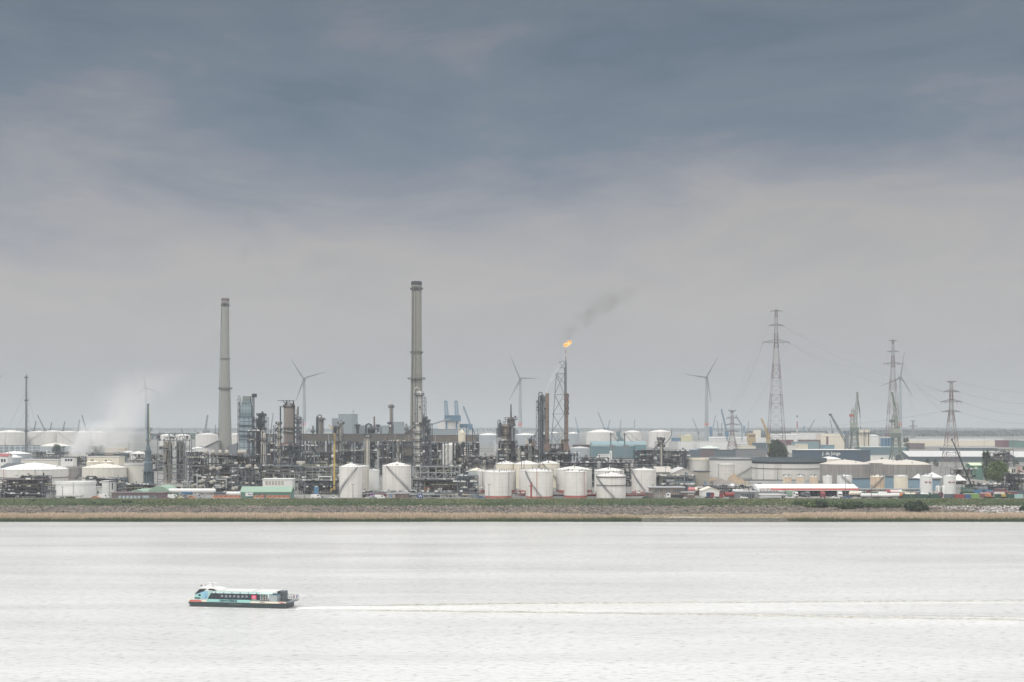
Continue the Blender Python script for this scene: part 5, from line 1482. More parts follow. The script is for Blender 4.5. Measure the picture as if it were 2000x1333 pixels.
# blue-grey fired heater tower
D = 1160; s = S(D); z = lambda y: (835 - y) * s + (H - G)
o = root(479.5, D, 'fired_heater', 'tall ribbed blue-grey heater tower right of the concrete chimney', 'heater')
MB().box(-12.5 * s, 12 * s, 0, 26 * s, 0, z(814)).build('lower_box', BLUEG2, o)
MB().prism([(-10.5 * s, z(813.9)), (-10.5 * s, z(795)), (-7 * s, z(784)), (8 * s, z(784)), (10.5 * s, z(795)), (10.5 * s, z(813.9))], 1, 22 * s).build('upper_box', mat('heater_panel', (.27, .35, .38), grid=(2.6, 3.0, (.17, .22, .25), .1)), o)
MB().box(-6.5 * s, 8.5 * s, 2, 15 * s, z(784), z(774)).build('stack_box', mat('heater_top', (.20, .235, .22)), o)
for y in (814, 831, 842, 850, 858): MB().box(-13.3 * s, 12.8 * s, -.8, .2, z(y + 1), z(y - .6)).build('band_beam', BLUEG, o)
for sg, xx in ((-1, -14.5), (1, 14)):
    b = MB()
    for x in (xx - 1.6, xx + 1.6): b.bar((x * s, 2, 0), (x * s * .97, 2, z(786 if sg < 0 else 770)), .4)
    for k in range(14):
        y0_, y1_ = 872 - k * 7, 872 - (k + 1) * 7
        b.bar(((xx - 1.6) * s, 2, z(y0_)), ((xx + 1.6) * s, 2, z(y1_)), .3) if k % 2 else b.bar(((xx + 1.6) * s, 2, z(y0_)), ((xx - 1.6) * s, 2, z(y1_)), .3)
        b.box((xx - 2.2) * s, (xx + 2.2) * s, 0, 4, z(y1_), z(y1_) + .25)
    b.build('stair_tower', STEEL, o)
MB().lathe(14 * s, 6, [(1.1 * s, 0), (1.0 * s, z(776))], 10).build('side_stack', BLUEG, o, True)
MB().box(11.5 * s, 18.5 * s, 3, 9, z(776), z(769)).build('silencer', STEEL, o)
MB().lathe(-12.3 * s, 4, [(.7 * s, z(870)), (.7 * s, z(778)), (.4 * s, z(775))], 8).build('vent_pipe', LSTEEL, o, True)
for y, xa, xb in ((784, -12, 15), (831, -18, 19), (806, -15, 16), (852, -17, 14)):
    q = MB().box(xa * s, xb * s, -1.6, .1, z(y), z(y) + .2)
    q.bar((xa * s, -1.6, z(y) + 1.3), (xb * s, -1.6, z(y) + 1.3), .2)
    q.build('walkway', BLUEG, o)

# columns: px, D, ytop, width px, kwargs
column(508, 1180, 808, 8, 'dark twin column nearest the blue-grey heater', m=DARK, decks=6, seed=1)
column(514, 1200, 807, 7, 'dark column with a ladder cage, third right of the blue-grey heater', m=BLUEG, decks=7, seed=2)
column(502, 1190, 818, 4, 'thin short column touching the blue-grey heater', m=STEEL, decks=5, seed=21)
column(516, 1000, 846, 6, 'cream smooth column in front of the dark twin columns', m=INSUL, decks=1, loop=True, seed=3)
column(544.5, 1120, 824, 6, 'slim cream column left of the domed reactor', m=INSUL, decks=6, seed=4)
# big reactor
D = 1150; s = S(D); z = lambda y: (835 - y) * s + (H - G)
o = root(562, D, 'reactor', 'fat brown cylindrical reactor topped by a crane beam, behind the pipe racks', 'reactor')
MB().lathe(0, 8, [(11 * s, z(866)), (11 * s, z(842)), (10.6 * s, z(840)), (10.6 * s, z(798)), (9 * s, z(793)), (5 * s, z(790))], 24).build('vessel', mat('reactor_brown', (.22, .195, .175), grid=(50, 3.3, (.2, .17, .15), .07), streak=.35, streak_col=(.45, .33, .25)), o, True)
b = MB()
for x in (-14, -13, 13, 14):
    for y in (-2, 18): b.bar((x * s, y, 0), (x * s, y, z(794)), .6)
for y in range(800, 905, 10):
    b.bar((-14 * s, -2, z(y)), (-12 * s, -2, z(y)), .4); b.bar((12 * s, -2, z(y)), (14 * s, -2, z(y)), .4)
for y in (795, 838, 846, 866, 872, 890):
    b.bar((-14 * s, -2, z(y)), (14 * s, -2, z(y)), .6)
b.build('frame', DARK, o)
MB().box(-13 * s, 13 * s, -3, 18, z(870), z(866.5)).build('red_deck', mat('pinkish_steel', (.38, .22, .19)), o)
for y in (838, 795, 846): ring_deck(MB(), 0, 8, z(y), 11 * s, 1.4 * s, 20, 1.3, .2).build('platform', DARK, o)
b = MB()
b.box(-22 * s, 9 * s, 6, 8, z(783), z(782)); b.bar((-5 * s, 7, z(794)), (-5 * s, 7, z(782)), .9); b.bar((8.5 * s, 7, z(794)), (8.5 * s, 7, z(782)), .9)
b.bar((-5 * s, 7, z(790)), (-13 * s, 7, z(783)), .5); b.bar((-5 * s, 7, z(790)), (2 * s, 7, z(783)), .5)
b.build('crane_beam', DARK, o)
for i, (x, y0_, y1_) in enumerate(((-7, 794, 786), (-3, 794, 784), (1, 794, 787), (4, 794, 785), (7, 794, 788), (-10, 796, 790), (10, 796, 788))):
    MB().lathe(x * s, 6, [(1.5 * s, z(y0_)), (1.6 * s, z((y0_ + y1_) / 2)), (.6 * s, z(y1_))], 10).build('top_valve', rr.choice([STEEL, DARK, LSTEEL]), o, True)
MB().path([(17 * s, 4, z(897)), (17 * s, 4, z(820)), (15 * s, 4, z(800)), (13 * s, 6, z(792))], 2.6 * s * 1.0, 8).build('riser_pipe', INSUL, o, True)
MB().path([(17 * s, 4, z(893)), (26 * s, 4, z(893))], 2.4 * s, 8).build('foot_pipe', INSUL, o, True)
MB().path([(-10 * s, 0, z(835)), (-2 * s, -2, z(842)), (10 * s, -2, z(844))], .8 * s * 1.4, 8).build('cross_pipe', PSTEEL, o, True)
for i in range(14):
    x = rr.uniform(-13, 13) * s; zz = z(rr.uniform(905, 872))
    MB().box(x, x + rr.uniform(1, 6), rr.uniform(-2, 6), rr.uniform(7, 14), zz, zz + rr.uniform(2, 6)).build('equipment_box', rr.choice([DARK, STEEL, BLUEG]), o)
column(582, 1140, 812, 7, 'column with a caged ladder hugging the right side of the reactor', m=LSTEEL, decks=9, seed=5, deckw=.35)
unit(541, 585, 872, 1130, 'dark equipment frame under the brown reactor', levels=3, bays=4, m=BLUEG, pipes=14, vessels=6, seed=6, fill=.9)
unit(517, 545, 868, 1135, 'dark equipment frame between the cream column and the reactor', levels=3, bays=3, m=STEEL, pipes=14, vessels=4, seed=7, fill=.8)
unit(583, 620, 872, 1120, 'pipe frame right of the brown reactor', levels=3, bays=4, m=STEEL, pipes=16, vessels=5, seed=8, fill=.6)

# clad pipe bridges
def bridge(px0, px1, y0, y1, D, label, m=GRATE, legs=6, depth=7):
    s = S(D); z = lambda y: (835 - y) * s + (H - G); w = (px1 - px0) * s / 2
    o = root((px0 + px1) / 2, D, 'pipe_bridge', label, 'pipe bridge')
    MB().box(-w, w, 0, depth, z(y1), z(y0)).build('cladding', m, o)
    MB().box(-w, w, -.3, depth + .3, z(y0), z(y0 - .6)).build('top_walkway', LSTEEL, o)
    for i in range(int(w / 4)):
        x = -w + 8 * (i + .5); MB().bar((x, -.2, z(y1)), (x, -.2, z(y0)), .35).build('post', RUST if i % 3 else PSTEEL, o)
    for i in range(legs):
        x = -w + 2 * w * (i + .5) / legs
        q = MB()
        for yy in (.5, depth - .5): q.bar((x - 1.5, yy, 0), (x - 1.5, yy, z(y1)), .7); q.bar((x + 1.5, yy, 0), (x + 1.5, yy, z(y1)), .5)
        for k in range(4): q.bar((x - 1.5, .5, z(y1) * k / 4), (x + 1.5, .5, z(y1) * (k + 1) / 4), .3)
        q.build('support_leg', STEEL, o)
    return o
bridge(582, 662, 848, 862, 1300, 'grid-clad pipe bridge running right from the brown reactor')
bridge(662, 790, 848, 863, 1310, 'grid-clad pipe bridge behind the yellow crane and slim columns', legs=8)
bridge(790, 935, 850.5, 864, 1290, 'rusty grid-clad pipe bridge passing the foot of the tallest chimney', m=mat('clad_bridge_b', (.17, .15, .13), vary=.4, scale=.2, grid=(2.2, 2.0, (.13, .115, .10), .2)), legs=8)
bridge(517, 542, 848.5, 855, 1310, 'short pipe bridge left of the brown reactor', legs=2)
bridge(0, 80, 870.5, 883, 2250, 'far low pipe bridge left of the blue-grey tank', m=mat('bluegrid', (.2, .25, .3), grid=(9, 5, (.45, .48, .5), .25)), legs=10)

# columns behind / through the bridges
column(611, 1400, 832, 3.4, 'thin single stack left of the twin slim columns', m=LSTEEL, decks=1, dome=False, seed=7, name='vent_stack', cat='stack')
column(620, 1390, 814, 5, 'dark straight stack, left one of the twin slim columns', m=DARK, decks=0, dome=False, ladder=False, seed=8, name='vent_stack', cat='stack')
column(627.5, 1380, 815, 9, 'brown column with a knotted top, right one of the twin slim columns', m=OLDV, decks=2, loop=True, top=811, seed=9)
column(666, 1250, 824, 7, 'slender pale column with two wide platforms, right of the yellow crane', m=INSUL, decks=2, seed=10, top=819, deckw=1.0)
column(659, 1240, 832, 9, 'grey column partly hidden by the yellow crane', m=OLDV, decks=3, seed=23)
column(698, 1420, 829, 6, 'short dark column with a crowned top behind the pipe bridge', m=DARK, decks=3, seed=11, top=825)
column(718.5, 1000, 851, 8, 'bright cream column in front of the pipe bridge', m=INSUL, decks=2, seed=12)
column(713, 1000, 853, 3.5, 'thin cream pipe column beside the bright cream column', m=INSUL, decks=0, ladder=False, dome=False, seed=13)
column(725, 1330, 835, 14, 'round shouldered vessel with an arched pipe behind the bridge', m=DARK, decks=3, loop=True, seed=14)
column(731, 1340, 814, 3, 'thin rusty vent stack beside the round shouldered vessel', m=RUST, decks=0, dome=False, ladder=False, seed=15, name='vent_stack', cat='stack')
column(738, 1335, 829, 2.5, 'short lattice-like post right of the thin rusty stack', m=STEEL, decks=3, ladder=False, seed=16, name='vent_stack', cat='stack')
column(738.5, 1010, 862, 4, 'pale pipe column right of the bright cream column', m=PSTEEL, decks=1, seed=17)
column(764, 1350, 790, 6.4, 'stout brown stack with a pale top, left of the tallest chimney', m=mat('brown_stack', (.30, .26, .24)), decks=2, dome=False, seed=18, name='exhaust_stack', cat='stack', deckw=.5)
column(761, 1345, 824, 3, 'short dark pipe tower hugging the stout brown stack', m=DARK, decks=3, seed=19)
column(793.5, 1500, 828, 3.5, 'small pale stack just left of the tallest chimney', m=LSTEEL, decks=1, dome=False, seed=20, name='vent_stack', cat='stack')
column(818.5, 1130, 764, 13, 'huge ribbed column in front of the tallest chimney', m=ALU, decks=3, loop=True, neck=None, seed=22, top=760, deckw=.25)
column(816, 1120, 826, 12.5, 'pale insulated column at the foot of the ribbed one', m=mat('pale_ribbed', (.50, .48, .43), grid=(3.0, 3.6, (.3, .29, .27), .1)), decks=6, seed=24, deckw=.2)
column(828, 1150, 815, 8, 'dark hooped column right of the huge ribbed column', m=DARK, decks=3, loop=True, seed=25)
column(834, 1155, 820, 7, 'dark column with round platforms, last before the open sky', m=OLDV, decks=5, seed=26)
column(830, 1100, 866, 11, 'stumpy brown column below the dark hooped ones', m=RUST2, decks=3, seed=27)
column(846, 1150, 868, 6, 'short pale column under the rusty pipe bridge', m=LSTEEL, decks=3, seed=28)
column(683, 1260, 866, 5, 'pale drum column left of the cross-braced frame', m=LSTEEL, decks=2, seed=29)
column(675, 1255, 866, 7, 'grey column under the pipe bridge, nearest the slender pale column', m=OLDV, decks=2, seed=30)
column(702, 1255, 866, 8, 'dark drum column right of the cross-braced frame', m=DARK, decks=2, seed=31)
column(608, 1250, 866, 5, 'pale column under the bridge, left of three', m=LSTEEL, decks=2, seed=32)
column(628, 1240, 868, 7, 'pale column with a dark ball below, middle of three under the bridge', m=OLDV, decks=2, seed=33)
column(644, 1230, 868, 5, 'thin rusty column under the bridge, near the yellow crane', m=RUST2, decks=2, seed=34)
unit(585, 662, 884, 1200, 'dense dark pipework under the pipe bridge left of the yellow crane', levels=3, bays=8, m=STEEL, pipes=26, vessels=9, seed=10, fill=.6, towers=4)
unit(662, 760, 882, 1210, 'dense pipework under the pipe bridge right of the slender pale column', levels=3, bays=9, m=STEEL, pipes=28, vessels=9, seed=11, fill=.6, towers=5)
unit(679, 695, 863, 1225, 'cross-braced open frame under the pipe bridge', levels=2, bays=1, m=DARK, pipes=2, vessels=0, seed=13, fill=0, towers=0, brace=1.0, decks=False, depth=6, highlights=0)
unit(737, 768, 863, 1180, 'grey platform tower under the stout brown stack', levels=4, bays=3, m=STEEL, pipes=12, vessels=4, seed=14, fill=.7)
unit(767, 786, 863, 1170, 'pale braced frame left of the dark cooling block', levels=3, bays=1, m=LSTEEL, pipes=5, vessels=2, seed=15, fill=.4, brace=1.0, depth=10)
building(783, 806, 864, 1175, 'dark windowless cooling block under the tallest chimney', m=mat('dark_block', (.10, .115, .12), grid=(3, 3, (.07, .08, .085), .15)), roof=DARK, depth=20)
building(786, 804, 875, 1172, 'brown louvred block in front of the dark cooling block', m=mat('brown_block', (.18, .16, .13), grid=(2, 2, (.1, .09, .08), .2)), roof=RUST2, depth=2.0, yb=890)
unit(836, 862, 866, 1130, 'tangled pipe frame right of the dark hooped column', levels=4, bays=3, m=STEEL, pipes=22, vessels=8, seed=16, fill=.4, pm=[PSTEEL, WHITE2, STEEL, DARK])
tank(862, 900, 870, 1500, 'pale tank seen through the pipe bridge, with a slanting stair', ya=866, m=WHITE, stair=2)
unit(884, 935, 866, 1180, 'sooty equipment block at the right end of the rusty pipe bridge', levels=5, bays=5, m=DARK, pipes=26, vessels=10, seed=17, fill=.75, towers=4)
unit(905, 968, 893, 1080, 'low dark pump area left of the white red-based tanks', levels=3, bays=6, m=RUST2, pipes=24, vessels=12, seed=18, fill=.6)
for px, D, w, y, m, l in ((931, 1060, 12, 896, OLDV, 'squat grey vessel with a white cap, first of three left of the red-based tanks'), (946, 1060, 8, 900, INSUL, 'squat pale vessel, middle of three left of the red-based tanks'), (958, 1060, 12, 897, OLDV, 'squat dark vessel, last of three left of the red-based tanks')):
    column(px, D, y, w, l, m=m, decks=1, seed=px, name='squat_vessel', cat='vessel')
o = tank(895, 909, 846, 1250, 'small pale dome on top of the rusty pipe bridge', ya=840, m=CREAM, roof=CREAM, rail=True)
for px, y, l in ((911, 832, 'thin mast over the sooty block, left one'), (923, 836, 'leaning derrick mast over the sooty block')):
    o = root(px, 1200, 'thin_mast', l, 'mast'); s = S(1200)
    MB().bar((0, 0, 0), (0, 0, (835 - y) * s + 40), .5).build('pole', DARK, o)
    if px == 923: MB().bar((6 * s, 0, (835 - 852) * s + 40), (0, 0, (835 - y) * s + 40), .5).build('strut', DARK, o)

# boiler column (right of centre)
column(998, 1150, 815, 15, 'big dark domed column with a tall vent, right of the small steam plume', m=mat('dark_dome', (.15, .125, .115), vary=.4), decks=4, top=790, seed=41)
column(986, 1145, 829, 18, 'brown domed drum leaning on the big domed column', m=mat('brown_dome', (.27, .22, .18), vary=.3), decks=5, seed=42)
column(977, 1140, 825, 5, 'thin column with a bent top, left of the brown domed drum', m=STEEL, decks=1, loop=True, seed=43)
column(1000.5, 1120, 829, 4.5, 'pale pipe running up the front of the big domed column', m=LSTEEL, decks=2, seed=44)
unit(974, 1010, 862, 1110, 'dark frame with drums below the big domed column', levels=4, bays=4, m=DARK, pipes=20, vessels=9, seed=19, fill=.8)
unit(1008, 1052, 872, 1090, 'low dark pipe yard between the domed column and the rusty stacks', levels=3, bays=5, m=STEEL, pipes=26, vessels=12, seed=20, fill=.55, towers=5)
column(1036, 1110, 856, 6, 'short dark column with a ball top in the low pipe yard', m=DARK, decks=3, seed=45)
column(1029, 1100, 868, 5, 'short brown stack in the low pipe yard', m=RUST, decks=0, dome=False, seed=46)
column(1021, 1105, 874, 4, 'short dark vessel in the low pipe yard', m=STEEL, decks=2, seed=47)

# twin rusty stacks and flare
column(1059, 1140, 771, 9, 'dark column with a nest of platforms left of the first rusty stack', m=STEEL, decks=9, seed=48, loop=True, deckw=.3)
column(1063.5, 1135, 773, 4, 'thin pale column squeezed against the first rusty stack', m=LSTEEL, decks=4, seed=49)
D = 1141; s = S(D)
o = root(1051.5, D, 'hanging_platform', 'cluster of small landings sticking out left of the dark column', 'platform')
for i, (x, y) in enumerate(((-1, 787), (1, 792), (-1.5, 797), (1, 801), (0, 803))):
    MB().box((x - 3) * s, (x + 3.5) * s, -2, 2, (835 - y) * s + 40, (835 - y) * s + 40.5).build('landing', STEEL, o)
    MB().lathe(x * s, 0, [(1.1 * s, (835 - y) * s + 40.5), (1.0 * s, (835 - y + 3) * s + 40.5)], 8).build('valve', DARK, o, True)
MB().bar((0, 0, (835 - 805) * s + 40), (0, 0, (835 - 780) * s + 40), .5).build('post', STEEL, o)
for px, l in ((1069, 'rusty brown stack on a flared foot, the left one, beside the dark column'), (1106.5, 'rusty brown stack on a flared foot, the right one, with twisted top')):
    D = 1130; s = S(D); z = lambda y: (835 - y) * s + (H - G)
    o = root(px, D, 'rusty_stack', l, 'stack', 'rusty stacks')
    MB().lathe(0, 0, [(3.4 * s, z(868)), (3.4 * s, z(769)), (2.9 * s, z(768.5))], 18).build('stack_tube', mat('rusty_tube', (.20, .145, .115), vary=.5, scale=.25, grid=(90, 9.0, (.13, .10, .09), .05)), o, True)
    MB().lathe(0, 0, [(6.8 * s, z(880)), (6.4 * s, z(877)), (3.9 * s, z(867))], 14).build('flared_foot', RUST, o, True)
    for a in (-5.5, 5.5): MB().bar((a * s, 0, z(888)), (a * s, 0, z(879)), 1.4 * s).build('foot_leg', LSTEEL, o)
    MB().bar((-5 * s, -.5, z(886)), (0, -.5, z(880)), .6 * s).bar((5 * s, -.5, z(886)), (0, -.5, z(880)), .6 * s).build('foot_brace', LSTEEL, o)
    ring_deck(MB(), 0, 0, z(862), 3.6 * s, 1.5 * s, 14, 1.3, .2).build('platform', DARK, o)
    for y in (799, 824, 846): MB().lathe(0, 0, [(3.6 * s, z(y)), (3.6 * s, z(y + .8))], 14).build('ring', DARK, o, True)
    if px > 1100:
        b = MB()
        for st in range(3):
            for i in range(30):
                a, c = i / 30 * 7 + st * 2.1, (i + 1) / 30 * 7 + st * 2.1
                b.bar((3.9 * s * math.cos(a), 3.9 * s * math.sin(a), z(810 - i * 1.35)), (3.9 * s * math.cos(c), 3.9 * s * math.sin(c), z(810 - (i + 1) * 1.35)), .7)
        b.build('wind_strake', RUST2, o)
D = 1180; s = S(D); z = lambda y: (835 - y) * s + (H - G)
o = root(1105, D, 'flare_stack', 'tall thin flare stack held by an open lattice derrick, flame at its tip', 'flare stack')
MB().lathe(0, 0, [(1.5 * s, 0), (1.3 * s, z(768)), (1.15 * s, z(706)), (1.0 * s, z(703))], 10).build('flare_riser', LSTEEL, o, True)
MB().lathe(0, 0, [(.95 * s, z(703)), (.9 * s, z(679))], 10).build('flare_tip', mat('tip_rw', (.5, .5, .5), bands=(5.2, (.36, .2, .2))), o, True)
MB().lathe(-2.0 * s, .5, [(.8 * s, 0), (.8 * s, z(718))], 8).build('gas_line', STEEL, o, True)
b = MB(); lattice(b, (0, 3 * s, 0), (0, 2 * s, z(708)), 4.0 * s, 2.8 * s, 30, .28, .16); b.build('ladder_frame', DARK, o)
b = MB()
L0, L1 = lambda y: -32 * s + (885 - y) / 160 * 14.5 * s, lambda y: -3 * s
ys_ = [885, 866, 847, 828, 809, 790, 771, 751, 730]
for i, y in enumerate(ys_):
    for yy in (0, 9):
        if i % 2 == 0: b.bar((L0(y), yy, z(y)), (L1(y), yy * .4, z(y)), .28)
    if i + 2 < len(ys_) and i % 2 == 0:
        y2 = ys_[i + 2]
        for yy in (0, 9):
            b.bar((L0(y), yy, z(y)), (L1(y2), yy * .4, z(y2)), .26); b.bar((L1(y), yy * .4, z(y)), (L0(y2), yy, z(y2)), .26)
for yy in (0, 9): b.bar((L0(885), yy, 0), (L0(735), yy, z(735)), .32)
b.bar((L0(730), 0, z(730)), (-3 * s, 0, z(750)), .42); b.bar((L0(730), 0, z(730)), (-3 * s, 0, z(712)), .42)
b.bar((-20 * s, 0, z(730)), (-16 * s, 0, z(745)), .4); b.bar((-13 * s, 0, z(707)), (0, 0, z(707)), .4); b.bar((-12 * s, 0, z(720)), (0, 0, z(707)), .4); b.bar((-13 * s, 0, z(707)), (-3 * s, 0, z(722)), .4); b.bar((-12 * s, 0, z(718)), (-3 * s, 0, z(718)), .35)
b.build('derrick_frame', LSTEEL, o)
# dark platform under the stacks
unit(1066, 1129, 887, 1115, 'long dark platform carrying the rusty stacks', levels=3, bays=10, m=DARK, pipes=16, vessels=8, seed=21, fill=.7, depth=20)
unit(1066, 1104, 868, 1145, 'tangle of pipes between the two rusty stacks', levels=3, bays=4, m=STEEL, pipes=22, vessels=8, seed=22, fill=.3, pm=[WHITE2, PSTEEL, STEEL, RUST2])
unit(1128, 1190, 895, 1050, 'low open pipe bridge right of the dark platform', levels=3, bays=6, m=STEEL, pipes=12, vessels=4, seed=23, fill=.35)
unit(1196, 1242, 900, 1090, 'low pipe frame in front of the hall with the black roof edge', levels=2, bays=5, m=STEEL, pipes=8, vessels=3, seed=24, fill=.1)
unit(1240, 1292, 880, 1150, 'wide pipe rack left of the slim flare-tip column', levels=5, bays=7, m=STEEL, pipes=40, vessels=16, seed=25, fill=.3, pm=[RUST2, PSTEEL, WHITE2, STEEL, INSUL], towers=3)
unit(1292, 1344, 882, 1160, 'wide pipe rack right of the slim flare-tip column', levels=5, bays=7, m=STEEL, pipes=40, vessels=16, seed=26, fill=.3, pm=[RUST2, PSTEEL, WHITE2, STEEL, INSUL], towers=3)
column(1291, 1120, 860, 5.5, 'slim column with a pair of flare tips over the wide pipe racks', m=INSUL, decks=2, top=857, seed=51)
column(1287.5, 1121, 858, 2.2, 'first knotted vent pipe at the slim flare-tip column', m=STEEL, decks=5, seed=52, ladder=False, name='vent_stack', cat='stack')
column(1294.5, 1121, 858, 2.2, 'second knotted vent pipe at the slim flare-tip column', m=STEEL, decks=5, seed=53, ladder=False, name='vent_stack', cat='stack')

# yellow mobile crane
D = 850; s = S(D); z = lambda y: (835 - y) * s + (H - G)
o = root(654, D, 'mobile_crane', 'yellow telescopic mobile crane with a short bent jib among the pipe racks', 'crane')
for i, (ya, yb, w) in enumerate(((965, 902, 4.2), (902, 868, 3.6), (868, 841, 3.0))):
    MB().bar(((-1 + i * .1) * s, 0, z(ya)), ((-.9 + i * .1) * s, 0, z(yb)), w * s * .85).build('boom_section', YEL, o)
b = MB(); lattice(b, (1 * s, 0, z(842)), (-12 * s, 0, z(831)), 3 * s, 1.8 * s, 6, .5 * s, .3 * s); b.build('fly_jib', YEL, o)
MB().box(-2.5 * s, 3 * s, -1.5, 1.5, z(846), z(836)).build('boom_head', DARK, o)
MB().bar((-2 * s, 0, z(840)), (-5 * s, 0, z(833)), .5 * s).build('strut', YEL, o)
for k in range(5): MB().box(-1.8 * s, -.4 * s, -3.3 * s * .6, -3.1 * s * .6 + .1, z(854 + k * 3.2), z(852.4 + k * 3.2)).build('boom_mark', BLACK, o)
MB().box(-6 * s, 8 * s, -1.6, 1.6, 1.0, 2.6).build('carrier', DARK, o)
MB().box(-8 * s, -4 * s, -1.4, 1.4, 1.2, 3.4).build('cab', YEL, o)
wheels(o, [-7 * s, -4 * s, 2 * s, 6 * s], .6, 1.3)

# ============================================================ RACK ROWS in front of the refinery
unit(497, 590, 911, 900, 'wide pale pipe rack right of the cooler deck', levels=4, bays=7, m=LSTEEL, pipes=34, vessels=12, seed=31, fill=.4, pm=[PSTEEL, WHITE2, STEEL, INSUL, LSTEEL])
unit(585, 662, 912, 905, 'pale pipe rack left of the white tank with the diagonal stair', levels=5, bays=6, m=PSTEEL, pipes=36, vessels=14, seed=32, fill=.45, pm=[PSTEEL, WHITE2, STEEL, INSUL, PYEL])
unit(452, 500, 916, 880, 'cluster of upright grey pipes below the cooler deck', levels=3, bays=7, m=LSTEEL, pipes=24, vessels=8, seed=33, fill=.5, brace=.2, pm=[LSTEEL, PSTEEL, BLUEG])
unit(395, 452, 935, 860, 'low pipework below the cooler deck', levels=3, bays=5, m=LSTEEL, pipes=20, vessels=8, seed=34, fill=.5)
unit(585, 664, 940, 850, 'low dark pipework behind the blue box', levels=2, bays=6, m=DARK, pipes=18, vessels=10, seed=35, fill=.5)
unit(806, 897, 912, 905, 'white truss bridge of pipes right of the tank row', levels=4, bays=6, m=PSTEEL, pipes=18, vessels=5, seed=36, fill=.22, brace=.55, pm=[PSTEEL, WHITE2, STEEL], t=.55)
unit(803, 900, 938, 870, 'low cluttered pipework under the white truss bridge', levels=2, bays=8, m=STEEL, pipes=24, vessels=12, seed=37, fill=.35, pm=[RUST2, PSTEEL, STEEL, REDB])
unit(893, 933, 931, 850, 'grey cooler frame with pale diagonal ducts', levels=3, bays=4, m=LSTEEL, pipes=16, vessels=6, seed=38, fill=.7)
unit(700, 745, 962, 850, 'shallow pipework between the two stair tanks', levels=1, bays=4, m=DARK, pipes=10, vessels=5, seed=39, fill=.3)
unit(1282, 1357, 931, 858, 'open shed full of blue pipes under a pale roof', levels=2, bays=8, m=LSTEEL, pipes=14, vessels=8, seed=40, fill=.7, pm=[BLUEG, LSTEEL, SKYB, STEEL])
unit(83, 111, 949, 806, 'braced steel frame left of the white front tank', levels=1, bays=2, m=LSTEEL, pipes=4, vessels=0, seed=41, fill=0, brace=1.0, towers=0, depth=8, highlights=0)
unit(-5, 84, 938, 850, 'rusty dark pipe structure before the cone-roofed tank', levels=4, bays=9, m=RUST2, pipes=34, vessels=14, seed=42, fill=.9, pm=[RUST2, STEEL, DARK, LSTEEL], towers=2)
unit(40, 84, 931, 860, 'higher part of the rusty dark structure', levels=2, bays=4, m=DARK, pipes=14, vessels=6, seed=43, fill=.8, pm=[RUST2, STEEL, DARK, WHITE2], towers=0)
unit(-5, 80, 966, 806, 'low black tray and wall at the foot of the rusty structure', levels=1, bays=6, m=DARK, pipes=6, vessels=0, seed=44, fill=.9, towers=0, depth=8)
unit(222, 243, 937, 860, 'small steel frame building before the streaked tank', levels=3, bays=2, m=LSTEEL, pipes=6, vessels=3, seed=45, fill=.8, towers=0, depth=10)
unit(166, 222, 936, 870, 'pipe clutter between the white front tank and the streaked tank', levels=3, bays=6, m=STEEL, pipes=20, vessels=8, seed=46, fill=.45)
unit(240, 300, 948, 850, 'low pipe clutter at the foot of the furnace stack', levels=2, bays=6, m=RUST2, pipes=16, vessels=8, seed=47, fill=.4)
unit(60, 135, 884, 1700, 'far pipe rack behind the cone-roofed tank', levels=2, bays=12, m=STEEL, pipes=14, vessels=8, seed=48, fill=.4, pm=[PSTEEL, WHITE2, STEEL])
unit(168, 240, 887, 1400, 'far low plant with pale decks below the steam', levels=2, bays=8, m=LSTEEL, pipes=12, vessels=8, seed=49, fill=.8)
unit(255, 312, 889, 1300, 'far pipe clutter left of the twin silos', levels=3, bays=8, m=STEEL, pipes=20, vessels=12, seed=50, fill=.5, pm=[WHITE2, RUST2, PSTEEL])
unit(364, 400, 884, 1350, 'far pipe clutter behind the twin silos', levels=3, bays=6, m=STEEL, pipes=16, vessels=10, seed=54, fill=.5)
unit(120, 170, 893, 1300, 'far grey sheds and pipes left of the streaked tank', levels=2, bays=6, m=STEEL, pipes=10, vessels=6, seed=51, fill=.7)
unit(1100, 1240, 905, 960, 'dark pipe alley behind the white front tanks', levels=3, bays=14, m=STEEL, pipes=30, vessels=12, seed=52, fill=.45)
unit(1870, 1905, 918, 1000, 'rusty clutter at the foot of the nearest pylon', levels=2, bays=4, m=RUST2, pipes=10, vessels=6, seed=53, fill=.7)

# ============================================================ TANKS near the river
G1 = 'white storage tanks of the refinery'
tank(3, 131, 918, 950, 'broad cone-roofed white tank with stained pipework before it', ya=906, m=WHITE, roof=WHITE2, rings=(5.5,), pipes=2, group=G1, n=64)
tank(130, 166, 914, 1000, 'dark grey tank between the cone-roofed and the streaked tank', ya=913, m=CONC, flat=True, roof=CONC, stair=2)
tank(162, 246, 914.5, 965, 'cone-roofed tank with dark vertical streaks', ya=907, m=STAINED, roof=mat('cream_roof', (.66, .63, .56)), group=G1, n=64)
tank(244, 281, 907, 985, 'plain off-white tank left of the furnace stack', m=mat('offwhite', (.66, .64, .58), vary=.08), flat=True, roof=LROOF, group=G1)
tank(110, 186, 943.5, 800, 'low white front tank with an overhanging rim', m=WHITE2, flat=True, roof=WHITE2, pipes=1, group=G1, n=64)
building(41, 113, 899, 1230, 'long pale flat-roofed block behind the cone-roofed tank', m=mat('offwhite', (.6, .6, .6)), roof=LROOF, depth=18)
building(170, 232, 893, 1180, 'long cream flat block under the tan building', m=CREAM, roof=LROOF, depth=18)
building(205, 243, 876, 1950, 'tan ribbed building behind the dark conifers', m=TAN, roof=PYEL, depth=20)
building(-2, 15, 891, 1180, 'white hut with a bright red roof at the picture edge', m=WHITE2, roof=RED, depth=10, rise=2.0, kind='gable', win=[(900, 2.5, 2, .2, .8)])
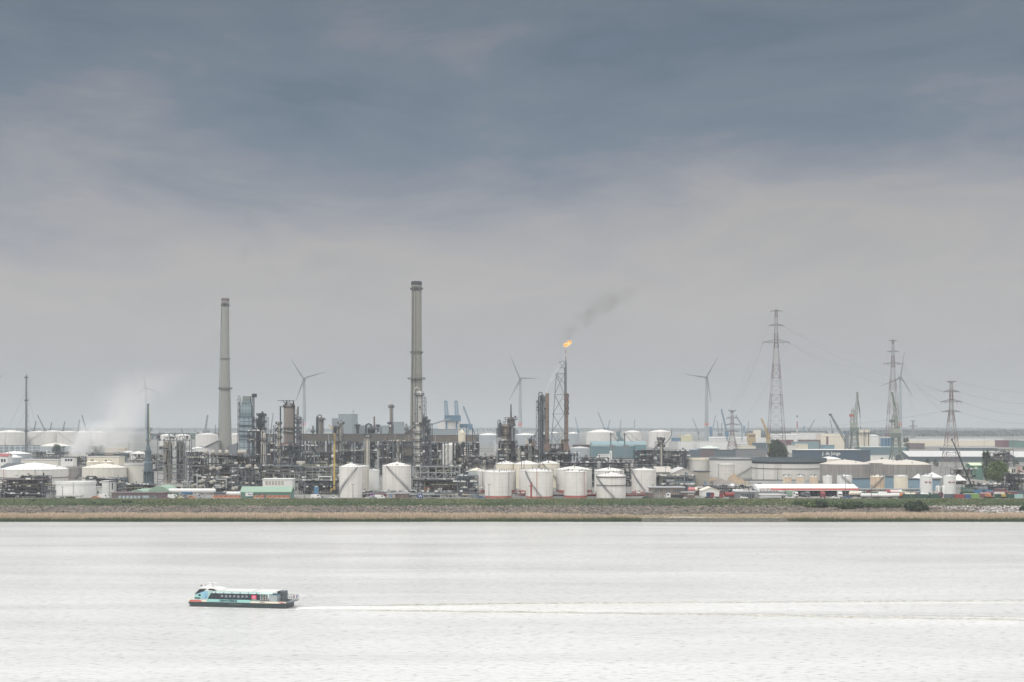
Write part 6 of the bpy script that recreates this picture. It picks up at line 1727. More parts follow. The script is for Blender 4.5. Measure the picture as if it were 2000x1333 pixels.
building(119, 143, 894, 1180, 'small white office behind the dark grey tank', m=WHITE2, roof=STEEL, depth=10, win=[(899, 2, 3, .3, .95)])
tank(169, 193, 903, 1080, 'small cream domed tank, left one above the streaked tank', ya=900, m=CREAM, roof=CREAM, rail=False)
tank(199, 221, 903, 1085, 'small cream domed tank, right one above the streaked tank', ya=900, m=CREAM, roof=CREAM, rail=False)
building(380, 404, 877, 1500, 'white block left of the concrete chimney foot', m=WHITE2, roof=LROOF, depth=20)
building(362, 380, 883, 1520, 'low white shed behind the pipe frame', m=GREYW, roof=WHITE2, depth=20)
tank(663, 708, 913, 806, 'white front tank with a stair climbing right, beside the yellow crane', ya=906, stair=1, group=G1, pipes=0)
tank(680, 721, 911, 860, 'cream narrow tank showing between the first stair tank and a small tank', ya=909, m=mat('offwhite2', (.72, .70, .65), streak=.15), group=G1)
tank(718, 741, 919, 880, 'small plain white tank between the two stair tanks', ya=917, m=WHITE2, group=G1)
tank(747, 803, 911, 818, 'white tank with a stair descending right, beside the white truss bridge', ya=904, stair=-1, group=G1)
# ladder tower beside the first stair tank
o = root(711, 850, 'ladder_tower', 'pale ladder tower between the first stair tank and the small tank', 'ladder tower')
b = MB(); lattice(b, (0, 0, 0), (0, 0, (835 - 912) * S(850) + 40), 1.6, 1.6, 9, .2, .14); b.build('frame', INSUL, o)
MB().bar((2.2, 0, 0), (2.2, 0, (835 - 912) * S(850) + 40), 1.1, n=8).build('pipe', INSUL, o)
# middle group with red base
tank(915, 947, 919.5, 960, 'grey-blue tank with a pale cone roof, left of the red-based tanks', ya=915, m=mat('greyblue_tank', (.42, .46, .47), streak=.3), roof=CREAM)
G2 = 'white tanks with red base bands'
tank(932, 1008, 921.5, 866, 'broad white tank behind the first red-based front tank', ya=919, band=1.6, pipes=2, group=G2, n=56)
tank(947, 999, 923, 800, 'first red-based white front tank, left of the red mast', ya=920, band=1.3, pipes=1, group=G2)
tank(1014, 1080, 919.5, 862, 'white tank with curved stairs behind the tank at the red mast', ya=916.5, stair=2, band=1.6, pipes=2, group=G2)
tank(1027, 1079.5, 921.5, 800, 'white front tank with streaks directly behind the red mast', ya=918, stair=-2, band=1.0, pipes=1, group=G2)
tank(1086, 1156, 918, 866, 'white tank with a peaked roof behind the third front tank', ya=912, stair=0, band=1.6, pipes=2, group=G2)
tank(1101.5, 1146.5, 922, 802, 'third red-based white front tank, right of the red mast', ya=919, band=1.4, pipes=1, group=G2)
tank(1161, 1219, 920, 850, 'white tank with a pointed roof behind the tank with girder rings', ya=914.5, pipes=2, group=G2)
tank(1165, 1222, 930.5, 800, 'white front tank with two dark girder rings and a falling stair', ya=924, rings=(.6, 5.2), stair=-2, group=G2)
tank(1233.5, 1281.5, 919, 850, 'clean white tank with a red base left of the brick office', ya=915, stair=-2, band=1.5, group=G2)
tank(968, 1008, 907, 930, 'cream tank with a cone roof, left of three in the back row', ya=901.5, m=CREAM, roof=WHITE, group='cream cone-roofed tanks')
tank(1003, 1054, 907.5, 925, 'cream tank with a cone roof, middle of three in the back row', ya=901, m=CREAM, roof=WHITE, stair=2, group='cream cone-roofed tanks')
tank(1052, 1093, 906, 935, 'cream tank with a cone roof, right of three in the back row', ya=900.5, m=CREAM, roof=WHITE, stair=-1, group='cream cone-roofed tanks')
# right group
LONGW = mat('long_tank_white', (.64, .625, .59), vary=.1, streak=.12, streak_col=(.4, .36, .3), grid=(60, 3.4, (.54, .525, .49), .05))
tank(1340, 1392, 897, 1160, 'cream-white tank with a beaded rim left of the long white ones', m=LONGW, flat=True, roof=CREAM, n=64, group='broad floating-roof tanks')
tank(1386, 1482, 897, 1130, 'broad white tank with a slanting stair, middle of three long ones', m=LONGW, flat=True, roof=LSTEEL, stair=2, n=80, group='broad floating-roof tanks')
tank(1470, 1612, 904, 1060, 'broadest white tank with a thick dark rim', m=LONGW, flat=True, roof=DARK, rings=(4.6,), rimw=3.0, n=96, group='broad floating-roof tanks')
tank(1404, 1435, 906.5, 1010, 'small pale gridded tank before the middle long white tank', m=mat('grid_white', (.62, .60, .56), grid=(2.5, 2.5, (.5, .48, .45), .1)), flat=True, roof=WHITE2)
MB()
tank(1602, 1698, 907.5, 1010, 'stained concrete tank with a low cone roof, nearest the broad white tank', ya=899.5, m=CONC, roof=CONC_ROOF, n=72, group='dark concrete tanks', rail=False)
tank(1688, 1768, 905, 1085, 'stained concrete tank with a low cone roof, the one behind', ya=898, m=CONC, roof=CONC_ROOF, n=72, group='dark concrete tanks', rail=False, pipes=2)
tank(1724, 1817, 908, 1010, 'stained concrete tank with a low cone roof, nearest the pylon', ya=899.5, m=CONC, roof=CONC_ROOF, n=72, group='dark concrete tanks', rail=False)
G3 = 'small tanks behind the canopy'
for a, b_, y, ya, m, l in ((1529, 1546, 931, 929, RUSTY, 'small cream tank with a rusty lower half, first behind the canopy'), (1555, 1572, 931, 929, RUSTY, 'small cream tank with a rusty lower half, second behind the canopy'), (1581, 1598, 931, 929, RUSTY, 'small cream tank with a rusty lower half, third behind the canopy'),
                           (1607, 1625, 931, 929, WHITE2, 'small clean white tank behind the canopy'), (1635, 1664, 930.5, 928, WHITE2, 'wider clean white tank behind the canopy')):
    tank(a, b_, y, 915, l, ya=ya, m=m, roof=WHITE2, group=G3, stair=-1 if a == 1635 else 0)
tank(1700, 1727.5, 931.5, 878, 'cream tank covered with brown rust and a stair', ya=929, m=mat('very_rusty', (.62, .50, .38), streak=1.0, streak_col=(.36, .17, .08), vary=.25), roof=CREAM, stair=1, group=G3)
tank(1746, 1773, 931, 868, 'plain cream tank right of the rust covered one', ya=928, m=CREAM, roof=WHITE, group=G3)
for a, b_, l in ((1797, 1820.5, 'white tank with two small red marks, the left one'), (1843, 1866.5, 'white tank with two small red marks, nearest the dark crane')):
    o = tank(a, b_, 931, 838, l, ya=928, m=WHITE2, group=G3)
    rr_ = (b_ - a) / 2 * S(838)
    for dx in (-.18, .22): MB().box(dx * rr_ * 1.6 - .7, dx * rr_ * 1.6 + .7, -rr_ * .985 - .35, -rr_ * .9, (835 - 943) * S(838) + 40, (835 - 941) * S(838) + 40).build('red_mark', RED, o)
for px, l in ((1832, 'upright white bullet tank, left of a pair'), (1842, 'upright white bullet tank, right of a pair')):
    column(px, 812, 949, 8.5, l, m=WHITE2, decks=0, name='bullet_tank', cat='tank', ladder=False, group='upright bullet tanks')
# blue clad walls behind
for a, b_, y, D, l in ((1664, 1700, 936, 930, 'steel blue shed left of the rust covered tank'), (1726, 1748, 932, 905, 'steel blue shed between the rusty and the cream tank'), (1772, 1799, 937, 900, 'steel blue shed right of the cream tank'), (1820, 1836, 938, 900, 'steel blue shed between the two marked tanks')):
    building(a, b_, y, D, l, m=SKYB, roof=STEEL, depth=14, group='steel blue sheds')
# tents
for a, b_, y, l, h_ in ((1783, 1812, 935, 'pointed white tent left of the first marked tank', 5), (1808, 1845, 930, 'pointed white tent between the marked tanks', 4), (1862, 1890, 936, 'pointed white tent behind the dark crane', 5)):
    o = root((a + b_) / 2, 930, 'white_tent', l, 'tent', 'white tents'); s = S(930); w = (b_ - a) * s / 2; z0 = (835 - y - 3) * s + 40
    MB().lathe(0, w, [(w * 1.3, z0), (w * .7, z0 + h_ * .35), (.2, z0 + h_ * .8)], 4, a0=R(45)).build('canopy', WHITE2, o)
    for x in (-w * .85, w * .85): MB().bar((x, 0, 0), (x, 0, z0 + .3), .3).build('pole', PSTEEL, o)

# ============================================================ BUILDINGS near the river
for a, b_, y, h_, D, l in ((251, 283, 965, 8, 822, 'low green arched hall, left one behind the brown shed'), (289, 331, 964, 12, 812, 'larger green arched hall, right one behind the brown shed')):
    building(a, b_, y, D, l, m=GREEN, roof=MINT, depth=22, rise=(965 - 950 if a > 285 else 965 - 956) * S(D), kind='arch', group='green arched halls')
building(218, 322, 964, 800, 'long purple-brown shed with pale windows below the green arched halls', m=PURPLE, roof=PURPLE, depth=9, win=[(971, 1.3, 6, .12, .55), (971, 1.6, 1, .56, .72)], winm=LGLASS)
building(110, 156, 969.5, 793, 'low white office with dark windows below the white front tank', m=WHITE2, roof=LROOF, depth=6, win=[(973, 1.1, 3, .12, .85)])
building(199, 213, 941, 845, 'white cube shelter before the streaked tank', m=WHITE2, roof=LROOF, depth=8)
building(214, 222, 941, 842, 'grey-white box beside the white cube shelter', m=LROOF, roof=STEEL, depth=6, win=[(950, 4, 1, .5, .9)])
building(183, 194, 953, 815, 'small white annex right of the white front tank', m=WHITE2, roof=LROOF, depth=5, win=[(962, 1.5, 1, .6, .95)])
building(168, 183, 934, 870, 'black slanted hood over the pipe clutter', m=BLACK, roof=BLACK, depth=6, rise=1.2, kind='gable', yb=939)
building(203, 243, 935, 900, 'open grey shelter with a white panel', m=LSTEEL, roof=STEEL, depth=8, win=[(950, 3, 2, .6, .95)], winm=WHITE2)
o = building(470, 568, 961, 800, 'long green building with a pale green roof and a white sign', m=GREEN, roof=MINT, depth=12, rise=2.8, kind='gable', win=[(969, 2.4, 1, .35, .52)], winm=PURPLE)
sg = root(487, 799.3, 'sign_board', 'white sign board with small dark lettering on the long green building', 'sign')
MB().box(-7.5 * S(800), 7.5 * S(800), -.12, .1, (835 - 969.5) * S(800) + 40, (835 - 962.5) * S(800) + 40).build('board', WHITE2, sg)
text_on('Rental', 1.5, BLUE, sg, (-2.8 * S(800), -.2, (835 - 967.2) * S(800) + 40), sx=.95)
o = building(513, 571, 937, 862, 'long white flat building with boxes on it, behind the green building', m=WHITE2, roof=WHITE2, depth=10, win=[(944, 2.5, 6, .08, .72)], winm=INSUL)
# long pale lying pipes/vessels
for a, b_, y, m, l in ((330, 420, 959, WHITE2, 'long white lying pipeline right of the green arched hall'), (356, 376, 962, LBLUE, 'short blue wrapped pipe section below the white pipeline'), (436, 471, 965, WHITE2, 'white covered pipe bundle left of the long green building')):
    D = 815; s = S(D); o = root((a + b_) / 2, D, 'pipeline', l, 'pipeline'); w = (b_ - a) * s / 2
    MB().hcyl((-w, 0, (835 - y) * s + 40), (w, 0, (835 - y) * s + 40), 1.3, 12).build('pipe_body', m, o, True)
    for k in range(int(w / 3)): MB().box(-w + 6 * k + 2, -w + 6 * k + 2.5, -1, 1, 0, (835 - y) * s + 40 - 1.0).build('support', TILE, o)
building(418, 437, 964, 806, 'grey slatted box left of the white pipe bundle', m=GREYW, roof=STEEL, depth=6)
for a, b_, l in ((415, 470, 'long row of orange and white road barriers left of the green building'), (495, 516, 'short row of orange and white road barriers under the white sign'), (520, 566, 'row of orange and white slanted barriers along the green building')):
    D = 797; s = S(D)
    n_ = int((b_ - a) / 4.5)
    for i in range(n_):
        px = a + (b_ - a) * (i + .5) / n_
        o = root(px, D, 'road_barrier', l.replace('long row of ', '').replace('short row of ', '').replace('row of ', '').replace('barriers', 'barrier, one of a row'), 'barrier', l)
        MB().prism([(-.8, .3), (.3, .3), (1.1, 1.9), (0, 1.9)], -.1, .1).build('panel', REDB if i % 2 else ORANGE, o)
        MB().box(-.9, .5, -.35, .35, 0, .45).build('foot', WHITE2, o)
building(770, 798, 965, 797, 'brown flat-roofed brick hut below the second stair tank', m=BRICK, roof=ROOFG, depth=7, win=[(969, .9, 1, .5, .6)])
building(755, 772, 965.5, 796, 'pale brick kiosk with a blue door left of the brick hut', m=mat('pale_brick', (.38, .34, .31)), roof=ROOFG, depth=6, win=[(969.5, 1.6, 1, .3, .7)], winm=LBLUE)
o = container(738, 797, 'dark red trailer box with white lettering before the small white tank', m=MAROON, L=9.2, h=3.0)
text_on('VOLL', 2.2, WHITE2, o, (-4.3, -.1, .55)); text_on('NOOR', 1.3, WHITE2, o, (1.6, -.1, .5))
MB().box(-4.6, -1.2, -.05, .02, .2, 2.9).build('purple_panel', mat('plum', (.13, .06, .16)), o)
o = container(820.5, 797, 'dark blue box with a white letter W under the white truss bridge', m=mat('deep_blue', (.03, .06, .20)), L=2.8, h=2.8)
text_on('W', 2.3, WHITE2, o, (-1.05, -.1, .7))
building(613.5, 621, 953.5, 815, 'bright blue tall box left of the first stair tank', m=LBLUE, roof=LBLUE, depth=3, overhang=.1, yb=966)
o = root(617.3, 814.7, 'box_stand', 'red-brown stand carrying the bright blue tall box', 'stand')
for x in (-.8, .8): MB().box(x - .2, x + .2, 0, 2.2, 0, (835 - 966.2) * S(815) + 40).build('leg', RUST2, o)
# brick office
o = building(1270, 1336, 953.5, 805, 'two-storey brick office with rows of windows left of the low brick hut', m=mat('office_brick', (.24, .19, .16), vary=.3, scale=.7), roof=ROOFG, depth=10, overhang=.9,
             win=[(959.5, 2.2, 4, .10, .38), (959.5, 2.2, 4, .42, .62), (959.5, 2.2, 4, .68, .95)], winm=GLASS)
for (f0, f1) in ((.10, .36), (.40, .58), (.62, .94)):
    s = S(805); w = 66 * s
    for i in range(4):
        xa = -w / 2 + w * (f0 + (f1 - f0) * (i + .1) / 4); xb = -w / 2 + w * (f0 + (f1 - f0) * (i + .85) / 4)
        f_ = MB().box(xa, xb, -.09, .05, (835 - 973.5) * s + 40, (835 - 967) * s + 40).build('window', WHITE2, o)
        MB().box(xa + .15, (xa + xb) / 2 - .05, -.13, -.08, (835 - 973) * s + 40, (835 - 970.3) * s + 40).box((xa + xb) / 2 + .05, xb - .15, -.13, -.08, (835 - 973) * s + 40, (835 - 970.3) * s + 40).box(xa + .15, (xa + xb) / 2 - .05, -.13, -.08, (835 - 970) * s + 40, (835 - 967.4) * s + 40).box((xa + xb) / 2 + .05, xb - .15, -.13, -.08, (835 - 970) * s + 40, (835 - 967.4) * s + 40).build('pane', GLASS, f_)
building(1263, 1274, 963, 803, 'low brick side wing left of the brick office', m=BRICK, roof=ROOFG, depth=8)
building(1331, 1357, 963, 800, 'low dark brick hut with a pale gate, right of the office', m=BRICK, roof=ROOFG, depth=8, win=[(966, .8, 3, .45, .95), (973.5, 1.2, 1, .05, .45)], winm=LROOF)
building(1282, 1312, 922, 905, 'pale corrugated shed roof, left gable behind the blue pipes', m=GREYW, roof=mat('shed_beige', (.45, .42, .38)), depth=30, rise=3.0, kind='gable')
building(1311, 1360, 925, 900, 'pale corrugated shed with a low gable right of its twin', m=mat('shed_beige2', (.46, .43, .40)), roof=LROOF, depth=30, rise=3.5, kind='front', yb=928)
building(1358, 1386, 922, 920, 'beige ribbed store right of the gabled sheds', m=mat('beige_rib', (.48, .45, .38), grid=(2, 900, (.35, .33, .28), .15)), roof=STEEL, depth=12)
building(1371, 1405, 958.5, 822, 'small white gabled hall behind the dark blue lorry', m=WHITE2, roof=CREAM, depth=12, rise=2.0, kind='front', door=1)
building(1355, 1375, 956, 835, 'brown shed left of the small white gabled hall', m=BRICK, roof=STEEL, depth=10)
building(1437, 1475, 962, 803, 'grey glass fronted building beside the red tanker', m=GREYW, roof=ROOFG, depth=12, win=[(970, 2.6, 5, .30, .95)], winm=GLASS)
building(1478, 1532, 962, 812, 'pale flat office behind the low grey office', m=LROOF, roof=ROOFG, depth=12, win=[(960.5, 1, 6, .1, .8)], overhang=.5)
building(1486, 1526, 968, 797, 'low light grey office with a strip of dark windows', m=mat('office_grey', (.55, .57, .58)), roof=LROOF, depth=10, win=[(974.3, 1.2, 3, .04, .26), (974.3, 1.2, 2, .31, .51), (974.3, 1.2, 4, .55, .95)])
building(1525, 1537, 968, 799, 'glazed stair wing right of the low light grey office', m=mat('office_grey', (.55, .57, .58)), roof=ROOFG, depth=8, win=[(971, 1.1, 2, .1, .9), (975, 1.1, 2, .1, .9)])
# depot canopy
D = 822; s = S(D); z = lambda y: (835 - y) * s + (H - G); w = (1677 - 1480) * s / 2
o = root(1578.5, D, 'depot_canopy', 'long white canopy with a red stripe and lettering over the parked lorries', 'canopy')
MB().prism_x([(0, z(957.5)), (0, z(954)), (12, z(947.5)), (24, z(949)), (24, z(957.5))], -w, w).build('roof', mat('canopy_white', (.74, .76, .76), vary=.06), o)
MB().box(-w + 26 * s, w + .2, -.12, -.01, z(957.9), z(954.2)).build('red_stripe', SALMON, o)
MB().box(-w, w + .2, -.08, -.005, z(958.9), z(957.9)).build('fascia', WHITE2, o)
text_on('EURO DEPOT', 1.35, REDB, o, (-w + 1.0, -.12, z(957)), sx=.9)
for i in range(9):
    x = -w + 2 * w * (i + .5) / 9
    for yy in (1, 22): MB().bar((x, yy, 0), (x, yy, z(957.5)), .4).build('column_post', STEEL, o)
MB().path([(-w - 6 * s, 18, z(958)), (-w - 6 * s, 18, z(944.7)), (20 * s, 18, z(944.7))], .55).build('roof_pipe', PSTEEL, o)
o = building(1480, 1676, 960, 848, 'dark back wall of the depot under the white canopy', m=mat('depot_back', (.13, .14, .15), vary=.3, scale=.4), roof=STEEL, depth=4)
# long pipe rail from the canopy to the right
D = 840; s = S(D); o = root(1735, D, 'pipe_rail', 'long low pipe rail running right from the canopy', 'pipe rail')
w = 62 * s; zt = (835 - 955.5) * s + 40
MB().bar((-w, 0, zt), (w, 0, zt), .7, n=6).build('pipe', PSTEEL, o); MB().bar((-w, 0, zt - .9), (w, 0, zt - .9), .5, n=6).build('pipe', STEEL, o)
for i in range(12): MB().bar((-w + 2 * w * (i + .5) / 12, 0, 0), (-w + 2 * w * (i + .5) / 12, 0, zt), .25).build('post', STEEL, o)
# far parapet / low pipe lines behind the canopy
for a, b_, y, D, l in ((1436, 1560, 938.5, 985, 'pale low wall before the broad white tank'), (1500, 1610, 942.5, 940, 'low pipe line behind the small rusty tanks')):
    s = S(D); o = root((a + b_) / 2, D, 'low_wall', l, 'wall'); MB().box(-(b_ - a) * s / 2, (b_ - a) * s / 2, 0, 1, 0, (835 - y) * s + 40).build('wall_face', LROOF, o)
    MB().box(-(b_ - a) * s / 2, (b_ - a) * s / 2, -.3, 1.3, (835 - y) * s + 40, (835 - y) * s + 40.4).build('coping', STEEL, o)
# heaps of earth
def heap(name, px, D, w, h, dep, m, label, seed, cat='heap'):
    h *= .8
    rs = np.random.RandomState(seed); n = 34; s = S(D)
    g = np.linspace(-1, 1, n); XX, YY = np.meshgrid(g, g)
    rr2 = np.sqrt(XX ** 2 + YY ** 2)
    ZZ = np.clip(1 - rr2, 0, 1) ** .6 * (1 + .55 * noise2(XX * 45, YY * 45, seed)) * h
    V = np.stack([XX * w * s / 2, YY * dep / 2, ZZ], -1).reshape(-1, 3); idx = np.arange(n * n).reshape(n, n)
    o = root(px, D, name, label, cat)
    mesh_np('soil', V, np.stack([idx[:-1, :-1], idx[:-1, 1:], idx[1:, 1:], idx[1:, :-1]], -1).reshape(-1, 4), m, o, True)
heap('earth_heap', 1400, 930, 120, 6.5, 60, DIRT, 'long heap of grey rubble before the broad white tanks', 4)
heap('sand_heap', 1436, 975, 46, 8.5, 40, SAND, 'pointed heap of brown sand before the broad white tanks', 5)
heap('earth_heap', 1465, 945, 40, 5.5, 30, DIRT, 'dark heap of rubble right of the sand heap', 6)
heap('sand_heap', 1395, 955, 90, 7.5, 14, SAND, 'flat ridge of pale sand on the rubble heap', 7)
heap('rubble_heap', 1422, 850, 26, 3.0, 10, TILE, 'low pile of pale rubble behind the red tanker', 8)
# excavator
def excavator(px, D, label, m, arm, z0=0.0):
    s = S(D); o = root(px, D, 'excavator', label, 'excavator'); o.location.z += z0
    MB().box(-1.9, 1.9, -1.3, -.6, 0, .9).box(-1.9, 1.9, .6, 1.3, 0, .9).build('track', BLACK, o)
    MB().box(-1.8, 1.4, -1.2, 1.2, 1.0, 2.3).build('body', m, o)
    MB().box(.2, 1.5, -1.25, -.1, 1.4, 3.2).build('cab', GLASS, o)
    q = MB()
    for a, c in zip(arm[:-1], arm[1:]): q.bar((a[0], 0, a[1]), (c[0], 0, c[1]), .45)
    q.build('arm', m, o)
    x, zz = arm[-1]
    MB().prism([(x - .5, zz - .8), (x + .5, zz - .8), (x + .6, zz), (x - .3, zz + .2)], -.5, .5).build('bucket', DARK, o)
excavator(1447, 842, 'pale yellow excavator with a folded arm near the depot canopy', PYEL, [(1, 2), (4, 5.6), (7.5, 1.8)], 2.0)
excavator(1385, 845, 'blue digger beside the white van on the mound', LBLUE, [(-.5, 2), (-2.5, 5.5), (-3.2, 3)], 2.4)
excavator(1963, 800, 'small yellow excavator among the containers', YEL, [(1, 1.5), (2.6, 3), (3.6, 1)])
excavator(1934, 801, 'orange machine with a pale bonnet among the containers', ORANGE, [(-1, 1.5), (-2.2, 2.6), (-3.0, 1)])
# dark mobile crane
D = 835; s = S(D); z = lambda y: (835 - y) * s + (H - G)
o = root(1890, D, 'mobile_crane', 'dark green mobile crane with one long slanting boom near the marked tanks', 'crane')
for i, ((xa, ya), (xb, yb), w_) in enumerate((((1898, 950), (1886, 922), 4.0), ((1886, 922), (1874, 893), 3.2), ((1874, 893), (1859.5, 859), 2.3))):
    MB().bar(((xa - 1890) * s, 0, z(ya)), ((xb - 1890) * s, 0, z(yb)), w_ * s * .8, (w_ - .5) * s * .8).build('boom_section', mat('crane_black', (.035, .045, .05)), o)
MB().box(-32 * s, -29.5 * s, -.6, .6, z(860.5), z(857.5)).build('boom_head', DARK, o)
MB().box(-12 * s, 9 * s, -1.6, 1.6, z(962), z(952)).build('counterweight_box', mat('crane_deep_green', (.07, .13, .10)), o)
MB().box(-4 * s, 10 * s, -1.3, 1.3, z(952), z(946)).build('superstructure', mat('crane_black', (.035, .045, .05)), o)
MB().box(-14 * s, 12 * s, -1.5, 1.5, .8, z(962)).build('carrier', DARK, o)
wheels(o, [-12 * s, -8 * s, 4 * s, 9 * s], .7, 1.4)
text_on('Van Mieghem', 1.5, PSTEEL, o, (-11 * s, -1.7, z(958.5)), sx=.75)

# ============================================================ VEHICLES AND YARD
lorry(1420, 799, 8.6, 'red tanker semi-trailer with white markings beside the glass fronted building', cabm=RED, load='tank', loadm=RED, face=-1)
lorry(1397, 799, 6.0, 'red lorry tractor parked left of the red tanker', cabm=RED, load='none', face=-1)
lorry(1383, 798, 5.0, 'dark blue tank lorry seen from behind, left of the red tractor', cabm=mat('truck_navy', (.03, .07, .13)), load='mixer', loadm=mat('truck_navy', (.03, .07, .13)), face=1, rz=R(60))
lorry(1318, 795, 9.5, 'white lorry with a dark flatbed before the brick office', cabm=WHITE2, load='box', loadm=DARK, face=-1, hh=1.2)
tankcar(1353, 835, 'pink-red lying tank among the blue pipes', m=mat('pink_tank', (.55, .22, .22)), L=5.5, z=1.2, r=1.3, endm=CREAM)
car(1370.5, 845, 'white van on the mound beside the blue digger', WHITE2, 'van', z=2.4)
lorry(1547, 812, 7.5, 'white lorry with a green-topped load under the left end of the canopy', load='box', loadm=MINT, face=1, rz=R(-55))
lorry(1573, 815, 6.5, 'grey lorry with raised white bars under the canopy', cabm=LSTEEL, load='tipper', loadm=LSTEEL, face=1, rz=R(-70))
lorry(1607, 806, 6.5, 'red lorry facing the river under the canopy', cabm=RED, load='box', loadm=RED, face=-1, rz=R(82))
lorry(1640, 808, 7.5, 'white lorry facing the river under the canopy', cabm=WHITE2, load='box', loadm=LROOF, face=-1, rz=R(82))
lorry(1591, 830, 7.5, 'dark lorry in the shade under the canopy', cabm=DARK, load='box', loadm=DARK, face=-1, rz=R(80))
lorry(1622, 830, 7.5, 'dark blue lorry in the shade under the canopy', cabm=BLUE, load='box', loadm=SLATE, face=-1, rz=R(80))
car(1541, 798, 'white car parked before the glazed stair wing', WHITE2)
car(1549, 793, 'pale car nose-out beside the white lorry', PSTEEL, rz=R(70))
tankcar(1671, 815, 'white tank trailer with orange lettering right of the canopy', m=mat('cream_trailer', (.75, .70, .6)), L=7.5)
tankcar(1688, 808, 'dark green short tank trailer behind the long white ones', m=DGREEN, L=4.5, r=1.0)
tankcar(1699, 796, 'long white tank trailer at the left end of the front row', L=10.5, r=1.05)
tankcar(1729, 796, 'long white tank trailer in the middle of the front row', L=9.5, r=1.05)
tankcar(1750, 797, 'long white tank trailer at the right end of the front row, orange tail', L=8.0, r=1.1, endm=ORANGE)
tankcar(1710, 806, 'green nosed tank trailer in the second row', L=6.5, m=DGREEN, endm=WHITE2)
tankcar(1725, 810, 'white tank trailer with a crimson end in the second row', L=9.0, endm=MAROON)
tankcar(1748, 816, 'white and red tank trailer with a crimson nose, raised behind the second row', L=8.0, m=mat('white_red', (.75, .6, .58)), endm=WHITE2, z=.8)
tankcar(1734, 814, 'crimson short tank left of the raised white and red one', L=3.0, m=RED, z=.8, r=1.3)
tankcar(1764, 805, 'silver tank trailer in the second row', L=7.5, m=LSTEEL, r=1.0)
tankcar(1781, 804, 'cream tank trailer with a crimson tail in the second row', L=8.0, m=CREAM, endm=MAROON, r=1.05)
tankcar(1808, 805, 'green and white tank trailer near the bullet tanks', L=6.0, m=WHITE2, endm=DGREEN, r=1.05)
lorry(1801, 812, 6.5, 'light blue lorry near the bullet tanks', cabm=SKYB, load='box', loadm=WHITE2, face=-1)
lorry(1832, 803, 5.5, 'crimson tractor beside the bullet tanks', cabm=MAROON, load='box', loadm=MAROON, face=1, hh=1.6)
for i, (px, D, m, L, l) in enumerate([
    (1788, 795, DGREEN, 14.0, 'long dark green container in the front, left part of the pair'), (1826, 795, DGREEN, 5.5, 'short dark green container right of the long one'),
    (1858, 797, SLATE, 6.8, 'slate blue container before the marked tank'), (1875, 794, RED, 5.0, 'dusty red container in the front row'),
    (1889, 795, BLUE, 4.2, 'deep blue container between the red and the lime one'), (1903, 796, LIME, 6.0, 'lime green container in the front row'), (1897, 803, mat('pale_lime', (.55, .65, .35)), 7.5, 'pale lime container behind the lime one'),
    (1911, 850, LBLUE, 5.5, 'bright blue container with a white top behind the dark crane'), (1933, 850, LBLUE, 4.5, 'bright blue skip right of the one with the white top'),
    (1948, 830, WHITE2, 2.6, 'white container cube left of the cream and red pair'), (1958, 830, CREAM, 2.6, 'cream container cube in the middle of the pair'), (1968, 830, RED, 3.4, 'bright red container right of the cream cube'),
    (1935, 832, mat('dusty_red', (.40, .14, .14)), 4.0, 'dusty red low container left of the white cube'), (1925, 815, mat('dusty_pink', (.55, .35, .32)), 5.0, 'pinkish container behind the orange machine'),
    (1941, 806, WHITE2, 3.0, 'white low box behind the orange machine'), (1950, 803, DGREEN, 3.2, 'dark green box right of the orange machine'),
    (1976, 797, DGREEN, 5.0, 'dark green container near the picture edge'), (1990, 796, mat('pale_teal', (.35, .5, .48)), 4.5, 'pale teal container near the picture edge'),
    (1955, 860, MAROON, 7.0, 'flat maroon container row behind the red one'), (1982, 822, MAROON, 4.5, 'maroon container near the picture edge'), (1995, 840, SLATE, 5.0, 'slate container at the picture edge'),
    (1917, 806, MAROON, 4.0, 'maroon box left of the pinkish container'), (1699, 850, RED, 3.0, 'small red box behind the long pipe rail'), (1600, 925, BLUE, 3.5, 'dark blue box between two small tanks'), (1481, 955, DGREEN, 4.5, 'dark green container by the rubble heap')]):
    container(px, D, l, m, L=L, h=2.6 if D < 800 or L > 4 else 2.3)
for i, (px, D, m, k, l) in enumerate([
    (617, 799, WHITE2, 'van', 'white van beside the gravel ramp'), (626, 801, LSTEEL, 'car', 'silver car right of the white van at the ramp'), (652, 799, WHITE2, 'car', 'white car under the yellow crane'),
    (721, 794, WHITE2, 'car', 'white car before the red lettered trailer, left one'), (729, 793, PSTEEL, 'car', 'pale car before the red lettered trailer, middle one'), (742, 793, WHITE2, 'van', 'white van before the red lettered trailer'),
    (186, 796, ORANGE, 'car', 'orange-red car right of the white front tank'), (203, 798, WHITE2, 'van', 'white van left of the purple-brown shed'), (322, 796, MAROON, 'car', 'dark red car below the larger green arched hall'),
    (338, 797, WHITE2, 'van', 'white van right of the dark red car'), (350, 797, PYEL, 'car', 'pale yellow car below the white pipeline'), (358, 799, LSTEEL, 'van', 'grey van below the blue wrapped pipe'), (300, 797, LSTEEL, 'car', 'grey car before the purple-brown shed'),
    (374, 797, ORANGE, 'car', 'orange car left of the barrier row'), (386, 800, PSTEEL, 'van', 'pale van near the exchanger ends'), (874, 835, WHITE2, 'van', 'white van under the white truss bridge'), (940, 797, BLUE, 'car', 'blue car left of the first red-based tank'),
    (1262, 797, DGREEN, 'car', 'dark car at the foot of the clean white tank'), (929, 799, LSTEEL, 'van', 'grey van left of the blue car'), (1453, 796, WHITE2, 'car', 'white car before the glass fronted building'), (1632, 796, WHITE2, 'car', 'white car before the canopy'), (1655, 798, BLUE, 'car', 'blue car right of the canopy lorries')]):
    car(px, D, l, m, k)
o = root(1932, 905, 'viaduct', 'low grey concrete viaduct curving behind the containers under the willow', 'viaduct'); s = S(905)
